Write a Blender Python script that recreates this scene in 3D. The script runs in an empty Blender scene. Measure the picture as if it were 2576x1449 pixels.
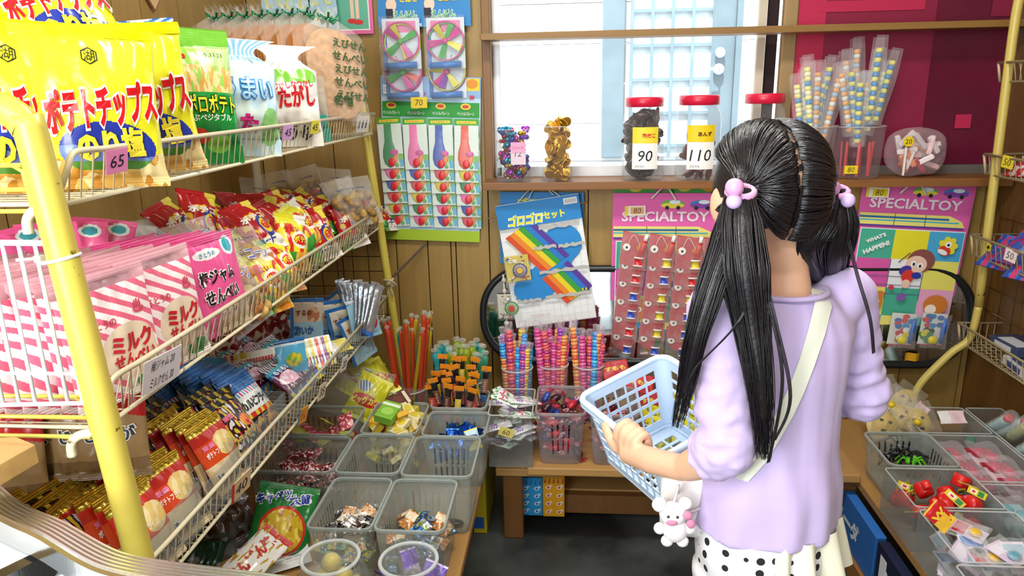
import bpy, bmesh, math, random
from mathutils import Vector, Matrix, Euler, noise
C = bpy.context.scene.collection
SC = bpy.context.scene
R = math.radians
V = Vector

# ---------------------------------------------------------------- camera (eye height 1.38 m, looking down about 15 degrees)
F = 1840.0; CX = 1288.0; CY = 724.5; EYE = V((0, 0, 1.38))
_y = V((1441 - CX, 221 - CY, F)).normalized()
_d = _y.cross(V((1000, -20, 0))).normalized()
if _d.y < 0: _d = -_d
_z = -_d; _x = _y.cross(_z)
def ray(px, py):
    q = V((px - CX, py - CY, F)); return V((q.dot(_x), q.dot(_y), q.dot(_z)))
def at(px, py, X=None, Y=None, Z=None):
    r = ray(px, py)
    t = X / r.x if X is not None else Y / r.y if Y is not None else (Z - EYE.z) / r.z
    return EYE + r * t
cam = bpy.data.objects.new('camera', bpy.data.cameras.new('camera')); C.objects.link(cam)
cam.data.sensor_width = 36; cam.data.lens = F / 2576 * 36; cam.data.clip_start = 0.02
_r = V((_x.x, _y.x, _z.x)); _dn = V((_x.y, _y.y, _z.y)); _f = V((_x.z, _y.z, _z.z))
m = Matrix((_r, -_dn, -_f)).transposed().to_4x4(); m.translation = EYE
cam.matrix_world = m
SC.camera = cam

# ---------------------------------------------------------------- sky, sun, lamps, exposure
w = bpy.data.worlds.new('sky'); SC.world = w; w.use_nodes = True
w.node_tree.nodes['Background'].inputs[0].default_value = (0.80, 0.92, 1.0, 1)
w.node_tree.nodes['Background'].inputs[1].default_value = 2.6
def light(name, kind, loc, target, energy, color=(1, 1, 1), size=(1, 1), spread=None):
    l = bpy.data.lights.new(name, kind); l.energy = energy; l.color = color
    if kind == 'AREA':
        l.shape = 'RECTANGLE'; l.size, l.size_y = size
        if spread: l.spread = R(spread)
    o = bpy.data.objects.new(name, l); C.objects.link(o); o.location = loc
    o.rotation_euler = (V(target) - V(loc)).to_track_quat('-Z', 'Y').to_euler()
    return o
sun = light('sun', 'SUN', (0, -5, 8), (0.8, -1.6, 1.0), 6.0, (1, 0.97, 0.92)); sun.data.angle = R(2)
light('ceiling_tube_light', 'AREA', (0.15, 1.45, 2.34), (0.15, 1.45, 0), 19, (1, 0.98, 0.93), (1.25, 0.22))
light('ceiling_tube_light', 'AREA', (0.15, -0.3, 2.34), (0.15, -0.3, 0), 15, (1, 0.98, 0.93), (1.25, 0.22))
light('doorway_daylight', 'AREA', (-0.80, -0.45, 1.5), (0.1, 1.25, 0.85), 34, (0.95, 0.98, 1.0), (0.7, 1.3))
SC.view_settings.view_transform = 'Standard'; SC.view_settings.look = 'None'
SC.view_settings.exposure = 0.45; SC.view_settings.gamma = 1.0; SC.view_settings.use_curve_mapping = False
SC.cycles.max_bounces = 10; SC.cycles.transparent_max_bounces = 40; SC.cycles.glossy_bounces = 4
SC.cycles.caustics_reflective = False; SC.cycles.caustics_refractive = False
SC.cycles.sample_clamp_indirect = 4

# ---------------------------------------------------------------- materials
def lin(h):
    h = h.lstrip('#'); o = []
    for i in (0, 2, 4):
        c = int(h[i:i+2], 16) / 255
        o.append(c / 12.92 if c <= 0.04045 else ((c + 0.055) / 1.055) ** 2.4)
    return (*o, 1)
_M = {}
def bump(nt, bs, scale, strength, dist=0.002, stretch=None, detail=3):
    n = nt.nodes.new('ShaderNodeTexNoise'); n.inputs['Scale'].default_value = scale; n.inputs['Detail'].default_value = detail
    tc = nt.nodes.new('ShaderNodeTexCoord')
    if stretch:
        mp = nt.nodes.new('ShaderNodeMapping'); mp.inputs['Scale'].default_value = stretch
        nt.links.new(tc.outputs['Object'], mp.inputs[0]); nt.links.new(mp.outputs[0], n.inputs['Vector'])
    else: nt.links.new(tc.outputs['Object'], n.inputs['Vector'])
    b = nt.nodes.new('ShaderNodeBump'); b.inputs['Strength'].default_value = strength; b.inputs['Distance'].default_value = dist
    nt.links.new(n.outputs[0], b.inputs['Height']); nt.links.new(b.outputs[0], bs.inputs['Normal'])
    return n
def mottle(nt, bs, col, scale, amount, stretch=(1, 1, 1), dark=None):
    """base colour varied by a noise between col and a darker/lighter tone of it"""
    tc = nt.nodes.new('ShaderNodeTexCoord'); mp = nt.nodes.new('ShaderNodeMapping'); mp.inputs['Scale'].default_value = stretch
    n = nt.nodes.new('ShaderNodeTexNoise'); n.inputs['Scale'].default_value = scale; n.inputs['Detail'].default_value = 5
    rp = nt.nodes.new('ShaderNodeValToRGB')
    d = dark or tuple(c * (1 - amount) for c in col[:3]) + (1,)
    rp.color_ramp.elements[0].position = 0.35; rp.color_ramp.elements[1].position = 0.68
    rp.color_ramp.elements[0].color = d; rp.color_ramp.elements[1].color = col
    nt.links.new(tc.outputs['Object'], mp.inputs[0]); nt.links.new(mp.outputs[0], n.inputs['Vector'])
    nt.links.new(n.outputs[0], rp.inputs[0]); nt.links.new(rp.outputs[0], bs.inputs['Base Color'])
    return rp
def M(kind, col='#ffffff', **k):
    key = (kind, col, tuple(sorted(k.items())))
    if key in _M: return _M[key]
    mt = bpy.data.materials.new(f'{kind} {col}'); _M[key] = mt; mt.use_nodes = True
    nt = mt.node_tree; bs = nt.nodes['Principled BSDF']; out = nt.nodes['Material Output']
    c = lin(col); bs.inputs['Base Color'].default_value = c
    I = bs.inputs
    def clear(alpha, gloss_rough=0.12, bump_s=None, body='diffuse', fac=None):
        tr = nt.nodes.new('ShaderNodeBsdfTransparent')
        mx = nt.nodes.new('ShaderNodeMixShader')
        tr.inputs[0].default_value = tuple(1 - (1 - x) * k.get('tint', 0.15) for x in c[:3]) + (1,)
        I['Roughness'].default_value = gloss_rough
        lw = nt.nodes.new('ShaderNodeLayerWeight'); lw.inputs[0].default_value = 0.35
        mr = nt.nodes.new('ShaderNodeMapRange'); mr.inputs[3].default_value = alpha; mr.inputs[4].default_value = min(1, alpha + k.get('edge', 0.35))
        nt.links.new(lw.outputs['Facing'], mr.inputs[0]); nt.links.new(mr.outputs[0], mx.inputs[0])
        nt.links.new(tr.outputs[0], mx.inputs[1]); nt.links.new(bs.outputs[0], mx.inputs[2]); nt.links.new(mx.outputs[0], out.inputs[0])
    if kind == 'matte': I['Roughness'].default_value = 0.75; I['Specular IOR Level'].default_value = 0.25
    elif kind == 'paper': I['Roughness'].default_value = 0.5; I['Specular IOR Level'].default_value = 0.35; bump(nt, bs, 60, 0.05)
    elif kind == 'plastic': I['Roughness'].default_value = 0.32; bump(nt, bs, 150, 0.02)
    elif kind == 'film': I['Roughness'].default_value = 0.24; I['Specular IOR Level'].default_value = 0.6; bump(nt, bs, k.get('s', 26), 0.55, 0.006, detail=2)
    elif kind == 'foil': I['Roughness'].default_value = 0.25; I['Metallic'].default_value = 0.75; bump(nt, bs, k.get('s', 60), 0.6, 0.004)
    elif kind == 'paint': I['Roughness'].default_value = 0.3; mottle(nt, bs, c, 9, 0.16)
    elif kind == 'chipped': I['Roughness'].default_value = 0.34; rp = mottle(nt, bs, c, 38, 0.1, dark=lin('#5d4a14')); rp.color_ramp.elements[0].position = 0.27; rp.color_ramp.elements[1].position = 0.31
    elif kind == 'metal': I['Roughness'].default_value = 0.18; I['Metallic'].default_value = 1; bump(nt, bs, 40, 0.06, stretch=(1, 30, 1))
    elif kind == 'snack': I['Roughness'].default_value = 0.7; mottle(nt, bs, c, 60, 0.35); bump(nt, bs, 90, 0.6, 0.004)
    elif kind == 'candy': I['Roughness'].default_value = 0.12; I['Transmission Weight'].default_value = 0.35; I['IOR'].default_value = 1.4
    elif kind == 'cloth': I['Roughness'].default_value = 0.85; I['Specular IOR Level'].default_value = 0.15; I['Sheen Weight'].default_value = 0.2; bump(nt, bs, 700, 0.1, 0.0006)
    elif kind == 'skin':
        I['Roughness'].default_value = 0.5; mottle(nt, bs, c, 12, 0.08); I['Subsurface Weight'].default_value = 0.12; I['Subsurface Radius'].default_value = (0.01, 0.004, 0.002)
    elif kind == 'hair': I['Roughness'].default_value = 0.34; I['Specular IOR Level'].default_value = 0.55; mottle(nt, bs, c, 30, 0.4); bump(nt, bs, 160, 0.35, 0.002)
    elif kind == 'wood':
        I['Roughness'].default_value = 0.5
        s = k.get('dir', 'z'); st = {'z': (14, 14, 0.9), 'x': (0.9, 14, 14), 'y': (14, 0.9, 14)}[s]
        mottle(nt, bs, c, 3.0, k.get('g', 0.16), st); bump(nt, bs, 12, 0.06, stretch=st)
    elif kind == 'clearfilm': clear(0.10, 0.1); bump(nt, bs, k.get('s', 30), 0.9, 0.008, detail=2)
    elif kind == 'bin': clear(k.get('a', 0.42) * 0.74, 0.25)
    elif kind == 'clearplastic': I['Base Color'].default_value = tuple(x*.6 for x in c[:3]) + (1,); clear(k.get('a', 0.10) * 0.45, 0.06)
    elif kind == 'gel': clear(0.6, 0.12)
    elif kind == 'glass': clear(0.03, 0.02)
    return mt
def new_mat(name):
    mt = bpy.data.materials.new(name); mt.use_nodes = True; nt = mt.node_tree
    return mt, nt, nt.nodes['Principled BSDF']

# ---------------------------------------------------------------- mesh building
_T = {}
def text_geo(s, bold=0.0):
    if (s, bold) in _T: return _T[s, bold]
    cu = bpy.data.curves.new('lettering', 'FONT'); cu.body = s; cu.size = 1; cu.resolution_u = 2; cu.offset = bold; cu.fill_mode = 'FRONT'
    o = bpy.data.objects.new('lettering', cu); C.objects.link(o)
    dg = bpy.context.evaluated_depsgraph_get(); e = o.evaluated_get(dg); me = e.to_mesh()
    vs = [v.co.copy() for v in me.vertices]; fs = [tuple(p.vertices) for p in me.polygons]
    e.to_mesh_clear(); bpy.data.objects.remove(o); bpy.data.curves.remove(cu)
    if vs:
        x0 = min(v.x for v in vs); x1 = max(v.x for v in vs); y0 = min(v.y for v in vs); y1 = max(v.y for v in vs)
        vs = [((v.x - (x0 + x1) / 2), (v.y - (y0 + y1) / 2)) for v in vs]; dim = (x1 - x0, y1 - y0)
    else: dim = (1, 1)
    _T[s, bold] = (vs, fs, dim); return _T[s, bold]
class MB:
    def __init__(s, mat=None, smooth=False): s.v = []; s.f = []; s.mi = []; s.sm = []; s.mats = []; s.cur = 0; s.smooth = smooth; s.X = None; s.mat(mat or M('matte'))
    def mat(s, m, smooth=None):
        if m not in s.mats: s.mats.append(m)
        s.cur = s.mats.index(m)
        if smooth is not None: s.smooth = smooth
        return s
    def vert(s, p):
        p = V(p); s.v.append(s.X @ p if s.X else p); return len(s.v) - 1
    def face(s, ids, m=None, smooth=None):
        s.f.append(tuple(ids)); s.mi.append(s.cur if m is None else m); s.sm.append(s.smooth if smooth is None else smooth)
    def poly(s, pts): s.face([s.vert(p) for p in pts]); return s
    def box(s, lo, hi, b=0.0):
        x0, y0, z0 = lo; x1, y1, z1 = hi
        if b <= 0:
            i = [s.vert(p) for p in ((x0,y0,z0),(x1,y0,z0),(x1,y1,z0),(x0,y1,z0),(x0,y0,z1),(x1,y0,z1),(x1,y1,z1),(x0,y1,z1))]
            for q in ((0,3,2,1),(4,5,6,7),(0,1,5,4),(1,2,6,5),(2,3,7,6),(3,0,4,7)): s.face([i[k] for k in q])
            return s
        return s.prism([(x0+b,y0),(x1-b,y0),(x1,y0+b),(x1,y1-b),(x1-b,y1),(x0+b,y1),(x0,y1-b),(x0,y0+b)], z0, z1, b)
    def prism(s, pts, z0, z1, b=0.0):
        """outline in x,y extruded z0..z1, with an optional chamfer of b on both rims"""
        n = len(pts); cx = sum(p[0] for p in pts) / n; cy = sum(p[1] for p in pts) / n
        def ring(z, inset):
            out = []
            for x, y in pts:
                d = math.hypot(x - cx, y - cy) or 1
                out.append(s.vert((x - (x - cx) / d * inset, y - (y - cy) / d * inset, z)))
            return out
        rings = [ring(z0, 0), ring(z1, 0)] if b <= 0 else [ring(z0, b), ring(z0 + b, 0), ring(z1 - b, 0), ring(z1, b)]
        for a, c in zip(rings, rings[1:]):
            for i in range(n): s.face((a[i], a[(i+1) % n], c[(i+1) % n], c[i]))
        s.face(rings[0][::-1]); s.face(rings[-1]); return s
    def tube(s, pts, r, n=8, closed=False, cap=True, smooth=True):
        pts = [V(p) for p in pts]; rs = r if isinstance(r, (list, tuple)) else [r] * len(pts); k = len(pts); rings = []; prev = None
        for i, p in enumerate(pts):
            a = pts[(i-1) % k] if closed or i > 0 else p; b = pts[(i+1) % k] if closed or i < k - 1 else p
            t = (b - a)
            if t.length < 1e-9: t = V((0, 0, 1))
            t.normalize()
            if prev is None: u = t.orthogonal().normalized()
            else:
                u = prev - t * prev.dot(t); u = u.normalized() if u.length > 1e-6 else t.orthogonal().normalized()
            prev = u; w_ = t.cross(u)
            rings.append([s.vert(p + (u * math.cos(2*math.pi*j/n) + w_ * math.sin(2*math.pi*j/n)) * rs[i]) for j in range(n)])
        for i in range(k if closed else k - 1):
            a, b = rings[i], rings[(i+1) % k]
            for j in range(n): s.face((a[j], a[(j+1) % n], b[(j+1) % n], b[j]), smooth=smooth)
        if cap and not closed: s.face(rings[0][::-1], smooth=False); s.face(rings[-1], smooth=False)
        return s
    def lathe(s, prof, n=24, c=(0, 0, 0), smooth=True, sx=1, sy=1):
        c = V(c); rings = []
        for r, z in prof: rings.append([s.vert(c + V((r*sx*math.cos(2*math.pi*j/n), r*sy*math.sin(2*math.pi*j/n), z))) for j in range(n)])
        for a, b in zip(rings, rings[1:]):
            for j in range(n): s.face((a[j], a[(j+1) % n], b[(j+1) % n], b[j]), smooth=smooth)
        if prof[0][0] > 1e-5: s.face(rings[0][::-1], smooth=False)
        if prof[-1][0] > 1e-5: s.face(rings[-1], smooth=False)
        return s
    def ball(s, c, r, n=12, q=None):
        r = V(r) if not isinstance(r, (int, float)) else V((r, r, r)); c = V(c); k = max(6, n * 2 // 3); rings = []
        for i in range(k + 1):
            th = math.pi * i / k; ring = []
            for j in range(n):
                p = V((math.sin(th)*math.cos(2*math.pi*j/n)*r.x, math.sin(th)*math.sin(2*math.pi*j/n)*r.y, -math.cos(th)*r.z))
                if q: p = q @ p
                ring.append(s.vert(c + p))
            rings.append(ring)
        for a, b in zip(rings, rings[1:]):
            for j in range(n): s.face((a[j], a[(j+1) % n], b[(j+1) % n], b[j]), smooth=True)
        return s
    def grid(s, nx, ny, fn, mfn=None, smooth=True, flip=False):
        ids = [[s.vert(fn(i / nx, j / ny)) for i in range(nx + 1)] for j in range(ny + 1)]
        for j in range(ny):
            for i in range(nx):
                q = (ids[j][i], ids[j][i+1], ids[j+1][i+1], ids[j+1][i])
                mm = None
                if mfn:
                    m_ = mfn((i + .5) / nx, (j + .5) / ny)
                    if m_ is None: continue
                    if m_ not in s.mats: s.mats.append(m_)
                    mm = s.mats.index(m_)
                s.face(q[::-1] if flip else q, mm, smooth)
        return s
    def text(s, t, place, w=None, h=None, bold=0.0, rot=0.0, shear=0.0, dx=0.0, dy=0.0):
        """lettering laid on the surface place(a, b); fitted to width w and/or height h (metres)"""
        vs, fs, (tw, th) = text_geo(t, bold)
        sx = w / tw if w else None; sy = h / th if h else None
        sx = sx or sy; sy = sy or sx
        ca, sa = math.cos(rot), math.sin(rot); ids = []
        for x, y in vs:
            x *= sx; y *= sy; x += shear * y
            ids.append(s.vert(place(dx + x*ca - y*sa, dy + x*sa + y*ca)))
        for f in fs: s.face([ids[i] for i in f], smooth=False)
        return s
    def build(s, name, parent=None, loc=None, rot=None):
        me = bpy.data.meshes.new(name); me.from_pydata(s.v, [], s.f); me.update()
        for m_ in s.mats: me.materials.append(m_)
        me.polygons.foreach_set('material_index', s.mi); me.polygons.foreach_set('use_smooth', s.sm)
        o = bpy.data.objects.new(name, me); C.objects.link(o)
        if parent: o.parent = parent
        if loc is not None: o.location = loc
        if rot is not None: o.rotation_euler = rot
        return o
def tag(o, label=None, cat=None, group=None, kind=None):
    for k, v in (('label', label), ('category', cat), ('group', group), ('kind', kind)):
        if v: o[k] = v
    return o
def empty(name, loc=(0, 0, 0), rot=(0, 0, 0), label=None, cat=None, group=None):
    o = bpy.data.objects.new(name, None); C.objects.link(o); o.location = loc; o.rotation_euler = rot; o.empty_display_size = 0.05
    return tag(o, label, cat, group)
def struct(mb, name): return tag(mb.build(name), kind='structure')
def dup(o, loc=None, rot=None, label=None, group=None, scale=None, mats=None):
    """a copy of a thing with copies of its parts and sub-parts"""
    c = o.copy(); C.objects.link(c)
    if loc is not None: c.location = loc
    if rot is not None: c.rotation_euler = rot
    if scale is not None: c.scale = scale if not isinstance(scale, (int, float)) else (scale,) * 3
    if label: c['label'] = label
    if group: c['group'] = group
    for ch in list(o.children):
        d = ch.copy(); C.objects.link(d); d.parent = c
        for g in list(ch.children): e = g.copy(); C.objects.link(e); e.parent = d
    return c
ORD = 'first second third fourth fifth sixth seventh eighth ninth tenth eleventh twelfth thirteenth fourteenth fifteenth sixteenth seventeenth eighteenth nineteenth twentieth'.split()
def arc(c, r, a0, a1, n, ax='xy'):
    out = []
    for i in range(n + 1):
        a = R(a0 + (a1 - a0) * i / n); u, v_ = r * math.cos(a), r * math.sin(a)
        out.append(V(c) + (V((u, v_, 0)) if ax == 'xy' else V((u, 0, v_)) if ax == 'xz' else V((0, u, v_))))
    return out
def rrect(x0, y0, x1, y1, r, n=4):
    out = []
    for cx, cy, a in ((x1-r, y0+r, -90), (x1-r, y1-r, 0), (x0+r, y1-r, 90), (x0+r, y0+r, 180)):
        for i in range(n + 1):
            t = R(a + 90 * i / n); out.append((cx + r*math.cos(t), cy + r*math.sin(t)))
    return out
# ================================================================ THE ROOM
XL, XR, YB, ZC = -1.12, 1.42, 2.6, 2.4
PANEL = M('wood', '#a98848'); GROOVE = M('matte', '#3a2710'); TRIM = M('wood', '#8a5a2c', dir='x'); TRIMV = M('wood', '#8a5f30')
# floor: dark, damp, patchy concrete
fm, nt, bs = new_mat('damp concrete')
rp = mottle(nt, bs, lin('#595d5b'), 2.6, 0.6, dark=lin('#232726')); rp.color_ramp.elements[0].position = 0.42; rp.color_ramp.elements[1].position = 0.66
bs.inputs['Roughness'].default_value = 0.42; bump(nt, bs, 50, 0.25, 0.003)
struct(MB(fm).box((-1.3, -2, -0.06), (1.6, 2.75, 0)), 'floor')
struct(MB(M('matte', '#cfc9b8')).box((-1.3, -2, ZC), (1.6, 2.75, ZC + 0.1)), 'ceiling')
def planks(mb, x0, x1, z0, z1, cuts, put):
    xs = [x0] + sorted(c for c in cuts if x0 + .02 < c < x1 - .02) + [x1]; g = 0.0022
    for a, b in zip(xs, xs[1:]): put(mb, a + g, b - g, z0, z1)
def putB(mb, a, b, z0, z1): mb.box((a, YB, z0), (b, YB + .02, z1), 0.0)
cb = [at(px, py, Y=YB).x for px, py in ((731, 560), (854, 560), (1002, 700), (1080, 700), (1150, 700), (1480, 500), (2475, 520), (1150, 1000))]
cb += [0.18, 0.36, 0.52, 0.70, 0.86, 1.02, 1.19]
WX0, WX1, WZ0, WZ1 = -0.272, 1.40, 1.075, 2.0       # the window opening
b = MB(PANEL)
planks(b, XL, WX0 - .03, 0, ZC, cb, putB); planks(b, WX0 - .03, XR, 0, WZ0 - .02, cb, putB); planks(b, WX0 - .03, XR, WZ1 + .03, ZC, cb, putB)
b.mat(GROOVE)
b.box((XL - .1, YB + .012, 0), (WX0 - .03, YB + .06, ZC)); b.box((WX0 - .03, YB + .012, 0), (XR + .1, YB + .06, WZ0 - .02)); b.box((WX0 - .03, YB + .012, WZ1 + .03), (XR + .1, YB + .06, ZC)); b.box((XR, YB, 0), (XR + .1, YB + .06, ZC))
struct(b, 'wall_back')
cl = [at(px, py, X=XL).y for px, py in ((283, 30), (355, 30), (449, 30), (531, 30), (130, 560), (20, 560))]
cl += [min(cl) - .12 * i for i in range(1, 24)]
b = MB(PANEL)
ys = sorted([-2.0] + [c for c in cl if -1.9 < c < 2.55] + [YB])
for a, c in zip(ys, ys[1:]): b.box((XL - .02, a + .0022, 0), (XL, c - .0022, ZC))
b.mat(GROOVE).box((XL - .06, -2, 0), (XL - .012, YB + .05, ZC)); struct(b, 'wall_left')
b = MB(M('wood', '#7a5526'))
ys = [-2 + .155 * i for i in range(30)]
for a in ys:
    if a < YB: b.box((XR, a + .002, 0), (XR + .02, min(a + .153, YB), ZC))
b.mat(GROOVE).box((XR + .012, -2, 0), (XR + .06, YB + .05, ZC)); struct(b, 'wall_right')
b = MB(M('matte', '#d8d2c4'))
b.box((-1.3, -2.06, 0), (-1.15, -2, ZC)).box((0.5, -2.06, 0), (1.6, -2, ZC)).box((-1.15, -2.06, 2.1), (0.5, -2, ZC)); struct(b, 'wall_front')
# window: casing, sill, two sliding sashes
b = MB(TRIMV); b.box((WX0 - .035, YB - .025, WZ0 - .02), (WX0 - .006, YB + .1, WZ1 + .03), .003)
b.mat(TRIM); b.box((WX0 - .035, YB - .025, WZ1), (XR, YB + .1, WZ1 + .03), .003); struct(b, 'trim_1')
b = MB(TRIM); b.box((WX0 - .035, YB - .13, WZ0 - .026), (XR - .01, YB + .1, WZ0), .003); struct(b, 'trim_2')
SASH = M('paint', '#cfc6b4'); WHT = M('paint', '#e9ecec'); DRK = M('matte', '#2a1c1e')
xa = at(1893, 250, Y=2.65).x; xb = at(1922, 250, Y=2.65).x; xc = at(1948, 250, Y=2.65).x; xd = at(1982, 250, Y=2.65).x
root = empty('window_1'); tag(root, kind='structure')
b = MB(WHT); b.box((WX0 - .006, 2.64, WZ0), (WX0 + .02, 2.665, WZ1), .002); b.box((WX0, 2.64, WZ0), (xb, 2.665, WZ0 + .035), .002); b.box((WX0, 2.64, WZ1 - .03), (xb, 2.665, WZ1), .002)
b.mat(SASH).box((xa, 2.638, WZ0), (xb - .01, 2.667, WZ1), .003); o = b.build('window_frame', root); o['kind'] = 'structure'
o = MB(M('glass')).box((WX0 + .02, 2.65, WZ0 + .035), (xa, 2.654, WZ1 - .03)).build('window_glass', root); o['kind'] = 'structure'
root = empty('window_2'); tag(root, kind='structure')
b = MB(M('wood', '#a08458')); b.box((xc, 2.60, WZ0), (xd, 2.635, WZ1), .004); b.mat(DRK).box((xb - .008, 2.668, WZ0), (xc, 2.70, WZ1)); b.mat(M('paint', '#6d6660')).box((xd, 2.60, WZ0), (XR, 2.63, WZ0 + .03), .002)
o = b.build('window_frame', root); o['kind'] = 'structure'
red, nt, bs = new_mat('red film'); mottle(nt, bs, lin('#7d1a3c'), 2.2, 0.55, dark=lin('#560f28')); bs.inputs['Roughness'].default_value = 0.28; bs.inputs['Transmission Weight'].default_value = 0.0; bump(nt, bs, 9, 0.25, 0.01)
o = MB(red).box((xd - .002, 2.617, WZ0 + .02), (XR - .005, 2.622, WZ1)).build('red_film', root); o['kind'] = 'structure'
pk = M('plastic', '#b8294f'); mid = M('plastic', '#86203f')
b = MB(mid)  # brighter shapes outside, showing through the red, put in as opaque lighter pieces
def film(px0, py0, px1, py1, yy, m_):
    p = at(px0, py0, Y=yy); q = at(px1, py1, Y=yy); b.mat(m_).box((p.x, yy - .0015, q.z), (q.x, yy + .0015, p.z))
film(2040, 0, 2310, 395, 2.615, mid); film(1996, -20, 2046, 400, 2.612, pk); film(2060, 4, 2326, 24, 2.611, pk); film(2405, 288, 2440, 322, 2.612, pk); film(2500, -10, 2545, 40, 2.613, mid)
o = b.build('outside_shape', root); o['kind'] = 'structure'
# plank shelf across the window
p0 = at(1232, 108, Y=2.49); b = MB(M('wood', '#8f6a33', dir='x')); b.box((WX0 - .03, 2.49, 1.536), (XR - .005, 2.60, 1.556), .003)
tag(b.build('plank_shelf'), 'thin brown plank shelf running across the middle of the window', 'shelf')
# outside, across a narrow passage: white wall with a pale blue lattice door
YO = 4.0
b = MB(M('matte', '#f4f6f6'))
for i in range(16): b.box((-2.5, YO + .004 * (i % 2), .2 * i), (3.5, YO + .06, .2 * i + .195))
struct(b, 'exterior_wall')
struct(MB(M('matte', '#c9cdcc')).box((-3, 2.7, -.1), (4, YO + .1, -.02)), 'exterior_ground')
def oq(px, py, y=YO): return at(px, py, Y=y)
root = empty('door_1'); tag(root, kind='structure')
DB = M('paint', '#7c929c'); DB2 = M('paint', '#8aa3ae')
x0 = oq(1512, 300).x; x1 = oq(1566, 300).x; x2 = oq(1584, 300).x; x3 = oq(1782, 300).x; x4 = oq(1850, 300).x; zt = 2.35; zb = oq(1500, 395).z
b = MB(DB); b.box((x0, YO - .05, zb), (x1, YO, zt), .004); b.box((x3, YO - .04, zb), (x4 - .03, YO, zt), .004); b.box((x4 - .03, YO - .055, zb), (x4, YO, zt), .003); o = b.build('door_frame', root); o['kind'] = 'structure'
b = MB(DB2); n = 4
for i in range(n + 1): xx = x2 + (x3 - x2) * i / n; b.box((xx - .008, YO - .03, zb), (xx + .008, YO - .01, zt))
for k in range(9): zz = oq(1650, 284).z + .168 * (k - 2); b.box((x2, YO - .028, zz - .008), (x3, YO - .012, zz + .008))
o = b.build('lattice', root); o['kind'] = 'structure'
o = MB(M('plastic', '#dfeff5')).box((x2, YO - .012, zb), (x3, YO - .004, zt)).build('pane', root); o['kind'] = 'structure'
b = MB(M('paint', '#e8eef0')); c1 = oq(1812, 132, YO - .06); c2 = oq(1808, 174, YO - .06)
b.ball(c1, (.026, .02, .026)); b.ball(c2, (.028, .02, .028)); b.tube([c2, c2 + V((0, -.04, 0)), c2 + V((-.10, -.045, .004))], .008); o = b.build('door_handle', root); o['kind'] = 'structure'
# ================================================================ WIRE RACK BY THE WALL (yellow posts, three cream wire trays)
CREAM = M('chipped', '#d9d0b0'); YEL = M('chipped', '#cdbb50'); WIREW = M('paint', '#dfe6ea')
YN, YF, XF, XB = 0.875, 2.36, -0.632, -1.06
TRAYS = ((1.313, 1.250), (1.005, 0.940), (0.705, 0.635))
rack = empty('wire_rack', (-.84, 1.6, 0), label='tall wire rack with yellow posts and three cream wire trays full of snacks', cat='rack')
def rel(root, mb, name, label=None):
    o = mb.build(name, root); o.location = -root.location
    if label: o['label'] = label
    return o
def smooth_path(pts, n=6):
    pts = [V(p) for p in pts]; out = []
    for i in range(len(pts) - 1):
        p0 = pts[max(i-1, 0)]; p1 = pts[i]; p2 = pts[i+1]; p3 = pts[min(i+2, len(pts)-1)]
        for k in range(n):
            t = k / n; out.append(0.5*((2*p1) + (p2-p0)*t + (2*p0-5*p1+4*p2-p3)*t*t + (3*p1-p0-3*p2+p3)*t**3))
    return out + [pts[-1]]
pb = at(345, 1380, Y=.84); pt = at(96, 400, Y=.84); foot = pb + (pb - pt) * (pb.z - .0) / (pt.z - pb.z)
top = [foot, pb, pt, at(66, 320, Y=.84), at(36, 288, Y=.84), at(-10, 268, Y=.84), at(-110, 262, Y=.84)]
rel(rack, MB(YEL).tube(smooth_path(top), .0185, 14), 'post')
qt = at(912, 285, Y=YF + .02); qb = at(985, 760, Y=YF + .02); f2 = qb + (qb - qt) * qb.z / (qt.z - qb.z)
rel(rack, MB(YEL).tube(smooth_path([f2, qb, qt, at(903, 258, Y=YF + .02), at(885, 244, Y=YF + .02), at(850, 240, Y=YF + .02)]), .0135, 12), 'post')
rel(rack, MB(CREAM).tube([(XB + .01, YF + .02, 0), (XB + .01, YF + .02, 1.36)], .0135, 10), 'post', 'cream painted back post')
rel(rack, MB(YEL).tube([(XB + .01, .84, 0), (XB + .01, .84, 1.36)], .0135, 10), 'post')
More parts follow.
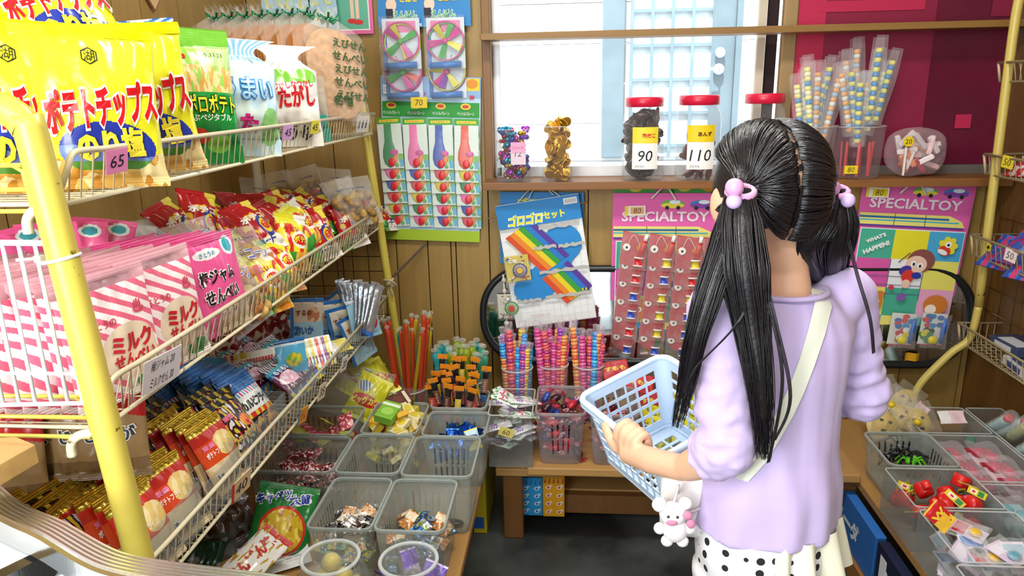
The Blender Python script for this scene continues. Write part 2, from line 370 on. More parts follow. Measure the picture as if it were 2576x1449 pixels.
for k, (zr, zb) in enumerate(TRAYS):
    b = MB(CREAM); r = .0043; xf = XF; xl = XF - .013
    yn = YN if k == 0 else YN
    # rim with turned-down near end, bottom rail, side and back rims
    b.tube(smooth_path([(xl - .012, yn - .004, zb - .012), (xl - .004, yn, zb + .01), (xf - .001, yn + .004, zr - .018), (xf, yn + .022, zr), (xf, yn + .08, zr)]) + [V((xf, YF, zr)), V((XB, YF, zr)), V((XB, yn, zr))], r, 7)
    b.tube([(xl, yn, zb), (xl, YF, zb), (XB, YF, zb), (XB, yn, zb), (xl, yn, zb)], .0035, 6)
    n = 62
    for i in range(n + 1):
        y = yn + .012 + (YF - yn - .012) * i / n
        if k == 1:
            y2 = y + (YF - yn) / n
            b.tube([(xf + .001, y, zr), (xl, (y + y2) / 2, zb + .006), (xf + .001, y2, zr)], .0012, 4, cap=False)
            if i % 2 == 0: b.tube([(xf, y, zr - .003), (xl, y, zb), (XB, y, zb)], .0014, 4, cap=False)
        else: b.tube([(xf, y, zr), (xl, y, zb), (XB, y, zb)], .0015, 4, cap=False)
    for i in range(5): x = xl + (XB - xl) * (i + .5) / 5; b.tube([(x, yn, zb - .002), (x, YF, zb - .002)], .0022, 5, cap=False)
    for i in range(15): x = xf + (XB - xf) * (i + .5) / 15; b.tube([(x, YF, zr), (x, YF, zb)], .0015, 4, cap=False)
    rel(rack, b, 'wire_tray')
    b = MB(YEL); hx = at(60, 500, Y=.85).x if k == 0 else at(205, 1000, Y=.85).x
    if k == 1: hx = at(200, 1000, Y=.85).x
    if k < 2:
        for z in (zr - .012, zr - .042, zb - .006): b.tube([(hx, .858, z), (XB, .858, z)], .0032, 6)
        b.tube([(hx - .012, .858, zr - .012), (hx, .858, zr - .02), (hx + .004, .858, zb - .006)], .0032, 6)
        rel(rack, b, 'tray_end_bar', 'yellow wire end bars')
    b = MB(CREAM); h = V((xl - .02, .862, zb - .004)); b.tube(smooth_path([h + V((.02, 0, .004)), h + V((-.004, -.004, 0)), h + V((-.016, -.006, -.012)), h + V((-.018, -.006, -.03))]), .0065, 8); rel(rack, b, 'tray_hook')
b = MB(M('metal', '#6a5a3a'))     # rusty wire mesh closing the far end under the middle tray
for i in range(8): x = -.64 - .055 * i; b.tube([(x, YF + .03, .62), (x, YF + .03, .95)], .0018, 4, cap=False)
for i in range(7): z = .63 + .052 * i; b.tube([(-.62, YF + .031, z), (-1.04, YF + .031, z)], .0018, 4, cap=False)
rel(rack, b, 'end_mesh', 'rusty brown wire mesh')
# white wire grid tied to the near post
g = empty('wire_grid', at(60, 1010, Y=.835), label='small white wire grid panel tied to the yellow post by the pink striped bags', cat='wire grid')
b = MB(WIREW); P = lambda x, y: at(x, y, Y=.835) - g.location
for i in range(9): x = 128 - 41 * i; b.tube([P(x, 612), P(x + 84, 1012)], .0026 if i else .0042, 6)
b.tube([P(132, 612), P(-240, 608)], .0042, 6); b.tube([P(218, 1014), P(-170, 1022)], .0032, 6); b.tube([P(190, 940), P(-190, 938)], .0024, 5); b.build('grid_bar', g)
b = MB(M('plastic', '#f0f0ee')); c = (at(150, 650, Y=.84)) - g.location
b.tube([c + V((.023 * math.cos(a), .023 * math.sin(a), .004 * math.cos(a))) for a in [i * math.pi / 9 for i in range(18)]], .0025, 5, closed=True); b.box(c + V((-.03, -.006, -.004)), c + V((-.021, .004, .004))); b.tube([c + V((-.028, 0, 0)), c + V((-.05, -.01, .0))], .002, 5); b.build('cable_tie', g)

# ---------------------------------------------------------------- snack bags
BAGH = {}
def bag(name, W, H, T, col, back='#e8e0c0', seal=.035, nx=34, ny=42, kind='film', texts=(), seed=0, wr=.003, pinch=.05, gather=0.0, sealcol=None, zig=0):
    """a pillow bag standing on its bottom seal, front towards -y; col(u, v) -> colour; texts: (string, u, v, width, height, colour, opts)"""
    rnd = random.Random(seed); o1 = rnd.random() * 50
    sv = seal / H
    def prof(u, v):
        a = max(0.0, 1 - abs(2*u - 1) ** 2.3) ** .62
        t = min(1, max(0, (v - sv) / (1 - 2*sv)))
        bb = (4*t*(1 - t)) ** .5 if 0 < t < 1 else 0
        return a * bb, bb
    def pt(u, v, s):
        p, bb = prof(u, v)
        d = T/2 * p
        n = noise.noise(V((u*W*38 + o1, v*H*24, s*7 + o1)))
        dist = min(abs(v - sv), abs(1 - sv - v)) * H
        fold = math.sin(u*W*260 + 3*n + o1) * math.exp(-dist / .022)
        d += wr * (1.3*n + .55*fold) * min(1, p * 2.5 + .12)
        x = (u - .5) * W * (1 - pinch * bb)
        if gather and v > 1 - gather:
            g_ = (v - 1 + gather) / gather; x *= 1 - .55 * math.sin(g_ * math.pi) ** 1.0; d += .012 * math.sin(g_ * math.pi) * (1 if s < 0 else .4) * (.5 + .5*math.sin(u*40))
        y = -d if s < 0 else d
        if v >= 1 - sv or v <= sv: y = s * .0012 + .0009 * math.sin(v*H*1500) + .003*math.sin(u*W*30 + o1) * (1 if v > .5 else 0)
        z = v*H
        if zig and (j_ := abs(v - 1) < 1e-6): z -= .004 * (int(u*nx) % 2)
        return V((x, y, z))
    def cm(f):
        def g(u, v):
            c = f(u, v)
            return c if not isinstance(c, str) else M(kind, c)
        return g
    if nx >= 30: nx = int(nx*2.2); ny = int(ny*2.2)
    bkm = M(kind, back) if isinstance(back, str) else back
    b = MB(bkm)
    b.grid(nx, ny, lambda u, v: pt(u, v, -1), cm(col))
    b.grid(max(8, nx // 4), max(10, ny // 4), lambda u, v: pt(u, v, 1), cm(lambda u, v: (sealcol if sealcol and (v > 1 - sv) else back)), flip=True)
    for t in texts:
        s, u0, v0, w_, h_, c, op = (*t, {})[:7] if len(t) == 6 else t
        e = op.pop('e', .0012) if 'e' in op else .0012
        def place(a, q, e=e): u = u0 + a / W; v = v0 + q / H; p = pt(min(1, max(0, u)), min(1, max(0, v)), -1); return V((u*W - W/2, p.y - e, p.z))
        b.mat(M(kind, c) if isinstance(c, str) else c).text(s, place, w_, h_, **op)
    BAGH[name] = H
    return b
def orient(yaw, lean, roll): return (Matrix.Rotation(R(yaw), 3, 'Z') @ Matrix.Rotation(R(-lean), 3, 'X') @ Matrix.Rotation(R(roll), 3, 'Y'))
class Proto:
    """the first placing moves the thing itself, later ones copy it"""
    def __init__(s, o, H, cat, group=None): s.o = o; s.H = H; s.used = False; tag(o, cat=cat, group=group)
    def put(s, p, yaw=0, lean=0, roll=0, label=None, centre=True, scale=None, group=None):
        m_ = orient(yaw, lean, roll); sc = scale or 1.0
        loc = V(p) - (m_ @ V((0, 0, s.H/2 * sc)) if centre else V())
        if not s.used: s.used = True; o = s.o; o.location = loc; o.rotation_euler = m_.to_euler(); o.scale = (sc,) * 3; tag(o, label, group=group)
        else: o = dup(s.o, loc, m_.to_euler(), label, scale=sc); tag(o, group=group)
        return o
def ell(u, v, cu, cv, ru, rv): return ((u - cu) / ru) ** 2 + ((v - cv) / rv) ** 2
def nz(u, v, s, k=0): return noise.noise(V((u*s, v*s, k)))
def _pb(s, px, py, X, yaw, lean, roll, label, z=1.254):
    p = at(px, py, X=X); p.z = z; return s.put(p, yaw, lean, roll, label, centre=False)
Proto.put_base = _pb
# --- potato chips, nori salt
def chipcol(u, v):
    e = ell(u, v, .57, .24, .36, .16)
    if v < .21 - .05 * math.sin(u * 3.2) and e > 1: return '#e3b45a' if nz(u*1.6, v, 6) > .05 else '#f3dc9c' if nz(u*1.6, v, 6, 3) > 0 else '#c98b2e'
    if v < .16: return '#4f8a2c' if v > .11 else '#e9c66e' if nz(u, v, 8) > 0 else '#d29a3a'
    if e < 1: return '#2338a0' if v > .22 + .04 * math.sin(u*6) else '#6d86c8'
    return '#e8e428'
CH = dict(shear=.12, rot=.16)
ctx = [('ポテトチップス', .55, .49, .148, .068, '#ffffff', dict(bold=.095, e=.0012, **CH)), ('ポテトチップス', .55, .49, .142, .060, '#c8141e', dict(bold=.045, e=.0024, **CH)),
       ('のり塩', .58, .262, .086, .042, '#f4e23c', dict(bold=.06, e=.003, rot=.1)), ('⬡', .5, .8, .02, .025, '#202010', {}), ('湖', .5, .8, .014, .016, '#202010', dict(e=.0016))]
def chips_proto():
    root = empty('potato_chip_bag')
    b = bag('chip', .18, .225, .075, chipcol, back='#e8e428', seal=.014, nx=60, ny=70, texts=ctx, seed=3, wr=.0042, pinch=.07)
    b.build('bag', root)
    s = MB(M('film', '#efe100'))
    s.grid(30, 22, lambda u, v: V(((u - .5)*.1795, -.0022 - .0012*math.sin(v*44) + .003*math.sin(u*5.4 + .5), .2105 + .018*v))); s.build('top_seal', root)
    return Proto(root, .225, 'chip bag', 'yellow seaweed salt potato chip bags')
cp = chips_proto()
def put_on(pr, px, py, X, z, yaw, lean, roll, label, scale=None, group=None):
    p = at(px, py, X=X); p.z = z + .004; return pr.put(p, yaw, lean, roll, label, centre=False, scale=scale, group=group)
TZ = [z for _, z in TRAYS]
put_on(cp, 250, 420, -.672, TZ[0], 40, 9, 3, 'yellow potato chip bag standing directly behind the pink price tag on the top tray')
put_on(cp, 368, 390, -.70, TZ[0], 40, 8, -3, 'yellow potato chip bag standing between the pink-tag bag and the green snack bag', scale=1.06)
put_on(cp, 40, 440, -.76, TZ[0], 44, 9, 5, 'yellow potato chip bag standing behind the bend of the yellow post', scale=1.02)
put_on(cp, 170, 390, -.84, TZ[0], 40, 4, 2, 'yellow potato chip bag in the back row with only its top seal showing', scale=1.1)
put_on(cp, -60, 420, -.90, TZ[0], 44, 4, 0, 'yellow potato chip bag in the back row half out of view beyond the post', scale=1.1)
cp.put(at(128, 40, X=-.83), 40, 40, -10, 'yellow potato chip bag lying on top of the upright chip bags', scale=1.05)
# little round sticker on the top bag
# --- dark bag and striped bag seen behind
b = bag('d', .16, .2, .06, lambda u, v: '#5c1d1c' if ell(u, v, .45, .5, .33, .3) < 1 else '#e6dfc8', seed=8, texts=[('うす', .45, .55, .07, .04, '#efe6d0', {})])
Proto(b.build('snack_bag'), .2, 'snack bag').put(at(10, 75, X=-.93), 50, 40, 10, 'cream snack bag with a dark red oval lying under the top chip bag')
b = bag('s', .13, .2, .05, lambda u, v: '#3f86cf' if (v*34 + 2*math.sin(u*4)) % 2 < 1 else '#e8f2fa', seed=9)
Proto(b.build('snack_bag'), .2, 'snack bag').put(at(402, 165, X=-.93), 55, 6, -8, 'blue and white striped snack bag peeping out behind the yellow chip bags')
# --- green vegetable snack
def veg(u, v):
    if v > .86: return '#78bf3c'
    if v > .72: return '#b9dc8a' if u > .55 else '#9ccb50'
    if v > .52: return '#d9ac52' if nz(u*2, v, 9) > .05 else '#f0d698' if nz(u*2, v, 9, 4) > -.1 else '#9fce5c'
    if v > .30: return '#159a3c'
    return '#d4351f' if ell(u, v, .42, .2, .16, .06) < 1 else '#7cc142' if ell(u, v, .7, .15, .15, .07) < 1 else '#e8d84a' if ell(u, v, .25, .1, .1, .05) < 1 else '#15863a'
b = bag('v', .15, .25, .06, veg, back='#159a3c', seed=11, nx=44, ny=52, texts=[('サッポロポテト', .5, .43, .136, .04, '#0c3a14', dict(bold=.07)), ('サッポロポテト', .5, .43, .132, .036, '#f3ec3a', dict(bold=.02, e=.002)), ('つぶつぶベジタブル', .5, .335, .11, .013, '#ffffff', dict(bold=.02)), ('Calbee', .24, .79, .05, .014, '#d2201c', dict(bold=.03)), ('19.11.21', .74, .8, .036, .008, '#3c5a2a', {})])
Proto(b.build('snack_bag'), .25, 'snack bag').put_base(503, 305, -.69, 46, 9, 2, 'green snack bag with yellow lettering beside the yellow chip bags')
# --- pale blue gathered bag, white bag with red letters
def lam(u, v):
    if v > .8: return '#d9ecf6' if math.sin(u*60) > 0 else '#8cc3ea'
    if ell(u, v, .16, .3, .16, .12) < 1: return '#f0e53c'
    if ell(u, v, .85, .25, .14, .16) < 1: return '#8fce7a'
    if ell(u, v, .1, .62, .04, .03) < 1 or ell(u, v, .2, .5, .03, .02) < 1: return '#4aa860'
    return '#c8e6f4' if nz(u, v, 5) > 0 else '#dcf0ea'
b = bag('l', .17, .24, .1, lam, back='#d4eaf4', seed=13, nx=44, ny=50, gather=.22, wr=.005, texts=[('うまい', .55, .56, .115, .05, '#3f92d6', dict(bold=.08)), ('うまい', .55, .56, .108, .044, '#a8daf6', dict(bold=.02, e=.003)), ('た', .55, .27, .04, .04, '#e02c8c', dict(bold=.06)), ('と', .16, .29, .032, .032, '#2f86cf', dict(bold=.05))])
Proto(b.build('snack_bag'), .24, 'snack bag').put_base(596, 278, -.695, 42, 6, 4, 'pale blue gathered-top candy bag beside the green vegetable snack')
def wat(u, v):
    if v > .62: return '#7fca3e' if ell(u, v, .3, .66, .26, .09) < 1 or ell(u, v, .75, .68, .2, .08) < 1 else '#f2f4ea'
    if v < .18: return '#e9e6da'
    return '#f4f3ec'
b = bag('w', .17, .24, .09, wat, back='#eeece2', seed=15, nx=44, ny=50, gather=.25, wr=.006, texts=[('わたがし', .5, .48, .13, .05, '#d8202c', dict(bold=.04, rot=.08)), ('むかしなつかし', .55, .6, .1, .017, '#d8202c', dict(bold=.02, rot=.1)), ('しょうゆ', .45, .14, .14, .04, '#3a3a38', dict(bold=.03))])
Proto(b.build('snack_bag'), .24, 'snack bag').put_base(722, 290, -.69, 38, 6, 2, 'white gathered-top candy bag with red lettering and green blots')
b = bag('t', .07, .17, .03, lambda u, v: M('clearfilm', '#dff0ee') if v > .4 else M('film', '#2f9d8c') if u > .4 else M('film', '#d8e4e0'), back=M('clearfilm', '#dff0ee'), seed=17)
Proto(b.build('snack_bag'), .17, 'snack bag').put_base(800, 290, -.67, 44, 8, 0, 'slim clear and teal candy bag between the white bag and the crackers')
# --- big round crackers, each packet tied at the top
def cracker(i, p):
    W_, H_, T_ = .17, .25, .036
    root = empty('cracker_packet'); o = MB(M('snack', '#cf8a46' if i < 7 else '#dcae7e'), True)
    pts = [(x, z) for x, z in rrect(-W_/2, 0, W_/2, H_, .075, 7)]
    nfold = 6
    for k in range(3):
        a = -T_/2 + T_*k/3 + .001; o.X = Matrix.Rotation(R(90), 4, 'X') @ Matrix.Translation((0, 0, -a - T_/3 + .002)); o.prism([(x*(1 - .02*k), y*(1-.015*k)) for x, y in pts], 0, T_/3 - .002, .003)
    o.build('cracker', root)
    f = MB(M('clearfilm', '#f3e9dc', s=22), True)
    f.grid(20, 24, lambda u, v: V(((u - .5)*(W_ + .012)*(1 if v < .85 else 1 - 4.6*(v - .85)), -(T_/2 + .004 + .003*math.sin(v*40 + u*9)) * (1 if v < .85 else max(.2, 1 - 6*(v - .85))), v*(H_ + .035) - .004)))
    f.grid(20, 24, lambda u, v: V(((u - .5)*(W_ + .012)*(1 if v < .85 else 1 - 4.6*(v - .85)), (T_/2 + .004) * (1 if v < .85 else max(.2, 1 - 6*(v - .85))), v*(H_ + .035) - .004)), flip=True)
    if i == 7:
        f.mat(M('film', '#3d5a3a'))
        for k in range(5): f.text('えびせん' if k % 2 == 0 else 'せんべい', lambda a, q, k=k: V((.045 + a, -(T_/2 + .0085), .21 - .036*k + q)), None, .026, bold=.03)
        f.text('名物', lambda a, q: V((.01 + a, -(T_/2 + .0085), .05 + q)), None, .03, bold=.03)
    # ruffled twist above the tie
    for k in range(12):
        a = k * math.pi / 6; f.mat(M('clearfilm', '#f3f3ee', s=60)); c = V((0, 0, H_ + .03)); f.poly([c, c + V((.03*math.cos(a), .022*math.sin(a), .03 + .006*(k % 3))), c + V((.03*math.cos(a + .45), .022*math.sin(a + .45), .026))])
    f.build('wrapper', root)
    t = MB(M('foil', '#3c9468'), True); t.lathe([(.006, H_ + .024), (.009, H_ + .03), (.006, H_ + .036)], 10)
    for k in range(10): a = k * .63; t.tube([(0, 0, H_ + .03), (.02*math.cos(a), .016*math.sin(a), H_ + .03 + .016*math.sin(k*2.1)), (.032*math.cos(a), .024*math.sin(a), H_ + .034 + .012*math.sin(k*3))], [.003, .0035, .002], 5)
    t.build('green_tie', root)
    return root
for i in range(8):
    c = cracker(i, None); p = at(566 + 38 * i, 182 - 1*i, Y=2.16 - .012*i); 
    if i == 7: p = at(838, 190, Y=2.06)
    m_ = orient(66 if i < 7 else 50, 14, 8); c.location = p - m_ @ V((0, 0, .125)); c.rotation_euler = m_.to_euler()
    lab = 'cracker packet with green printing, facing the aisle at the window end of the row' if i == 7 else f'clear packet of big orange crackers, {ORD[6 - i + 1]} in from the window end' 
    tag(c, lab, 'cracker packet', 'green-tied cracker packets on the top tray')
# ================================================================ MIDDLE TRAY
def on_tray(k, dx=0): return TRAYS[k][1] + .004
Z2 = on_tray(1)
# pink striped milk crackers
def milk(u, v):
    if v > .88: return M('clearfilm', '#fbe9ee')
    if ell(u, v, .62, .36, .34, .22) < 1: return '#e9d6bb'
    if v < .17 and u > .55: return '#2f9350' if ell(u, v, .8, .1, .16, .07) < 1 else '#f3e9dc'
    return '#ef6f8c' if ((v*7.5 + u*4.2 + .25*math.sin(v*9)) % 1) < .46 else '#fff4f4'
b = bag('milk', .165, .195, .024, milk, back='#f6b9c6', seal=.012, nx=56, ny=96, seed=21, wr=.0025, texts=[('ミルク', .64, .43, .076, .03, '#c5202c', dict(bold=.05)), ('せんべい', .64, .30, .078, .02, '#c5202c', dict(bold=.04)), ('さとうの', .36, .62, .05, .012, '#c84a5c', dict(bold=.02)), ('♨', .78, .68, .02, .022, '#d8506a', {})])
mk = Proto(b.build('milk_cracker_bag'), .195, 'snack bag', 'pink striped milk cracker bags on the middle tray')
for i in range(13):
    p = V((-.655 - .0225*i, 1.10 - .007*i + .004*math.sin(i*2.2), Z2))
    mk.put(p, 80 + 3*math.sin(i*1.7), 6 + i*.5, 2*math.sin(i*2.9), 'pink striped milk cracker bag at the front of its row, red lettering facing the aisle' if i == 0 else f'pink striped milk cracker bag, {ORD[i]} from the front of the row by the post', centre=False)
for i in range(9):
    mk.put(V((-.665 - .0275*i, .965 + .003*math.sin(i*3), Z2)), 76 + 3*math.sin(i*2.1), 5 + i*.5, 2*math.sin(i*1.3), f'pink striped milk cracker bag, {ORD[i]} from the post in the row behind the wire grid', centre=False)
# pink plum-jam crackers
def plum(u, v):
    if ell(u, v, .8, .86, .13, .1) < 1: return '#e6f3f4' if ell(u, v, .8, .86, .09, .07) > 1 else '#38a7b8'
    if ell(u, v, .36, .83, .24, .055) < 1: return '#f7f0ee'
    if v < .28 and u > .35: return '#ecdcc8' if v > .14 else '#d9c29a'
    return '#ef5d9c'
b = bag('plum', .15, .185, .028, plum, back='#f08ab4', seal=.012, nx=44, ny=60, seed=23, wr=.0025, texts=[('さとうの', .36, .83, .042, .009, '#3a9ab0', dict(bold=.02)), ('梅ジャム', .42, .6, .098, .031, '#ffffff', dict(bold=.10)), ('梅ジャム', .42, .6, .094, .028, '#1c1a1c', dict(bold=.03, e=.002)), ('せんべい', .45, .4, .10, .031, '#ffffff', dict(bold=.10)), ('せんべい', .45, .4, .096, .028, '#1c1a1c', dict(bold=.03, e=.002)), ('やさしい味', .5, .2, .06, .01, '#5a4a3a', {})])
pl = Proto(b.build('plum_cracker_bag'), .185, 'snack bag', 'pink plum jam cracker bags on the middle tray')
for i in range(7):
    pl.put(V((-.655 - .024*i, 1.285 - .006*i, Z2)), 80 + 3*math.sin(i*1.9), 8 + i, 2*math.sin(i*2.3), 'pink plum jam cracker bag at the front of its row, black lettering facing the aisle' if i == 0 else f'pink plum jam cracker bag, {ORD[i]} from the front of its row', centre=False)
for i in range(4):
    mg = pl.put(at(40 + 62*i, 690 - 14*i, X=-.93 + .01*i), 40, 46, -12 + 9*i, f'plum cracker bag lying tilted behind the wire grid, {ORD[i]} from the near end')
# clear bags of corn puffs
def puff_bag(name, W, H, T, c1, c2, label, text, seed, n=34):
    root = empty('corn_puff_bag'); rnd = random.Random(seed)
    b = MB(M('snack', c1), True); b2 = M('snack', c2)
    for i in range(n):
        u, v = rnd.uniform(-.4, .4), rnd.uniform(.06, .66); b.mat(b2 if i % 3 == 0 else M('snack', c1))
        b.ball((u*W, rnd.uniform(-.3, .3)*T*(1 - 4*(u*u)*.6), v*H), (.013 + rnd.random()*.005, .012, .012 + rnd.random()*.006), 8, Euler((rnd.random()*3, rnd.random()*3, 0)).to_quaternion())
    o = b.build('corn_puff', root); o['kind'] = 'stuff'
    f = bag(name, W, H, T, lambda u, v: M('clearfilm', '#f4f4ee'), back=M('clearfilm', '#f4f4ee'), seed=seed, wr=.006, nx=26, ny=30, texts=text)
    f.build('wrapper', root); BAGH[name] = H
    return Proto(root, H, 'snack bag')
tx = [('キャラメルコーン', .5, .84, .09, .011, M('film', '#3a4fae'), dict(bold=.03)), ('コーン', .55, .58, .07, .03, M('film', '#e9ecf6'), dict(bold=.06)), ('コーン', .55, .58, .066, .026, M('film', '#5a6cc0'), dict(bold=.0, e=.002))]
pf = puff_bag('puff', .125, .19, .06, '#d9b25e', '#d98f4e', '', tx, 31)
for i, (px, py, X, lb) in enumerate(((585, 722, -.67, 'clear corn puff bag next to the plum jam crackers, blue print on top'), (525, 660, -.72, 'clear corn puff bag just behind the plum cracker row'), (632, 665, -.70, 'clear corn puff bag between the plum crackers and the yellow potato bags'))):
    pf.put(at(px, py, X=X - .02), 74, 22 + 6*i, -10 + 8*i, lb)
gb = bag('greyclear', .14, .17, .035, lambda u, v: M('clearfilm', '#e9e9ee', s=50) if v > .35 else M('snack', '#8d7c66') if nz(u, v, 7) > .2 else M('clearfilm', '#dcd8d4'), back=M('clearfilm', '#d9d6d4'), seed=33, wr=.008, texts=[('CORN', .6, .55, .05, .012, '#5560b0', {})])
gbp = Proto(gb.build('clear_snack_bag'), .17, 'snack bag')
for i in range(5): gbp.put(at(235 + 62*i, 645 - 9*i, X=-.90 + .008*i), 30 + 12*i, 58, 14*math.sin(i*2), f'crumpled clear snack bag against the wall, {ORD[i]} past the pink rows')
# yellow and red potato snacks
def poty(u, v):
    if v > .8: return '#e2df2c' if u < .6 else '#f3f0e6'
    if ell(u, v, .6, .52, .3, .16) < 1: return '#d6231f' if ell(u, v, .6, .52, .24, .1) < 1 else '#f4f0e0'
    if v < .3: return '#3f9e3a' if u < .4 else '#e0902a' if nz(u, v, 8) > 0 else '#e8c95c'
    return '#ecdf28' if nz(u, v, 6, 5) > -.15 else '#d8301f'
b = bag('py', .10, .145, .05, poty, back='#f1efe8', seal=.012, nx=36, ny=44, seed=35, wr=.005, texts=[('ポテ丸', .6, .52, .05, .018, '#f3e83a', dict(bold=.04)), ('うまい', .35, .7, .04, .016, '#c81e1e', dict(bold=.03))])
py_ = Proto(b.build('yellow_snack_bag'), .145, 'snack bag', 'yellow potato snack bags on the middle tray')
for i, (px, py, X) in enumerate(((668, 712, -.655), (705, 668, -.66), (640, 640, -.72), (735, 610, -.665), (760, 570, -.68), (500, 612, -.85), (672, 600, -.75))):
    py_.put(at(px, py, X=X - .035), 68 + 14*math.sin(i*2.1), 24 + 8*math.sin(i*1.7), 16*math.sin(i*2.6), f'yellow potato snack bag, {ORD[i]} of the loose heap in the middle tray')
def redb(u, v):
    if ell(u, v, .62, .42, .2, .2) < 1: return '#e9c72c' if ell(u, v, .62, .42, .14, .14) < 1 else '#2c3a8e'
    if v > .74: return '#b3151d' if u < .7 else '#e4d24a'
    if v < .24: return '#f2ece2' if u > .3 else '#43a33c'
    return '#b5161f' if nz(u, v, 7, 2) > -.22 else '#e8c02a'
b = bag('rd', .105, .15, .05, redb, back='#a3141c', seal=.012, nx=36, ny=44, seed=37, wr=.006, texts=[('ポテコ', .45, .62, .07, .02, '#f4efe4', dict(bold=.06)), ('ハート', .4, .18, .05, .016, '#23328c', dict(bold=.05)), ('☻', .62, .43, .022, .024, '#d22a20', {})])
rd = Proto(b.build('red_snack_bag'), .15, 'snack bag', 'red snack bags heaped in the middle tray')
rr = random.Random(4)
for i in range(17):
    t = i / 16; px = 800 + 78*(i % 3) - 20*(i // 3) if i < 9 else 450 + 52*(i - 9); py = 590 - 24*(i % 3) - 10*(i//3) if i < 9 else 560 - 6*(i - 9) + 18*(i % 2)
    X = -.655 - .045*(i // 3) if i < 9 else -.86
    rd.put(at(px, py, X=X - .035), 70 + rr.uniform(-18, 18), 34 + rr.uniform(-12, 16), rr.uniform(-22, 22), f'red snack bag by the rim, {ORD[i]} of the heap toward the window end' if i < 9 else f'dark red snack bag in the back of the middle tray, {ORD[i - 9]} from the clear bags')
for i in range(12):
    rd.put(at(640 + 62*(i % 5) + 12*(i // 5), 575 - 12*(i % 5) - 22*(i // 5), X=-.76 - .05*(i // 5)), 66 + rr.uniform(-22, 22), 42 + rr.uniform(-10, 16), rr.uniform(-26, 26), f'red snack bag in the middle of the heap, {ORD[i]} counted toward the window')
bp = puff_bag('brownpuff', .12, .16, .06, '#a9803e', '#c9a45a', '', [('SNACK', .5, .75, .05, .012, '#4050a0', {})], 41, 26)
for i, (px, py, X) in enumerate(((905, 505, -.66), (850, 480, -.76), (780, 478, -.84), (710, 490, -.92), (655, 508, -.98), (870, 510, -.70))):
    bp.put(at(px, py, X=X), 50 + 10*math.sin(i*3), 28, 12*math.sin(i*2), f'clear bag of brown puffs at the window end of the tray, {ORD[i]} from rim')
# ================================================================ BOTTOM TRAY
Z3 = on_tray(2)
ACR = M('clearplastic', '#cfd8da', a=.16)
# potato fry packets
def fry(u, v):
    if v > .93: return M('foil', '#d6b63a')
    if v > .86: return M('foil', '#e4ce5a') if int(u*18) % 2 else M('foil', '#bd9a2a')
    if ell(u, v, .66, .6, .3, .17) < 1 and u > .42: return '#e9c878' if nz(u*1.4, v, 6) > 0 else '#f2e0a6'
    if v < .42: return '#dcc08a' if nz(u, v, 5) > .1 else '#e6d3a8'
    return '#dd4a1c' if v < .72 else '#c32a1e'
b = bag('fry', .105, .145, .03, fry, back='#c8371e', seal=.012, nx=44, ny=60, seed=51, wr=.003, texts=[('じゃが塩', .52, .2, .09, .03, '#f2f0e8', dict(bold=.09)), ('じゃが塩', .52, .2, .086, .026, '#3a342c', dict(bold=.03, e=.002)), ('ポテトフライ', .33, .55, .045, .012, '#fbf6ee', dict(bold=.03)), ('東豊', .26, .66, .03, .011, '#f07aa0', dict(bold=.05))])
fr = Proto(b.build('potato_fry_packet'), .145, 'snack packet', 'orange potato fry packets in the bottom tray')
def blk(u, v):
    if v > .9: return '#20181a' if int(u*12 + v*9) % 3 else '#d8c232'
    k = nz(u*1.3, v, 9, 1)
    if k > .3: return '#d9d03a'
    if k > .16: return '#d8304a'
    if k < -.34: return '#eee6e0'
    if ell(u, v, .7, .55, .2, .1) < 1: return '#e8842c'
    return '#1d1719'
b = bag('blk', .105, .145, .03, blk, back='#1d1719', seal=.012, nx=44, ny=60, seed=53, wr=.003, texts=[('フライドチキン', .5, .35, .085, .018, '#f0d040', dict(bold=.04)), ('東豊', .3, .72, .03, .012, '#f07aa0', dict(bold=.05))])
bk = Proto(b.build('fried_chicken_packet'), .145, 'snack packet', 'black fried chicken flavour packets in the bottom tray')
def blu(u, v):
    if v > .72: return '#2463ad' if int(v*60) % 3 else '#3f86cc'
    if v > .64: return ('#d84a6a', '#f2f2f0', '#3a8fd0', '#f2f2f0')[int((u*3 + v) * 8) % 4]
    if v > .38: return '#eef0ec'
    if v > .30: return '#e2cc3a' if int(u*10) % 2 else '#d8352c'
    return '#1d1a1c' if nz(u, v, 8) > -.1 else '#d88432'
b = bag('blu', .11, .16, .025, blu, back='#2c6cb4', seal=.012, nx=44, ny=60, seed=55, wr=.003, texts=[('カルビフライ', .52, .5, .085, .024, '#20241c', dict(bold=.05)), ('ポテトフライ', .5, .2, .06, .014, '#f0e040', dict(bold=.03))])
bl = Proto(b.build('blue_topped_packet'), .16, 'snack packet', 'blue-topped potato fry packets in the bottom tray')
def row(pr, n, p0, step, yaw, lean, lab, j=2.0):
    for i in range(n):
        k = math.sin(i*2.3 + n); q = V(p0) + V(step)*i
        pr.put(q, yaw + j*k, lean + j*.6*math.cos(i*1.9), j*.8*math.sin(i*1.3), lab.format(ORD[i]), centre=False)
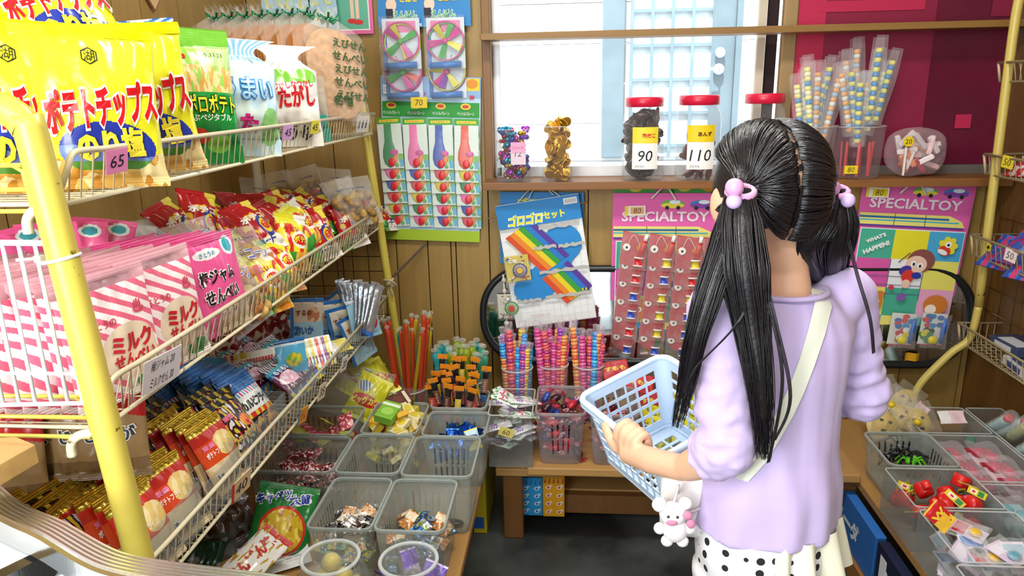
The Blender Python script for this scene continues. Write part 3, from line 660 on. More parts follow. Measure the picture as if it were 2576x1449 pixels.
# each row is one acrylic pocket, packets leaning back one behind the other towards the wall
def rowp(pr, n, px, py, X, step, yaw, lean, lab, j=2.0):
    p = at(px, py, X=X); p.z = Z3; row(pr, n, p, step, yaw, lean, lab, j)
rowp(fr, 7, 405, 1330, -.655, (-.026, -.004, .003), 82, 20, 'orange potato fry packet in the pocket behind the yellow post, {} from the aisle', 4)
rowp(bk, 8, 250, 1300, -.72, (-.028, -.002, .005), 80, 22, 'black fried chicken packet in the pocket nearest the freezer, {} from the aisle', 5)
rowp(fr, 4, 468, 1220, -.66, (-.026, -.003, .004), 82, 22, 'orange potato fry packet in the next pocket past the post, {} from the aisle', 4)
rowp(bk, 4, 405, 1190, -.73, (-.026, -.003, .006), 82, 24, 'black fried chicken packet in the next pocket past the post, {} from the aisle', 4)
rowp(fr, 4, 585, 1140, -.658, (-.026, -.004, .005), 84, 24, 'orange potato fry packet in the third pocket from the post, {} from the aisle', 4)
rowp(bk, 9, 505, 1120, -.735, (-.024, -.004, .008), 82, 26, 'black fried chicken packet behind the orange ones in the third pocket, {} from the aisle', 5)
rowp(bk, 3, 640, 1080, -.665, (-.028, 0, .006), 84, 28, 'black fried chicken packet at the grey divider, {} from the aisle', 5)
rowp(bl, 7, 500, 1030, -.82, (-.022, .002, .008), 82, 24, 'blue-topped packet in the row beside the grey divider, {} from the aisle', 4)
rowp(bl, 6, 590, 1030, -.755, (-.024, 0, .008), 82, 28, 'blue-topped packet in the row before the purple packets, {} from the aisle', 4)
rowp(bl, 5, 680, 1030, -.68, (-.024, 0, .004), 84, 34, 'blue-topped packet in the short row at the rim, {} from the aisle', 5)
rowp(fr, 5, 330, 1180, -.84, (-.024, 0, .01), 80, 28, 'orange potato fry packet deep under the pink striped bags, {} from the aisle', 5)
def kraft(u, v): return '#b3161c' if v > .78 - .2*u else '#9b7d52' if v > .2 else '#7e6340'
b = bag('kr', .11, .17, .03, kraft, back='#8c6e46', seal=.012, seed=57, texts=[('じゃが', .5, .45, .08, .03, '#f0eee6', dict(bold=.1)), ('じゃが', .5, .45, .075, .026, '#26303e', dict(bold=.03, e=.002))])
kr = Proto(b.build('kraft_brown_packet'), .17, 'snack packet', 'kraft brown potato packets in the bottom tray')
for i in range(5): kr.put(at(95 + 62*i, 1085 - 4*i, Y=1.02 + .0*i) if i < 4 else at(20, 1140, Y=.97), 18, 8, 2, f'kraft brown potato packet under the wire grid, {ORD[i]} from the wooden board end')
# thin acrylic pockets
def acrylic(pts, label):
    b = MB(ACR); 
    for q in pts: b.box(*q)
    return tag(b.build('acrylic_divider'), label, 'divider', 'clear acrylic dividers in the bottom tray')
def slab(y, x0=-.66, x1=-.93, h=.085, t=.002): return ((x1, y - t, Z3), (x0, y + t, Z3 + h))
acrylic([slab(1.115), ((-.655, 1.115, Z3), (-.652, 1.25, Z3 + .07)), slab(1.25)], 'clear acrylic pocket around the orange packets next to the post')
acrylic([slab(1.27), ((-.655, 1.27, Z3), (-.652, 1.50, Z3 + .085)), slab(1.50)], 'clear acrylic pocket around the black and orange packets in the middle')
acrylic([slab(.90), ((-.655, .90, Z3), (-.652, 1.10, Z3 + .085)), slab(1.10)], 'clear acrylic pocket around the packets at the yellow post')
acrylic([slab(1.70), ((-.655, 1.52, Z3), (-.652, 1.70, Z3 + .08))], 'clear acrylic pocket in front of the purple packets')
# purple packets
def pur(u, v):
    if v > .82: return '#f0ecf2' if int(u*20) % 2 else '#44324e'
    if v > .66: return '#57b7cc' if v > .74 else '#2f66b0'
    if ell(u, v, .5, .48, .42, .16) < 1: return '#f0b4cc' if nz(u, v, 9) > -.1 else '#f6e6ee'
    if v < .2: return '#e2cc4a' if nz(u, v, 9) > 0 else '#3f7fc0'
    return '#5c1440'
b = bag('pur', .09, .125, .03, pur, back='#541238', seal=.01, nx=36, ny=44, seed=61, texts=[('もちもち', .5, .7, .06, .014, '#fbfbfb', dict(bold=.04)), ('ぶどう', .5, .3, .05, .016, '#f0e0ec', dict(bold=.04))])
pu = Proto(b.build('purple_candy_packet'), .125, 'candy packet', 'purple candy packets in the bottom tray')
for i in range(9):
    r_, c_ = divmod(i, 3)
    pu.put(V((-.665 - .085*r_, 1.66 + .085*c_, Z3 + .012 + .006*r_)), 78, 56, -3, f'purple candy packet, {("rim side", "middle", "wall side")[r_]} row, {ORD[c_]} toward the window', centre=False)
# thin cards of gum standing in a row
cc = ('#c9c23a', '#d8d03c', '#e9e6da', '#d0cc34', '#efe9dc', '#d84a3a', '#e7dfe8', '#8a3f80', '#dcd23a', '#e6e2d6')
def card_packet(c, i):
    b = MB(M('film', c)); b.box((-.042, -.003, 0), (.042, .003, .085), .0015); b.mat(M('film', '#7a2f6a' if i % 3 else '#2a6aa8')).box((-.036, -.0035, .012), (.036, .0034, .035)); b.mat(M('film', '#f4efe0')).box((-.03, -.0036, .05), (.03, .0034, .07))
    b.mat(M('film', '#c8241c')).text('ガム', lambda a, q: V((a, -.0042, .06 + q)), None, .014, bold=.04); return b.build('gum_card_packet')
pc = [Proto(card_packet(c, i), .085, 'candy packet', 'thin gum packets standing in a row') for i, c in enumerate(cc)]
for i in range(30):
    t = i / 29; p = at(575 + 235*t, 900 + 12*t, X=-.85 + .18*t); p.z = Z3 + .03
    pc[i % 10].put(p, 38, 36, 0, f'{("yellow", "yellow", "white", "yellow", "cream", "red", "pale", "purple", "yellow", "cream")[i % 10]} thin gum packet in the standing row, {ORD[i % 20]}{" past the twentieth" if i > 19 else ""} from the wall', centre=False)
def bc(u, v):
    if v > .9: return '#2c74b8'
    if ell(u, v, .55, .5, .28, .16) < 1: return '#e7d03a' if nz(u, v, 8) > 0 else '#7fb84a'
    return '#58b4dc' if v < .85 else '#dceaf0'
b = bag('bc', .085, .11, .012, bc, back='#4aa4d0', seal=.008, seed=63); bcp = Proto(b.build('blue_candy_packet'), .11, 'candy packet')
bcp.put(at(735, 905, X=-.72), 48, 18, 4, 'bright blue candy packet with a yellow shape beside the thin gum packets')
# dried squid packets with blue edges
def sq(u, v):
    if v > .93 or u < .1: return '#2f74bc'
    if ell(u, v, .68, .68, .2, .15) < 1: return '#c8825c' if nz(u, v, 7) > -.1 else '#e6c4a2'
    if v > .8: return '#e4d8c2'
    return '#a9d3e8' if v < .55 else '#e0d2ba'
b = bag('sq', .11, .16, .012, sq, back='#8fc0dc', seal=.012, seed=65, nx=40, ny=50, texts=[('酢いか', .4, .38, .06, .03, '#2d6cae', dict(bold=.05)), ('するめ', .4, .72, .05, .018, '#8c3a2a', dict(bold=.03))])
sp = Proto(b.build('dried_squid_packet'), .16, 'snack packet', 'blue-edged dried squid packets in the bottom tray')
for i, (px, py, X) in enumerate(((772, 815, -.82), (828, 820, -.77), (868, 832, -.72), (750, 850, -.90), (900, 848, -.68), (845, 800, -.80))):
    sp.put(at(px, py, X=X), 40 + 5*i, 10, 8 - 5*i, f'blue-edged dried squid packet, {ORD[i]} upright at the window end of the rack')
def sqr(u, v): return '#c81f24' if ell(u, v, .72, .4, .22, .22) < 1 else '#4f8f3c' if ell(u, v, .45, .5, .2, .14) < 1 else '#e0c832' if ell(u, v, .6, .62, .12, .1) < 1 else '#9fd0e6' if v < .9 else '#cfe4ee'
b = bag('sqr', .10, .13, .012, sqr, back='#7fb8d8', seal=.01, seed=66, texts=[('すっぱい', .35, .25, .05, .02, '#2458a0', dict(bold=.04))])
Proto(b.build('sour_squid_packet'), .13, 'snack packet').put(at(915, 800, X=-.655), 40, 10, -4, 'pale blue packet with red and green figures at the bottom tray rim')
sv = bag('sv', .03, .16, .012, lambda u, v: M('foil', '#b9c0c8') if v > .1 else M('film', '#3a6ab0'), back=M('foil', '#9aa2ac'), seal=.01, nx=10, ny=24, seed=67); svp = Proto(sv.build('silver_stick_packet'), .16, 'snack packet', 'slim silver packets at the window end')
for i in range(8): svp.put(at(872 + 10*i, 762 + 4*(i % 3) + 2*i, Y=2.2 - .02*i), 20 + 5*i, 12, -12 + 6*i, f'slim silver stick packet, {ORD[i]} of the fan in the bottom tray')
yt = bag('yt', .09, .05, .01, lambda u, v: '#e2d86a' if u > .5 else '#e8e0d8', back='#e2d86a', seal=.005, seed=68, nx=14, ny=12); Proto(yt.build('yellow_film_packet'), .05, 'candy packet').put(at(845, 872, X=-.67), 50, 60, 0, 'small pale yellow packet lying on the gum packets beside the rim')
rb = bag('rb', .10, .13, .03, lambda u, v: '#8c1a1e' if nz(u, v, 5) > -.1 else '#d8d2cc', back='#7a1518', seed=69); rbp = Proto(rb.build('dark_red_packet'), .13, 'snack packet')
for i, (px, py) in enumerate(((520, 930), (640, 835), (690, 825), (560, 855))): rbp.put(at(px, py, X=-.93), 50, 50, 10*i - 10, ('dark red packet lying behind the blue-topped packets', 'dark red packet deep in the shade under the middle tray', 'dark red packet under the middle tray next to the squid packets', 'dark red packet deep in the bottom tray above the gum row')[i])
lb = bag('lb', .05, .15, .03, lambda u, v: '#3c8fc4' if v > .3 else '#78b8de', back='#3c8fc4', seed=70); Proto(lb.build('long_blue_packet'), .15, 'snack packet').put(at(545, 950, X=-.84), 70, 62, 40, 'long shiny light blue packet lying slanted behind the purple packets')
# ================================================================ PRICE TAGS ON THE RACK
def price(px, py, X, W, H, col, text, label, yaw=90, roll=0, lean=-14, stripe=None, tcol='#22222a'):
    b = MB(M('paper', col)); b.box((-W/2, -.0006, -H/2), (W/2, .0006, H/2))
    if stripe: b.mat(M('paper', stripe)).box((-W/2, -.0008, -H/2), (-W/2 + W*.12, .0004, H/2))
    b.mat(M('paper', tcol)); ls = text.split('\n')
    for i, t in enumerate(ls): b.text(t, lambda a, q, i=i: V((a, -.0012, q + H*((len(ls) - 1)/2 - i)/max(1.2, len(ls)))), W*.62, H*.5/len(ls)**.7, bold=-.0, shear=.15)
    o = b.build('price_tag'); m_ = orient(yaw, lean, roll); o.location = at(px, py, X=X); o.rotation_euler = m_.to_euler(); return tag(o, label, 'price tag')
XT = XF + .004
price(294, 405, XT, .038, .034, '#ef8fc0', '65', 'pink price tag reading 65 on the top tray rim', 78, -4)
price(724, 333, XT, .036, .034, '#d9a8dc', '45', 'lilac price tag reading 45 on the top tray rim', 74)
price(792, 320, XT, .034, .032, '#e8dc4a', '45', 'yellow price tag reading 45 on the top tray rim', 74)
price(912, 312, XT, .07, .05, '#d8d6cc', '|||', 'white label at the window end of the top tray', 74)
price(408, 930, XT + .004, .085, .055, '#efe9ec', '梅ジャム 20\nミルクせん 30', 'white handwritten card with two prices clipped to the middle tray rim', 82, 0)
price(607, 1222, XT + .004, .058, .045, '#eccfa0', '40', 'cream price tag reading 40 with a red edge on the bottom tray rim', 80, -6, stripe='#d23a30')
price(866, 915, XT, .03, .045, '#f0ece4', '20', 'white price tag reading 20 on the bottom tray rim', 76)
price(810, 985, XT, .034, .045, '#e8dcc4', '35', 'cream price tag reading 35 on the bottom tray rim', 78)
price(762, 1045, XT, .04, .042, '#e8a23c', 'ガム', 'small orange and blue printed tag on the bottom tray rim', 78, 6, stripe='#3a8fc0', tcol='#c03a2a')
# ================================================================ BENCHES, CLEAR TUBS AND THEIR CONTENTS
BENCH = M('wood', '#b3874c', dir='y'); BENCHX = M('wood', '#b98d52', dir='x'); LEGW = M('wood', '#7d5327')
ZB_ = 0.275
t = empty('low_bench', (-.68, 1.75, 0), label='low wooden bench under the wire rack carrying translucent candy bins', cat='bench')
rel(t, MB(BENCH).box((-1.08, 1.14, .25), (-.262, 2.33, ZB_), .003), 'bench_top')
rel(t, MB(BENCH).box((-.30, 1.16, .195), (-.278, 2.31, .25), .002), 'side_rail')
for x in (-1.04, -.33):
    for y in (1.18, 2.25): rel(t, MB(LEGW).box((x, y, 0), (x + .05, y + .05, .25), .003), 'leg')
t = empty('low_bench', (.33, 2.25, 0), label='low wooden bench under the window carrying bins and rope candy tubs', cat='bench')
rel(t, MB(BENCHX).box((-.135, 1.985, .25), (.84, 2.5, ZB_), .003), 'bench_top')
rel(t, MB(BENCHX).box((-.235, 2.02, .225), (-.05, 2.46, .249), .002), 'end_board', 'short board nailed under the bench end')
for x, y in ((-.215, 2.03), (-.215, 2.41), (.79, 2.03), (.79, 2.41)): rel(t, MB(LEGW).box((x, y, 0), (x + .062, y + .05, .225), .003), 'leg')
rel(t, MB(BENCHX).box((-.15, 2.16, .085), (.79, 2.44, .105), .002), 'lower_shelf'); rel(t, MB(LEGW).box((-.15, 2.13, .035), (.79, 2.158, .1), .002), 'lower_rail')
t = empty('low_bench', (1.12, 1.8, 0), label='low wooden bench along the brown wall crowded with toy bins', cat='bench')
rel(t, MB(BENCH).box((.84, 1.12, .225), (1.40, 2.42, .25), .003), 'bench_top')
for x in (.86, 1.34):
    for y in (1.15, 2.34): rel(t, MB(LEGW).box((x, y, 0), (x + .05, y + .05, .225), .003), 'leg')
rel(t, MB(M('wood', '#a06c34', dir='y')).box((.80, 1.14, .0), (.835, 2.12, .055), .003), 'foot_rail')
def tub_bin(x0, x1, y0, y1, h, label, z=ZB_ + .001, col='#b9c2bc', a=.40, slits=True, taper=.012, name='plastic_bin', cat='bin', group=None, rimw=.006, tint=.15):
    """open translucent tub: tapered walls cut by upright slits, floor, thick rolled rim"""
    c = V(((x0 + x1)/2, (y0 + y1)/2, z)); root = empty(name, c, label=label, cat=cat, group=group)
    w, d = (x1 - x0)/2, (y1 - y0)/2; mt = M('bin', col, a=a, tint=tint); b = MB(mt)
    rr_ = lambda k, n=4: rrect(-(w - taper*(1 - k)), -(d - taper*(1 - k)), w - taper*(1 - k), d - taper*(1 - k), .02, n)
    nz_ = 6; base = rr_(0)
    N = len(base); per = []
    # outline resampled so slits stand evenly
    def out(k): 
        p = rr_(k); res = []
        for i in range(len(p)):
            q0, q1 = V((*p[i], 0)), V((*p[(i+1) % len(p)], 0)); L = (q1 - q0).length
            n = max(1, int(L / .0058)) if L > .03 else 1
            for j in range(n): res.append((q0 + (q1 - q0)*(j/n), L > .03 and n or 0, j))
        return res
    o0 = out(0); o1 = out(1)
    m_ = min(len(o0), len(o1))
    P0 = rr_(0, 4); P1 = rr_(1, 4); pts = []
    for i in range(len(P0)):
        A0, B0, A1, B1 = V((*P0[i], 0)), V((*P0[(i+1) % N], 0)), V((*P1[i], 0)), V((*P1[(i+1) % N], 0)); L = (B1 - A1).length; n = max(1, int(L/.0058)) if L > .03 else 1
        for j in range(n): pts.append((A0 + (B0 - A0)*(j/n), A1 + (B1 - A1)*(j/n), n, j))
    lev = [0, .2, .48, .52, .8, 1] if slits else [0, 1]
    ids = [[b.vert(p0*(1 - l) + p1*l + V((0, 0, h*l))) for p0, p1, n, j in pts] for l in lev]
    K = len(pts)
    for li in range(len(lev) - 1):
        for i in range(K):
            n, j = pts[i][2], pts[i][3]
            if slits and li in (1, 3) and n > 4 and 1 < j < n - 2 and j % 3 == 1: continue
            b.face((ids[li][i], ids[li][(i+1) % K], ids[li+1][(i+1) % K], ids[li+1][i]), smooth=True)
    b.face(ids[0][::-1]); b.build('tub', root)
    r_ = MB(M('bin', col, a=min(.9, a + .12), tint=tint), True); q = [V((x, y, h)) for x, y in rr_(1)]
    r_.tube(q, rimw*.55, 6, closed=True); r_.tube([p*1.0 + V((0, 0, -rimw*.8)) for p in q], rimw*.5, 6, closed=True); r_.build('rim', root)
    return root
BG = 'translucent grey candy bins on the bench under the rack'
tub_bin(-.595, -.447, 1.395, 1.615, .165, 'translucent bin of grey candies, second row, directly behind the yellow candy jar')
tub_bin(-.440, -.283, 1.395, 1.615, .165, 'translucent bin of silver candies, second row, directly behind the purple candy jar')
tub_bin(-.605, -.440, 1.632, 1.845, .17, 'translucent bin with a green mark and one clear red-wrapped candy on its floor')
tub_bin(-.432, -.252, 1.625, 1.840, .17, 'nearly empty translucent bin with a black lump on its floor')
tub_bin(-.605, -.442, 1.862, 2.075, .165, 'translucent bin heaped with little yellow candy boxes')
tub_bin(-.425, -.245, 1.855, 2.015, .165, 'translucent bin holding blue foil candies')
tub_bin(-.432, -.262, 2.03, 2.165, .17, 'translucent bin holding orange-topped caramel sticks')
tub_bin(-.84, -.617, 1.64, 1.835, .165, 'wide translucent bin of dark red candies with a green mark, beside the rack', a=.3)
tub_bin(-.87, -.635, 1.85, 2.04, .165, 'wide translucent bin of pink and green candies with a red mark', a=.34)
# coloured price dots on the bin sides
def sticker(p, n, r, col, label, sx=1.0):
    b = MB(M('paper', col), True); b.lathe([(0, 0), (r*.7, .0003), (r, 0)], 14, sx=1, sy=sx); o = b.build('sticker'); o.location = p; o.rotation_euler = V(n).to_track_quat('Z', 'Y').to_euler(); tag(o, label, 'sticker')
sticker((-.6165, 1.70, .40), (1, 0, .05), .012, '#16876a', 'round green sticker on the wide dark red candy bin', 1.5); sticker((-.6055, 1.68, .405), (-1, 0, .05), .012, '#16876a', 'round green sticker on the bin with the clear red-wrapped candy', 1.5)
sticker((-.6345, 1.92, .40), (1, 0, .05), .011, '#b8242a', 'long red sticker on the pink and green candy bin', 2.2)

# ---------------------------------------------------------------- small sweets
def twist(c1, c2, L=.042, r=.009, seed=0, mk='film'):
    b = MB(M(mk, c1), True); b.lathe([(r*.5, -L*.32), (r, -L*.2), (r*1.08, 0), (r, L*.2), (r*.5, L*.32)], 10, sy=.8)
    b.mat(M(mk, c2))
    for s in (-1, 1):
        for k in range(5):
            a = k*2*math.pi/5; e = V((math.cos(a)*r*1.25, math.sin(a)*r*.7, s*L*.55)); e2 = V((math.cos(a + .9)*r*1.25, math.sin(a + .9)*r*.7, s*L*.52)); b.poly([V((0, 0, s*L*.31)), e, e2])
    return b
def flat(c1, c2, W=.034, H=.045, T=.012, text=None, tc='#222222', seed=0, split=.5, kind='film', spots=None):
    def f(u, v):
        if spots and nz(u*1.2, v, 6, seed) > .18: return spots
        if v > .93 or v < .07: return c2
        return c1 if v > split else c2
    return bag('swt%d' % seed, W, H, T, f, back=c1, seal=.004, nx=14, ny=18, seed=seed, wr=.0022, kind=kind, texts=[(text, .5, .6, W*.8, H*.28, tc, dict(bold=.04))] if text else ())
def heap(protos, box, n, label, group, z0, dz=.012, tilt=40, seed=0, dome=.0):
    """n sweets lying loose in a bin: box = x0, x1, y0, y1"""
    rnd = random.Random(seed); x0, x1, y0, y1 = box; cols = max(2, int(math.sqrt(n * (x1-x0) / max(.01, (y1-y0))) + .5)); 
    for i in range(n):
        u = rnd.random(); v = rnd.random(); lay = i / n
        p = V((x0 + (x1-x0)*u, y0 + (y1-y0)*v, z0 + dz*lay*4 + dome*(1 - (2*u-1)**2)*(1 - (2*v-1)**2)))
        pr, lb = protos[i % len(protos)] if isinstance(protos[0], tuple) else (protos[i % len(protos)], label)
        pr.put(p, rnd.uniform(-180, 180), 90 + rnd.uniform(-tilt, tilt), rnd.uniform(-50, 50), lb, group=group)
def P_(mb, name, H, cat='candy'): return Proto(mb.build(name), H, cat)
gr1 = P_(flat('#8b8684', '#e6e2dc', text='ガム', seed=101, spots='#4a4648', kind='foil'), 'wrapped_candy', .045); gr2 = P_(flat('#c8c4c0', '#5f4c46', seed=102, spots='#f2efe8', kind='foil'), 'wrapped_candy', .045); gr3 = P_(flat('#86b43c', '#d8c24a', text='☺', seed=103, spots='#3a7ab8'), 'wrapped_candy', .045); gr4 = P_(flat('#d9b48c', '#efe8da', seed=104, spots='#b8743c'), 'wrapped_candy', .045)
bx1 = (-.575, -.468, 1.425, 1.585)
heap([(gr1, 'grey and silver wrapped candy in the bin behind the yellow candy jar'), (gr2, 'silver and brown wrapped candy in the bin behind the yellow candy jar'), (gr3, 'green-printed candy in the bin behind the yellow candy jar'), (gr4, 'tan-printed candy in the bin behind the yellow candy jar')], bx1, 34, '', 'candies in the bin behind the yellow jar', .325, .013, seed=1, dome=.03)
sl1 = P_(flat('#b9bec2', '#7f8a92', seed=105, spots='#2f6cb4', kind='foil'), 'wrapped_candy', .045); sl2 = P_(flat('#d8dcdc', '#3a78c0', text='☻', tc='#8fb83c', seed=106, spots='#dfe6ea', kind='foil'), 'wrapped_candy', .045)
heap([(sl1, 'silver and blue wrapped candy in the bin behind the purple candy jar'), (sl2, 'silver candy with a green face in the bin behind the purple candy jar'), (P_(flat('#e2cda8', '#c9803c', seed=107, spots='#f0e6d0'), 'wrapped_candy', .045), 'amber-printed candy in the bin behind the purple candy jar')], (-.418, -.305, 1.425, 1.585), 30, '', 'candies in the bin behind the purple jar', .322, .013, seed=2, dome=.02)
cr = P_(flat('#7a1c22', '#8c2a30', W=.04, H=.05, seed=108, spots='#d8d0d0'), 'wrapped_candy', .05)
heap([cr], (-.81, -.645, 1.67, 1.81), 32, 'dark red wrapped candy in the wide bin beside the rack', 'dark red candies in the wide bin', .325, .020, seed=3, dome=.02)
pg = P_(flat('#c43c50', '#d85a6c', W=.045, H=.055, seed=109, spots='#f0d8d0'), 'wrapped_candy', .055); gg = P_(flat('#a9b23a', '#d0d060', W=.04, H=.05, seed=110), 'wrapped_candy', .05)
heap([(pg, 'pink wrapped candy in the wide bin with the red mark'), (pg, 'pink wrapped candy in the wide bin with the red mark'), (gg, 'yellow-green wrapped candy in the wide bin with the red mark')], (-.84, -.665, 1.88, 2.01), 27, '', 'candies in the bin with the red mark', .33, .022, seed=4, dome=.02)
rc = twist('#8c1c24', '#e8e4e4', .06, .014, mk='film'); P_(rc, 'wrapped_candy', 0).put((-.51, 1.69, .295), 20, 84, 0, 'single clear-wrapped dark red candy on the floor of the green-marked bin')
cw = flat('#e6e8e8', '#c8cccc', W=.06, H=.07, T=.015, seed=111, kind='foil'); P_(cw, 'candy_wrapper', .07, 'wrapper').put((-.545, 1.69, .292), 60, 85, 20, 'crumpled silver wrapper beside the dark red candy in the green-marked bin')
b = MB(M('candy', '#141214'), True); b.ball((0, 0, 0), (.03, .014, .008), 12); o = b.build('dark_candy'); o.location = (-.31, 1.67, .286); tag(o, 'flat black candy lying on the floor of the nearly empty bin', 'candy')
# little yellow boxes
def candy_box(c1, c2, spot, i):
    b = MB(M('paper', c1)); b.box((-.018, -.008, -.027), (.018, .008, .027), .001); b.mat(M('paper', c2))
    b.box((-.0182, -.0082, .012), (.0182, .0082, .02))
    b.mat(M('paper', spot)); b.prism([(x*1.0, y) for x, y in [(.012*math.cos(a), .012*math.sin(a)) for a in [k*.524 for k in range(12)]]], 0, .0004) if False else None
    b.text('●', lambda a, q: V((a, -.0085, q - .006)), .024); b.text('●', lambda a, q: V((-a, .0085, q - .006)), .024)
    b.mat(M('paper', '#3a3a34')).text('|||||', lambda a, q: V((-a, .0086, q + .006)), .02, .006)
    return Proto(b.build('candy_box'), 0, 'candy box')
yb = [(candy_box('#dfc53a', '#f3ecd0', '#f0e070', 0), 'small yellow lemon candy box in the heaped bin'), (candy_box('#efe4b0', '#e0b52c', '#e3cf3a', 1), 'small cream candy box with a yellow band in the heaped bin'), (candy_box('#e3ac1e', '#f2e2a8', '#f4ea9c', 2), 'small amber candy box in the heaped bin'), (candy_box('#d8cf4a', '#f0eedc', '#c8c03a', 3), 'small yellow-green candy box in the heaped bin')]
heap([yb[0], yb[1], yb[2], yb[1], yb[0], yb[3]], (-.585, -.462, 1.88, 2.055), 40, '', 'little candy boxes in the heaped bin', .345, .022, 70, seed=5, dome=.03)
g2 = candy_box('#7fb83a', '#e8efd8', '#9fd05a', 4); g2.put((-.535, 1.93, .475), 40, 75, 50, 'single light green candy box on top of the yellow box heap', scale=1.5)
g3 = candy_box('#5a2a20', '#e0d0b8', '#6a3a2a', 5); g3.put((-.525, 2.035, .465), 20, 60, 70, 'single brown chocolate candy box at the back of the yellow box heap', scale=1.3)
# blue foil candies
bf = P_(flat('#1c4fb0', '#2f74d0', W=.04, H=.06, T=.014, text='ソーダ', tc='#e8f0ff', seed=115, kind='foil'), 'wrapped_candy', .06); bf2 = P_(flat('#2a62c0', '#123a90', W=.04, H=.06, T=.014, seed=116, kind='foil'), 'wrapped_candy', .06)
rnd = random.Random(7)
for i in range(26):
    (bf, bf2)[i % 2].put(V((-.40 + .13*rnd.random(), 1.88 + .11*rnd.random(), .36 + .03*rnd.random())), rnd.uniform(-60, 60), rnd.uniform(0, 40), rnd.uniform(-40, 40), 'blue foil soda candy standing in the bin by the caramel sticks', group='blue foil candies')
wf = P_(flat('#bfe0f0', '#e8d23a', W=.04, H=.06, T=.012, text='☺', tc='#203a80', seed=117), 'wrapped_candy', .06); wf.put((-.285, 1.91, .405), 10, 20, -15, 'pale blue candy with a yellow face at the end of the blue foil candies')
# caramel sticks with orange combs
def stick(c1, c2):
    b = MB(M('film', '#1c1818')); b.box((-.009, -.006, 0), (.009, .006, .105), .002); b.mat(M('film', c1)).box((-.0094, -.0066, .03), (.0094, .0066, .078), .001); b.mat(M('film', c2)).box((-.0094, -.0068, .0), (.0094, .0067, .022), .001)
    b.mat(M('film', '#f4ecd8')).text('キャラメル', lambda a, q: V((-q*1.0, -.0072, .054 + a)), .036, .008)
    o = b.build('caramel_stick'); e = MB(M('film', '#e08a1e'))
    for k in range(9): e.box((-.0158 + .0035*k, -.0016 - .0014*(k % 2), .104), (-.0158 + .0035*k + .0033, .0016 + .0014*(k % 2), .119))
    e.build('crimped_end', o); return Proto(o, 0, 'candy stick')
cs = [stick(*c) for c in (('#b03a30', '#3a5aa0'), ('#6a3a2a', '#d84a8a'), ('#d8b83a', '#c82a2a'), ('#8a5a4a', '#2f6ab0'))]
rnd = random.Random(9)
for i in range(24):
    r_, c_ = divmod(i, 5); cs[i % 4].put(V((-.412 + .031*c_ + .012*(r_ % 2) - .006 + .004*rnd.random(), 2.05 + .022*r_, .385 + .016*r_ + .014*rnd.random())), rnd.uniform(-20, 20), rnd.uniform(-6, 10), rnd.uniform(-14, 14), ('caramel stick with a red band and orange crimped end in the crowded bin', 'caramel stick with a brown band and orange crimped end in the crowded bin', 'caramel stick with a yellow band and orange crimped end in the crowded bin', 'caramel stick with a tan band and orange crimped end in the crowded bin')[i % 4], group='caramel sticks')
# tall clear jars of jelly sticks
def jar(x, y, r, h, label, name='clear_jar', z=ZB_ + .001, top=1.0, col='#dfe6e4', a=.12, lip=True):
    root = empty(name, (x, y, z), label=label, cat='jar'); b = MB(M('clearplastic', col, a=a), True)
    b.lathe([(r*.86, .001), (r*.9, .004), (r*top, h)], 28); b.build('jar', root)
    if lip: MB(M('bin', col, a=.5), True).tube([(r*top*math.cos(k*math.pi/14), r*top*math.sin(k*math.pi/14), h) for k in range(28)], .0028, 6, closed=True).build('rim', root)
    return root
def digits(root, s, p, n, H, col='#23282c'):
    b = MB(M('paper', col)); b.text(s, lambda a, q: V((a, 0, q)), None, H, bold=-.01, shear=.1); o = b.build('handwritten_price', root); o.location = p; o.rotation_euler = (0, 0, n)
j1 = jar(-.545, 2.225, .066, .155, 'clear tub of long red, yellow and teal jelly sticks, price 35'); digits(j1, '35', (.035, -.062, .10), R(28), .024)
j2 = jar(-.365, 2.255, .084, .18, 'clear tub of bumpy teal and lime jelly sticks, price 35'); digits(j2, '35', (.06, -.066, .12), R(38), .024)
def jelly(L, r, col, bumpy):
    b = MB(M('gel', col, tint=.8), True); n = 22
    prof = [(r*.25, 0), (r, .008)] + [(r*(1 + (.16*math.sin(i*1.9) if bumpy else .02*math.sin(i))), .008 + (L - .03)*i/n) for i in range(1, n)] + [(r, L - .022), (r*.5, L - .014)]
    b.lathe(prof, 10); b.mat(M('clearfilm', '#eef2ea', s=80)).lathe([(r*.5, L - .014), (r*1.1, L - .006), (r*.9, L)], 10); return Proto(b.build('jelly_stick'), 0, 'jelly stick')
jr, jy, jt, jl = (jelly(.43, .0085, '#d8502c', 0), jelly(.43, .0075, '#c9b02a', 0), jelly(.37, .0075, '#2fa396', 0), jelly(.42, .0075, '#8fae2e', 0))
rnd = random.Random(11)
for i in range(24):
    a = rnd.uniform(0, 6.28); q = .045*math.sqrt(rnd.random()); pr, nm = ((jr, 'red'), (jr, 'red'), (jr, 'red'), (jy, 'yellow'), (jr, 'red'), (jt, 'teal'), (jl, 'lime'), (jy, 'yellow'))[i % 8]
    x = q*math.cos(a); lean = 10*x/.045 if nm in ('red', 'lime') else (14 if nm == 'yellow' else -8 + 20*(i % 3 > 0))
    pr.put(V((-.545 + x*.7, 2.225 + q*math.sin(a)*.7, ZB_ + .006)), 0, rnd.uniform(-3, 3), lean*.7, f'long smooth {nm} jelly stick in the tall clear tub', centre=False, scale=rnd.uniform(.82, 1.0), group=f'{nm} jelly sticks in the tall tub')
kt, kl, kg = jelly(.30, .0115, '#38b0b4', 1), jelly(.305, .0115, '#a8bc34', 1), jelly(.295, .0115, '#56b492', 1)
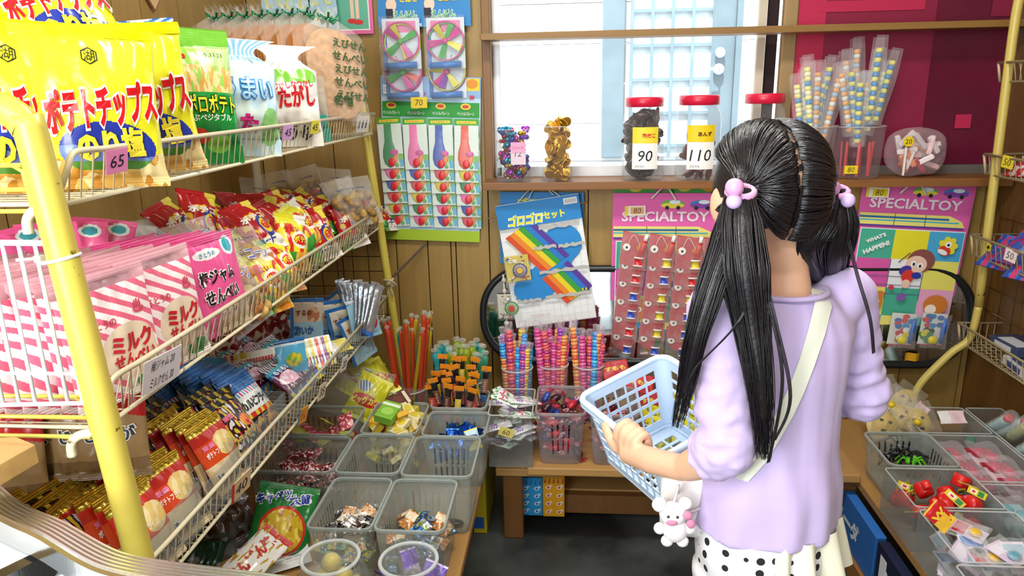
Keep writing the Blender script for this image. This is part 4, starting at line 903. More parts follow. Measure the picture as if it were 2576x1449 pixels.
for i in range(34):
    a = i*2.4; q = .068*math.sqrt((i + .5)/34); x = q*math.cos(a); pr, nm = ((kt, 'teal'), (kl, 'lime'), (kg, 'sea green'))[int((x + .07)/.047) % 3 if i % 4 else i % 3]
    pr.put(V((-.365 + x*.85, 2.255 + q*math.sin(a)*.8, ZB_ + .006)), 0, rnd.uniform(-3, 3), 7*x/.07 + rnd.uniform(-3, 3), f'bumpy {nm} jelly stick in the wide clear tub', centre=False, scale=rnd.uniform(.86, 1.02), group=f'{nm} jelly sticks in the wide tub')
# clear sack with lime and red snack bags
def lime(u, v):
    if ell(u, v, .5, .42, .46, .13) < 1: return '#c92f1c'
    if ell(u, v, .28, .7, .22, .12) < 1: return '#2f6cb0' if (u*20 + v*14) % 2 < 1.2 else '#e8ecf0'
    return '#d6d42a' if nz(u, v, 5) > -.25 else '#e6e04a'
lm = Proto(bag('lime', .11, .15, .035, lime, back='#cfce28', seal=.012, seed=121, wr=.006, texts=[('ビッグカツ', .5, .42, .09, .026, '#f4ec5a', dict(bold=.05, rot=.2))]).build('lime_snack_bag'), .15, 'snack bag')
for i, (px, py, Y, yw, ln, rl) in enumerate(((925, 1000, 2.12, 10, 30, 28), (945, 955, 2.2, 20, 50, -24), (905, 945, 2.22, -10, 50, 20))): lm.put(at(px, py, Y=Y), yw, ln, rl, ('lime snack bag with red lettering in front of the clear sack heap', 'lime snack bag lying on top of the heap before the red jelly sticks', 'lime snack bag at the rack side of the heap before the red jelly sticks')[i])
f = bag('sack', .22, .17, .12, lambda u, v: M('clearfilm', '#eef0e4'), back=M('clearfilm', '#eef0e4'), seed=123, wr=.01, nx=24, ny=24)
Proto(f.build('clear_sack'), .17, 'sack').put(at(895, 985, Y=2.14), 15, 20, 20, 'crumpled clear plastic sack around the lime snack bags')
# round jars of gum balls
def mouth_jar(x, y, label):
    root = empty('candy_jar', (x, y, ZB_ + .001), label=label, cat='jar'); b = MB(M('clearplastic', '#d8dedc', a=.14), True)
    b.lathe([(.070, 0), (.078, .012), (.078, .10), (.074, .13), (.062, .148), (.058, .152), (.058, .172)], 36); b.build('jar', root)
    MB(M('bin', '#e4eae8', a=.55), True).tube([(.0585*math.cos(k*math.pi/18), .0585*math.sin(k*math.pi/18), .172) for k in range(36)], .0042, 8, closed=True).build('rim', root)
    lb = MB(M('film', '#c9c4bc'))
    for k in range(7): a0 = R(-125 + 12*k); lb.mat(M('film', ('#c84a3a', '#d8b83a', '#c86a3a', '#e0d8c8', '#b8523a', '#7a9a4a', '#d0c0a0')[k])); lb.poly([(.0785*math.cos(a0), .0785*math.sin(a0), .02), (.0785*math.cos(a0 + .2), .0785*math.sin(a0 + .2), .02), (.0785*math.cos(a0 + .2), .0785*math.sin(a0 + .2), .062), (.0785*math.cos(a0), .0785*math.sin(a0), .062)])
    lb.build('printed_label', root); return root
mouth_jar(-.50, 1.285, 'clear wide-mouthed jar of yellow gum balls on the bench end'); mouth_jar(-.335, 1.285, 'clear wide-mouthed jar of purple gum balls at the bench corner')
def gum(c, name): 
    b = MB(M('plastic', c), True); b.ball((0, 0, 0), .0195, 16); o = b.build('gum_ball'); f = MB(M('clearfilm', '#f4f2e6', s=60), True); f.ball((0, 0, 0), .0215, 12)
    for s in (-1, 1):
        for k in range(5): a = k*1.257; f.poly([V((s*.02, 0, 0)), V((s*.036, .014*math.cos(a), .014*math.sin(a))), V((s*.034, .014*math.cos(a + 1), .014*math.sin(a + 1)))])
    f.build('wrapper', o); return Proto(o, 0, 'gum ball')
gy, gp = gum('#d8c41e', 'y'), gum('#3a1030', 'p')
rnd = random.Random(13)
for cx_, pr, nm in ((-.50, gy, 'yellow'), (-.335, gp, 'dark purple')):
    k = 0
    for zz, rr_, n in ((.024, .046, 7), (.058, .046, 7), (.092, .044, 6), (.118, .024, 3)) if pr is gy else ((.024, .046, 7), (.058, .044, 7), (.092, .040, 5), (.116, .020, 2)):
        for i in range(n):
            a = i*2*math.pi/n + zz*40; pr.put(V((cx_ + rr_*math.cos(a), 1.285 + rr_*math.sin(a), ZB_ + zz)), rnd.uniform(0, 360), rnd.uniform(0, 60), 0, f'{nm} gum ball in its clear twist inside the wide-mouthed jar', group=f'{nm} gum balls')
gy.put(V((-.505, 1.30, ZB_ + .150)), 30, 20, 0, 'yellow gum ball on top of the others in the jar')
lp = flat('#6a4ab0', '#d8c8e8', W=.05, H=.07, T=.01, seed=125, spots='#8a6ac8'); lpp = P_(lp, 'purple_wrapper', .07, 'wrapper')
for i in range(4): lpp.put(V((-.335 + .045*math.cos(i*1.7), 1.285 + .045*math.sin(i*1.7), ZB_ + .128)), i*70, 30, 20, 'purple and lilac printed wrapper between the purple gum balls', group='purple gum wrappers')
# ---------------------------------------------------------------- low packets between rack and bins
def cab(u, v):
    if ell(u, v, .5, .36, .40, .33) < 1 and u > .12:
        if ell(u, v, .5, .36, .36, .29) > 1: return '#d8382a'
        if ell(u, v, .36, .28, .13, .1) < 1: return '#f2f2ea'
        return '#dcb62e' if nz(u*1.5, v, 7) > .0 else '#f0d85a' if nz(u*1.5, v, 7, 3) > 0 else '#b8861c'
    return '#1f7a36'
b = bag('cab', .15, .18, .045, cab, back='#1f7a36', seal=.014, nx=60, ny=70, seed=131, wr=.004, texts=[('キャベツ', .28, .80, .09, .034, '#f4f4ee', dict(bold=.10, rot=.25)), ('キャベツ', .28, .80, .086, .030, '#20329c', dict(bold=.04, rot=.25, e=.002)), ('太郎', .70, .80, .058, .032, '#f4f4ee', dict(bold=.10, rot=.25)), ('太郎', .70, .80, .054, .028, '#20329c', dict(bold=.04, rot=.25, e=.002)), ('コーン', .36, .30, .03, .009, '#3a8a5a', {}), ('スナック', .36, .26, .034, .009, '#3a8a5a', {})])
Proto(b.build('cabbage_snack_bag'), .18, 'snack bag').put(at(712, 1312, Z=.36), 30, 38, 22, 'green corn snack bag with blue lettering leaning beside the yellow candy jar')
def don(u, v): return '#c8962e' if (nz(u*2, v, 6) > .22) else '#f1eee6' if v < .9 else '#c42a24'
b = bag('don', .085, .2, .03, don, back='#efece4', seal=.014, nx=30, ny=50, seed=133, wr=.004, texts=[('どんどん焼', .5, .5, .14, .034, '#c42a24', dict(bold=.05, rot=1.57))])
Proto(b.build('white_snack_bag'), .2, 'snack bag').put(at(632, 1412, Z=.36), 62, 62, 78, 'white snack bag with red lettering lying at the front of the bench')
b = bag('brn', .13, .15, .05, lambda u, v: M('film', '#4a2f20') if nz(u, v, 5) > -.05 else M('clearfilm', '#e0dcd4'), back='#3a2418', seed=135, wr=.008); Proto(b.build('brown_snack_bag'), .15, 'snack bag').put(at(585, 1315, Z=.33), 40, 50, -10, 'dark brown and clear snack bag in the shade under the rack')
b = bag('gds', .12, .15, .04, lambda u, v: '#16402c' if nz(u, v, 5) > -.2 else '#8a8a84', back='#16402c', seed=136, wr=.008); Proto(b.build('green_snack_bag'), .15, 'snack bag').put(at(500, 1400, Z=.30), 20, 70, 10, 'dark green snack bag in the shade below the bottom tray rim')
b = MB(M('paper', '#e9ebea')); b.grid(10, 10, lambda u, v: V((u*.16 - .08, v*.11 - .055, .004*math.sin(u*5 + v*3)))); b.mat(M('paper', '#7c8488'))
for k in range(7): b.text('ーーーーーー', lambda a, q, k=k: V((a, .04 - .012*k + q, .006)), .12, .002)
o = b.build('paper_sheet'); o.location = at(690, 1395, Z=.30); o.rotation_euler = (R(18), R(-8), R(28)); tag(o, 'white printed paper sheet lying under the green corn snack bag', 'paper')
# flat yellow box on the floor at the bench end
b = MB(M('paper', '#cdbb22')); b.box((-.315, 2.05, .001), (-.272, 2.32, .262), .002); o = rel(empty('yellow_carton', (-.29, 2.18, 0), label='flat yellow carton standing on the floor between the two benches', cat='carton'), b, 'carton'); 
b = MB(M('paper', '#2a5aa8')).box((-.3145, 2.048, .02), (-.28, 2.05, .06)); rel(o.parent, b, 'blue_label', 'small blue label')
# ---------------------------------------------------------------- freezer edge, lower corner
ZR = .885
path = [at(px, py, Z=ZR) for px, py in ((-420, 1000), (-40, 1228), (140, 1335), (245, 1396), (320, 1422), (420, 1438), (700, 1474), (1150, 1532))]
fz = empty('ice_freezer', path[2], label='chest freezer with a ridged aluminium rim and white lid at the corner', cat='freezer')
for q in path: q.x = max(q.x, XL + .03)
def bandprof(off, dz): return [p + V((off[0], off[1], dz)) for p in path]
b = MB(M('metal', '#e2e5e8')); sp = smooth_path(path, 5)
nrm = []
for i, p in enumerate(sp):
    tg = (sp[min(i+1, len(sp)-1)] - sp[max(i-1, 0)]).normalized(); nrm.append(V((tg.y, -tg.x, 0)))
prof = [(-.025, -.035), (-.025, -.004), (-.022, 0)]
for k in range(6): a = -.02 + k*.0068; prof += [(a, .0), (a + .0015, .003), (a + .0042, .003), (a + .0055, 0)]
prof += [(.025, -.002), (.027, -.03)]
ids = [[b.vert(p + n*o_*.74 + V((0, 0, dz))) for o_, dz in prof] for p, n in zip(sp, nrm)]
for i in range(len(sp) - 1):
    for k in range(len(prof) - 1): b.face((ids[i][k], ids[i+1][k], ids[i+1][k+1], ids[i][k+1]))
rel(fz, b, 'aluminium_rim')
inner = [p + n*.018 for p, n in zip(sp, nrm)]
b = MB(M('plastic', '#cfd4d6')); lo = [V((p.x, p.y, .0)) for p in inner]
far = [V((inner[-1].x, .12, 0)), V((inner[0].x, .12, 0))]
ring = [(p.x, p.y) for p in inner] + [(f_.x, f_.y) for f_ in far]
b.prism(ring, .05, .80); rel(fz, b, 'freezer_body')
lid = [at(px, py, Z=.845) for px, py in ((-200, 1180), (-20, 1285), (150, 1372), (10, 1440), (-300, 1500))]
b = MB(M('plastic', '#dfe6ea')); b.prism([(p.x, p.y) for p in lid], .835, .85, .002); rel(fz, b, 'sliding_lid')
b = MB(M('metal', '#9a9ea2')); q0, q1 = at(-40, 1452, Z=.85), at(128, 1368, Z=.85); dv = (q1 - q0).normalized(); nv = V((dv.y, -dv.x, 0)); b.poly([q0, q1, q1 + nv*.02, q0 + nv*.02]); b.poly([q0 + nv*.02, q1 + nv*.02, q1 + nv*.02 + V((0, 0, -.04)), q0 + nv*.02 + V((0, 0, -.04))]); rel(fz, b, 'lid_edge')
b = MB(M('film', '#d8dcda')); b.grid(8, 8, lambda u, v: V((u*.07 - .035, v*.04 - .02, .004*math.sin(u*7 + v*5)))); b.mat(M('film', '#e0d020')).poly([(-.03, -.012, .007), (-.018, -.012, .007), (-.018, .002, .007), (-.03, .002, .007)])
o = b.build('ice_wrapper'); o.location = at(140, 1425, Z=.82); o.rotation_euler = (0, 0, R(25)); tag(o, 'crumpled white wrapper under the freezer rim', 'wrapper')
b = MB(M('wood', '#cfa86a', dir='x')); pp = [at(px, py, Z=.93) for px, py in ((-200, 1080), (88, 1118), (86, 1128), (-200, 1240))]
b.prism([(p.x, p.y) for p in (at(-120, 1108, Z=.945), at(-120, 1235, Z=.945), at(88, 1118, Z=.945), at(40, 1098, Z=.945))], .918, .945, .001); o = b.build('wooden_board'); tag(o, 'pale wooden board end sticking out above the freezer rim', 'board')
# ================================================================ BACK WALL CARDS, MIRROR, CANDY ON THE WINDOW-SIDE BENCH
class Card:
    """flat printed card hanging on the wall; a, b run in metres from its centre"""
    def __init__(s, name, px, py, W, H, col, roll=0, yaw=0, lean=0, Y=2.585, t=.0012, label=None, cat='card', group=None):
        s.W, s.H, s.t = W, H, t; s.root = empty(name, at(px, py, Y=Y), orient(yaw, lean, roll).to_euler(), label, cat, group)
        s.b = MB(M('paper', col)); s.b.box((-W/2, -t, -H/2), (W/2, t, H/2)); s.lay = 0
    def P(s, a, q): return V((a, -s.t - .0003*s.lay - .0002, q))
    def up(s): s.lay += 1; return s
    def rect(s, a0, q0, a1, q1, col, kind='paper'): s.up(); s.b.mat(M(kind, col)).poly([s.P(a0, q0), s.P(a1, q0), s.P(a1, q1), s.P(a0, q1)]); return s
    def poly(s, pts, col, kind='paper'): s.up(); s.b.mat(M(kind, col)).poly([s.P(*p) for p in pts]); return s
    def ell(s, a, q, ra, rq, col, rot=0, kind='paper', n=24):
        c_, s_ = math.cos(rot), math.sin(rot); return s.poly([(a + ra*math.cos(k*2*math.pi/n)*c_ - rq*math.sin(k*2*math.pi/n)*s_, q + ra*math.cos(k*2*math.pi/n)*s_ + rq*math.sin(k*2*math.pi/n)*c_) for k in range(n)], col, kind)
    def txt(s, t, a, q, w, h, col, **k): s.up(); s.b.mat(M('paper', col)).text(t, s.P, w, h, dx=a, dy=q, **k) if not k.get('rot') else s.b.mat(M('paper', col)).text(t, lambda x, y: s.P(a + x, q + y), w, h, **k); return s
    def line(s, a0, q0, a1, q1, wd, col):
        d = V((a1 - a0, q1 - q0)).normalized(); n = V((-d.y, d.x))*wd/2; return s.poly([(a0 - n.x, q0 - n.y), (a1 - n.x, q1 - n.y), (a1 + n.x, q1 + n.y), (a0 + n.x, q0 + n.y)], col)
    def done(s, part='card'): return s.b.build(part, s.root)
def span(px0, px1, py, Y): return abs((at(px1, py, Y=Y) - at(px0, py, Y=Y)).x)
# long rounded mirror leaning on the wall behind the goods
mc0, mc1 = at(1216, 780, Y=2.56), at(2440, 800, Y=2.56); z0, z1 = at(1600, 905, Y=2.56).z, at(1510, 676, Y=2.56).z
mir = empty('wall_mirror', ((mc0.x + mc1.x)/2, 2.565, (z0 + z1)/2), label='long black-framed mirror with round ends leaning behind the hanging toy cards', cat='mirror')
mir.location.y = 2.55; mir.rotation_euler = (R(-5), 0, 0)
mw, mh = (mc1.x - mc0.x)/2, (z1 - z0)/2
pl_ = [V((x, 0, z)) for x, z in rrect(-mw, -mh, mw, mh, mh*.92, 10)]
MB(M('plastic', '#1d2022'), True).tube(pl_, .013, 10, closed=True).build('mirror_frame', mir)
mm_, nt, bs = new_mat('mirror glass'); bs.inputs['Metallic'].default_value = 1; bs.inputs['Roughness'].default_value = .06; bs.inputs['Base Color'].default_value = (.72, .75, .74, 1)
MB(mm_).poly([(p.x, .004, p.z) for p in pl_]).build('mirror_glass', mir)
# balloon card
W_ = span(962, 1206, 430, 2.585); H_ = (at(1085, 200, Y=2.585) - at(1085, 612, Y=2.585)).z
c = Card('balloon_card', 1085, 405, W_, H_, '#b9d9ee', roll=2.2, label='blue and lime hanging card of balloon packets below the propeller toys', cat='toy card')
c.rect(-W_/2, -H_/2, W_/2, -H_/2 + .04, '#a9c832'); c.rect(-W_/2, H_/2 - .07, W_/2, H_/2, '#8fb4dc'); c.rect(W_/2 - .06, H_/2 - .045, W_/2 - .005, H_/2 - .004, '#e8d23a'); c.ell(W_/2 - .03, H_/2 - .022, .02, .016, '#e0922a')
c.rect(-W_/2 + .004, H_/2 - .135, W_/2 - .004, H_/2 - .085, '#2f9a3c')
for k in range(4): a = -W_/2 + W_*(k + .5)/4 - .008; c.ell(a, H_/2 - .098, .018, .011, '#e8d84a'); c.ell(a, H_/2 - .098, .012, .006, '#d84a3a'); c.txt('ペンシルバルーン', a, H_/2 - .122, .06, .012, '#f4f4e8', bold=.02)
c.txt('ふうせん', -.06, H_/2 - .05, .09, .022, '#d84a9a', bold=.05); c.txt('20', W_/2 - .03, H_/2 - .066, None, .014, '#d8302a', bold=.05); c.rect(-W_/2 + .01, H_/2 - .06, -W_/2 + .05, H_/2 - .03, '#f0f0f0'); c.txt('||||||', -W_/2 + .03, H_/2 - .045, .034, .02, '#3a3a3a')
c.done(); CR = c.root
def balloon_pack(W, H, col, i, full):
    root = empty('balloon_packet'); b = MB(M('paper', '#e4efe6')); b.box((-W/2, -.001, 0), (W/2, .001, H)); b.mat(M('paper', '#49a838')).box((-W/2, -.0016, H - .022), (W/2, .0016, H)); b.mat(M('paper', '#e8d84a')).box((-W*.4, -.002, H - .016), (W*.4, .002, H - .007)); b.mat(M('paper', '#c83a2a')).text('ペンシルバルーン', lambda a, q: V((a, -.0024, H - .0115 + q)), W*.7, .005, bold=.04)
    b.mat(M('paper', '#7fbf4a')).box((W*.3, -.0018, .02), (W/2, .0016, .05)); b.mat(M('paper', '#58b4d8')).box((W*.34, -.002, .005), (W/2, .0016, .03)); b.build('backing_card', root)
    e = MB(M('plastic', col), True); prof = [(.004, 0), (.018, .012), (.024, .035), (.022, .06), (.014, .09), (.0125, H - .026)]
    e.lathe(prof, 14, (-.006, -.004, .004), sy=.28); e.build('balloon', root)
    g = MB(M('plastic', '#d8262c'), True); g.ball((0.0, -.015, .022), (.012, .004, .015)); g.mat(M('plastic', '#e88a2a')); g.ball((.014, -.011, .033), (.009, .004, .02), q=Euler((0, R(20), 0)).to_quaternion()); g.mat(M('plastic', '#d04a9a')); g.ball((.012, -.013, .056), (.014, .003, .01)); g.mat(M('plastic', '#5cb43a')); g.ball((.018, -.010, .012), (.007, .004, .007)); g.build('printed_balloon', root)
    f = MB(M('clearfilm', '#eef4f2', s=40), True); f.grid(8, 12, lambda u, v: V(((u - .5)*W, -.014 - .003*math.sin(u*9 + v*7), v*(H - .02)))); f.build('wrapper', root)
    for ch in root.children:
        for v in ch.data.vertices: v.co.y *= .3
    return Proto(root, H, 'balloon packet')
cols = (('#1f8a4a', 'green'), ('#ee6fb0', 'pink'), ('#2f54b8', 'blue'), ('#e8573c', 'coral'), ('#e6cf30', 'yellow'), ('#de4a5a', 'rose'))
bpk = [balloon_pack(W_/4.15, .175, cc_, i, 1) for i, (cc_, _) in enumerate(cols)]
order = ((0, 1, 2, 3), (1, 2, 5, 4), (2, 5, 4, 0), (5, 4, 0, 1), (4, 0, 1, 2), (0, 1, 2, 5))
# shingled rows: each lower row peeps out below the one in front
m_ = CR.rotation_euler.to_matrix()
for r_ in range(6):
    for k in range(4):
        ztop = H_/2 - .138 - .042*r_; a = -W_/2 + W_*(k + .5)/4 + .003*r_*.6
        p = CR.location + m_ @ V((a, -.0375 + .0058*r_, ztop - .175)); o = bpk[order[r_][k]]
        o.put(p, 0, 2.0, -2 + 1.2*k, f'{cols[order[r_][k]][1]} balloon packet, {ORD[r_]} row from the top, {ORD[k]} from the rack on the balloon card', centre=False)
# propeller toys in two columns
rt = Card('propeller_toy_card', 1066, 20, span(948, 1180, 100, 2.57), .12, '#2f86c8', Y=2.575, label='blue header card with green lettering above the propeller toys', cat='toy card')
for s in (-1, 1):
    rt.txt('えんばん', s*.065, -.02, .085, .03, '#ffffff', bold=.09); rt.txt('えんばん', s*.065, -.02, .08, .026, '#2c9a3a', bold=.03); rt.rect(s*.065 - .06, -.058, s*.065 + .055, -.048, '#e8f0f4'); rt.ell(s*.065 - .045, .012, .018, .022, '#f0d0b8'); rt.rect(s*.065 - .064, -.03, s*.065 - .04, .0, '#1c2030'); rt.txt('とばせ', s*.065 + .015, .03, .06, .022, '#e8d23a', bold=.05)
rt.done()
def propeller(rim, c1, c2, c3, px, py, Y, label, rr_=.062):
    root = empty('propeller_toy', at(px, py, Y=Y), label=label, cat='propeller toy'); rnd = random.Random(px)
    MB(M('plastic', rim), True).tube([(rr_*math.cos(k*math.pi/18), 0, rr_*math.sin(k*math.pi/18)) for k in range(36)], .0028, 6, closed=True).build('ring', root)
    MB(M('plastic', c2), True).tube([(rr_*.97*math.cos(k*math.pi/18) + .004, .006, rr_*.97*math.sin(k*math.pi/18) - .004) for k in range(36)], .0024, 6, closed=True).build('ring', root)
    for k in range(6):
        a = k*math.pi/3 + rnd.random(); b = MB(M('plastic', (c1, c2, c3)[k % 3])); ca, sa = math.cos(a), math.sin(a); n_ = V((-sa, 0, ca)); d = V((ca, 0, sa)); t_ = V((0, -.006, 0))
        for sgn in (1,):
            p0, p1 = d*.008, d*rr_*.92; i_ = [b.vert(q) for q in (p0 - n_*.006 + t_, p1 - n_*.012 + t_*1.6, p1 + n_*.012, p0 + n_*.006, p0 - n_*.006 + t_ + V((0, .003, 0)), p1 - n_*.012 + t_*1.6 + V((0, .003, 0)), p1 + n_*.012 + V((0, .003, 0)), p0 + n_*.006 + V((0, .003, 0)))]
            for q in ((0, 1, 2, 3), (7, 6, 5, 4), (0, 4, 5, 1), (1, 5, 6, 2), (2, 6, 7, 3)): b.face([i_[x] for x in q])
        b.build('blade', root)
    b = MB(M('plastic', c1), True); b.ball((0, -.008, 0), (.01, .008, .01)); b.build('hub', root)
    b = MB(M('plastic', '#2a78c8'), True); b.tube([(-.052, -.004, -rr_ - .016), (.052, -.004, -rr_ - .013)], .011, 12); b.mat(M('plastic', '#1c5cae')); b.tube([(-.054, -.004, -rr_ - .016), (-.05, -.004, -rr_ - .016)], .0115, 12); b.build('launcher_handle', root)
    b = MB(M('paper', '#d8e2ea')); b.box((-.064, .012, -.088), (.064, .0135, .075)); b.mat(M('paper', '#e07aa8')).box((-.05, .0115, .03), (.05, .0125, .066)); b.mat(M('paper', '#2f6cc0')).box((-.064, .0115, -.085), (-.05, .0125, .02)); b.build('backing_card', root)
    f = MB(M('clearfilm', '#f0f4f6', s=24), True); f.grid(16, 18, lambda u, v: V(((u - .5)*.136, -.018 - .005*math.sin(u*8 + v*5) - .003*math.sin(v*19), -.092 + .172*v))); f.build('wrapper', root)
propeller('#d8379a', '#3fae4a', '#d8d23a', '#c8389a', 1008, 105, 2.545, 'propeller toy with a pink and yellow ring, window-away one of the upper pair')
propeller('#d8379a', '#d8379a', '#4aae52', '#d8d23a', 1120, 103, 2.545, 'propeller toy with mostly pink blades, upper pair, next to the window post')
propeller('#d8379a', '#3fae4a', '#d8379a', '#d84a3a', 1014, 182, 2.565, 'half-covered propeller toy below the pink and yellow ringed one')
propeller('#c8c83a', '#d8379a', '#8a4ab0', '#d8d23a', 1124, 180, 2.565, 'half-covered propeller toy below the one with mostly pink blades')
price(1054, 255, 0, .001, .001, '#e8d23a', '7', 'x') if False else None
def tag_at(p, W, H, col, text, label, yaw=0, roll=0, lean=0, **k):
    b = MB(M('paper', col)); b.box((-W/2, -.0006, -H/2), (W/2, .0006, H/2)); st = k.get('stripe')
    if st: b.mat(M('paper', st[0])).box((-W/2, -.0009, -H/2), (-W/2 + W*st[1], .0004, H/2))
    if k.get('inner'): b.mat(M('paper', k['inner'])).box((-W*.22, -.0009, -H*.36), (W*.42, .0004, H*.36))
    b.mat(M('paper', '#22222a')).text(text, lambda a, q: V((a + W*k.get('off', 0), -.0014, q)), None, H*k.get('th', .55), bold=-.01, shear=.12)
    o = b.build('price_tag', None); o.location = p; o.rotation_euler = orient(yaw, lean, roll).to_euler(); return tag(o, label, 'price tag')
tag_at(at(1054, 258, Y=2.535), .056, .036, '#e6c932', '70', 'yellow price tag reading 70 between the propellers and the balloons')
# cards above the crackers, partly out of view
c = Card('toy_card', 800, -30, span(655, 918, 50, 2.58), .30, '#e76fa6', Y=2.585, label='pink-edged card with a green picture behind the pale blue packets', cat='toy card'); w2 = c.W/2
c.rect(-w2 + .012, -.138, w2 - .012, .15, '#f3f0ea'); c.rect(-w2 + .016, -.134, w2 - .016, .15, '#66b79a')
a = w2 - .062; c.rect(a - .014, -.10, a - .002, -.03, '#f0cdb4'); c.rect(a + .004, -.10, a + .016, -.03, '#f0cdb4'); c.ell(a - .01, -.108, .016, .008, '#d8302a'); c.ell(a + .012, -.112, .016, .008, '#d8302a'); c.poly([(a - .035, -.035), (a + .03, -.035), (a + .02, .04), (a - .02, .04)], '#3f9ac0')
for k in range(5): c.ell(a - .022 + .011*k, -.02 + .012*(k % 2), .004, .004, '#e8d84a')
c.done()
for i, (px, py, r_) in enumerate(((690, -18, 0), (742, -14, -2), (812, 15, -3))):
    c = Card('moon_packet', px, py, .095, .13 if i < 2 else .16, '#a9cfe0', roll=r_, Y=2.555, label=f'pale blue packet with yellow moons hanging over the pink-edged card, {ORD[i]} from the wall corner', cat='toy packet')
    for k in range(4): c.ell(-.022 + .044*(k % 2), -.03 + .05*(k//2), .015, .018, '#d8dc8a'); c.ell(-.017 + .044*(k % 2), -.028 + .05*(k//2), .010, .013, '#bcd8de')
    c.rect(-.04, -c.H/2 + .004, .04, -c.H/2 + .014, '#7fb0c8'); c.done()
# dangling heart on the wall over the rack
b = MB(M('paper', '#8a5a34')); b.prism([(x, y) for x, y in [(0, -.04), (.034, -.005), (.03, .022), (.012, .026), (0, .014), (-.012, .026), (-.03, .022), (-.034, -.005)]], 0, .004); b.mat(M('paper', '#d9b48a')).prism([(x*.84, y*.84 - .002) for x, y in [(0, -.04), (.034, -.005), (.03, .022), (.012, .026), (0, .014), (-.012, .026), (-.03, .022), (-.034, -.005)]], .0038, .0046)
b.mat(M('paper', '#7a4a2a')).text('くじ', lambda a, q: V((a, q + .0, .0052)), .03); o = b.build('heart_tag'); o.location = at(382, -12, X=XL + .006); o.rotation_euler = (R(90), 0, R(90)); tag(o, 'tan heart-shaped wooden tag hanging high on the panelled wall', 'tag')
# string tied to the rack post, and its peg line up to the balloon card
b = MB(M('cloth', '#5a4c3a'), True); b.tube([at(985, 700, Y=2.40), at(1030, 655, Y=2.50), at(1072, 612, Y=2.57)], .005, 8); o = b.build('cord'); tag(o, 'dark cord running from the rack post up to the balloon card', 'cord')
b = MB(M('cloth', '#c2b79c'), True); p0 = at(980, 712, Y=2.37); b.tube(smooth_path([p0 + V((-.02, 0, .01)), p0 + V((.012, -.02, .012)), p0 + V((.02, 0, -.01)), p0 + V((-.01, .01, -.012)), p0 + V((.0, -.02, .0)), p0 + V((.018, -.01, .02))]), .004, 6); b.tube([p0, p0 + V((-.01, -.01, -.05))], .003, 6); b.tube([p0, p0 + V((.012, -.012, -.045))], .003, 6); o = b.build('string_knot'); tag(o, 'pale string knotted round the yellow post near the silver packets', 'string')
# ---- big white rainbow card and the blue one behind it
def goro(px, py, W, H, roll, Y, front, label):
    c = Card('rainbow_toy_card', px, py, W, H, '#f1f3f2', roll=roll, Y=Y, label=label, cat='toy card'); w, h = W/2, H/2
    if not front: c.rect(-w, -h, w, h, '#2a84c8'); c.txt('ゴロゴロ', -.01, h - .035, W*.5, .03, '#e8e03a', bold=.06); c.done(); return c
    for k in range(13): x = -w + W*k/12; c.rect(x - .0004, -h, x + .0004, h - .08, '#d5dde0')
    for k in range(14): z = -h + (H - .08)*k/14; c.rect(-w, z - .0004, w, z + .0004, '#d5dde0')
    pts = []   # the blue S-shaped band
    for k in range(26): t = k/25; pts.append((-w*.02 + w*.9*math.sin(R(10 + 150*t))*.95, h*.5 - h*.62*t))
    c.ell(w*.46, h*.28, w*.46, h*.30, '#2a8ad0', .35); c.ell(-w*.30, -h*.32, w*.62, h*.26, '#2a8ad0', .30); c.poly([(w*.9, h*.18), (w*.5, -h*.12), (-w*.1, -h*.5), (-w*.7, -h*.22), (0, h*.1), (w*.3, h*.45)], '#2a8ad0')
    for (x0, z0, x1, z1) in ((-w*.60, h*.56, w*.18, -h*.08), (w*.12, -h*.16, w*.62, -h*.62)):
        for k, cc_ in enumerate(('#d8502a', '#e88a2a', '#e8d22a', '#3aa03a', '#2a7ac8', '#5a3a9a')):
            o_ = (k - 2.5)*.016; c.poly([(x0 + o_*1.05, z0 + o_*.55 + .004), (x0 + o_*1.05 + .0168, z0 + o_*.55 + .013), (x1 + o_*1.05 + .0168, z1 + o_*.55 + .013), (x1 + o_*1.05, z1 + o_*.55 + .004)], cc_)
    c.rect(-w, h - .085, w, h, '#2a84c8'); c.txt('ゴロゴロ', -w*.33, h - .06, W*.42, .042, '#ffffff', bold=.08, shear=.2); c.txt('ゴロゴロ', -w*.33, h - .06, W*.40, .038, '#e8e03a', bold=.05, shear=.2); c.txt('セット', w*.36, h - .058, W*.26, .028, '#e8e03a', bold=.05); c.rect(w - .055, h - .03, w - .008, h - .008, '#e8eaea'); c.txt('|||||||', w - .031, h - .019, .036, .014, '#4a4a4a')
    for a0, q0, a1 in ((-w*.05, h - .10, w*.9), (-w*.25, h*.26, w*.3), (w*.35, h*.24, w*.97), (-w*.2, -h*.14, w*.98), (-w*.85, -h*.56, -w*.25), (-w*.15, -h*.55, w*.95)):
        n = 9; top_ = [(a0 + (a1 - a0)*k/n, q0 + .006 + .004*math.sin(k*2.7)) for k in range(n + 1)]; bt = [(a0 + (a1 - a0)*k/n, q0 - .006 + .003*math.sin(k*1.9)) for k in range(n, -1, -1)]; c.poly(bt + top_[::1], '#bcbab4')
    for k in range(8): c.ell(w*.78 + .006*(k % 4), -h*.5 + .004*(k//4) - .0, .004, .003, ('#e8d23a', '#4a4a6a', '#d8d84a', '#3a3a8a')[k % 4])
    c.txt('ゴロゴロセット', -w*.35, -h*.82, .075, .014, '#d8a8a0'); c.done(); return c
goro(1362, 575, span(1258, 1468, 550, 2.56), .26, 1, 2.572, 0, 'blue card with yellow lettering hanging behind the white rainbow card')
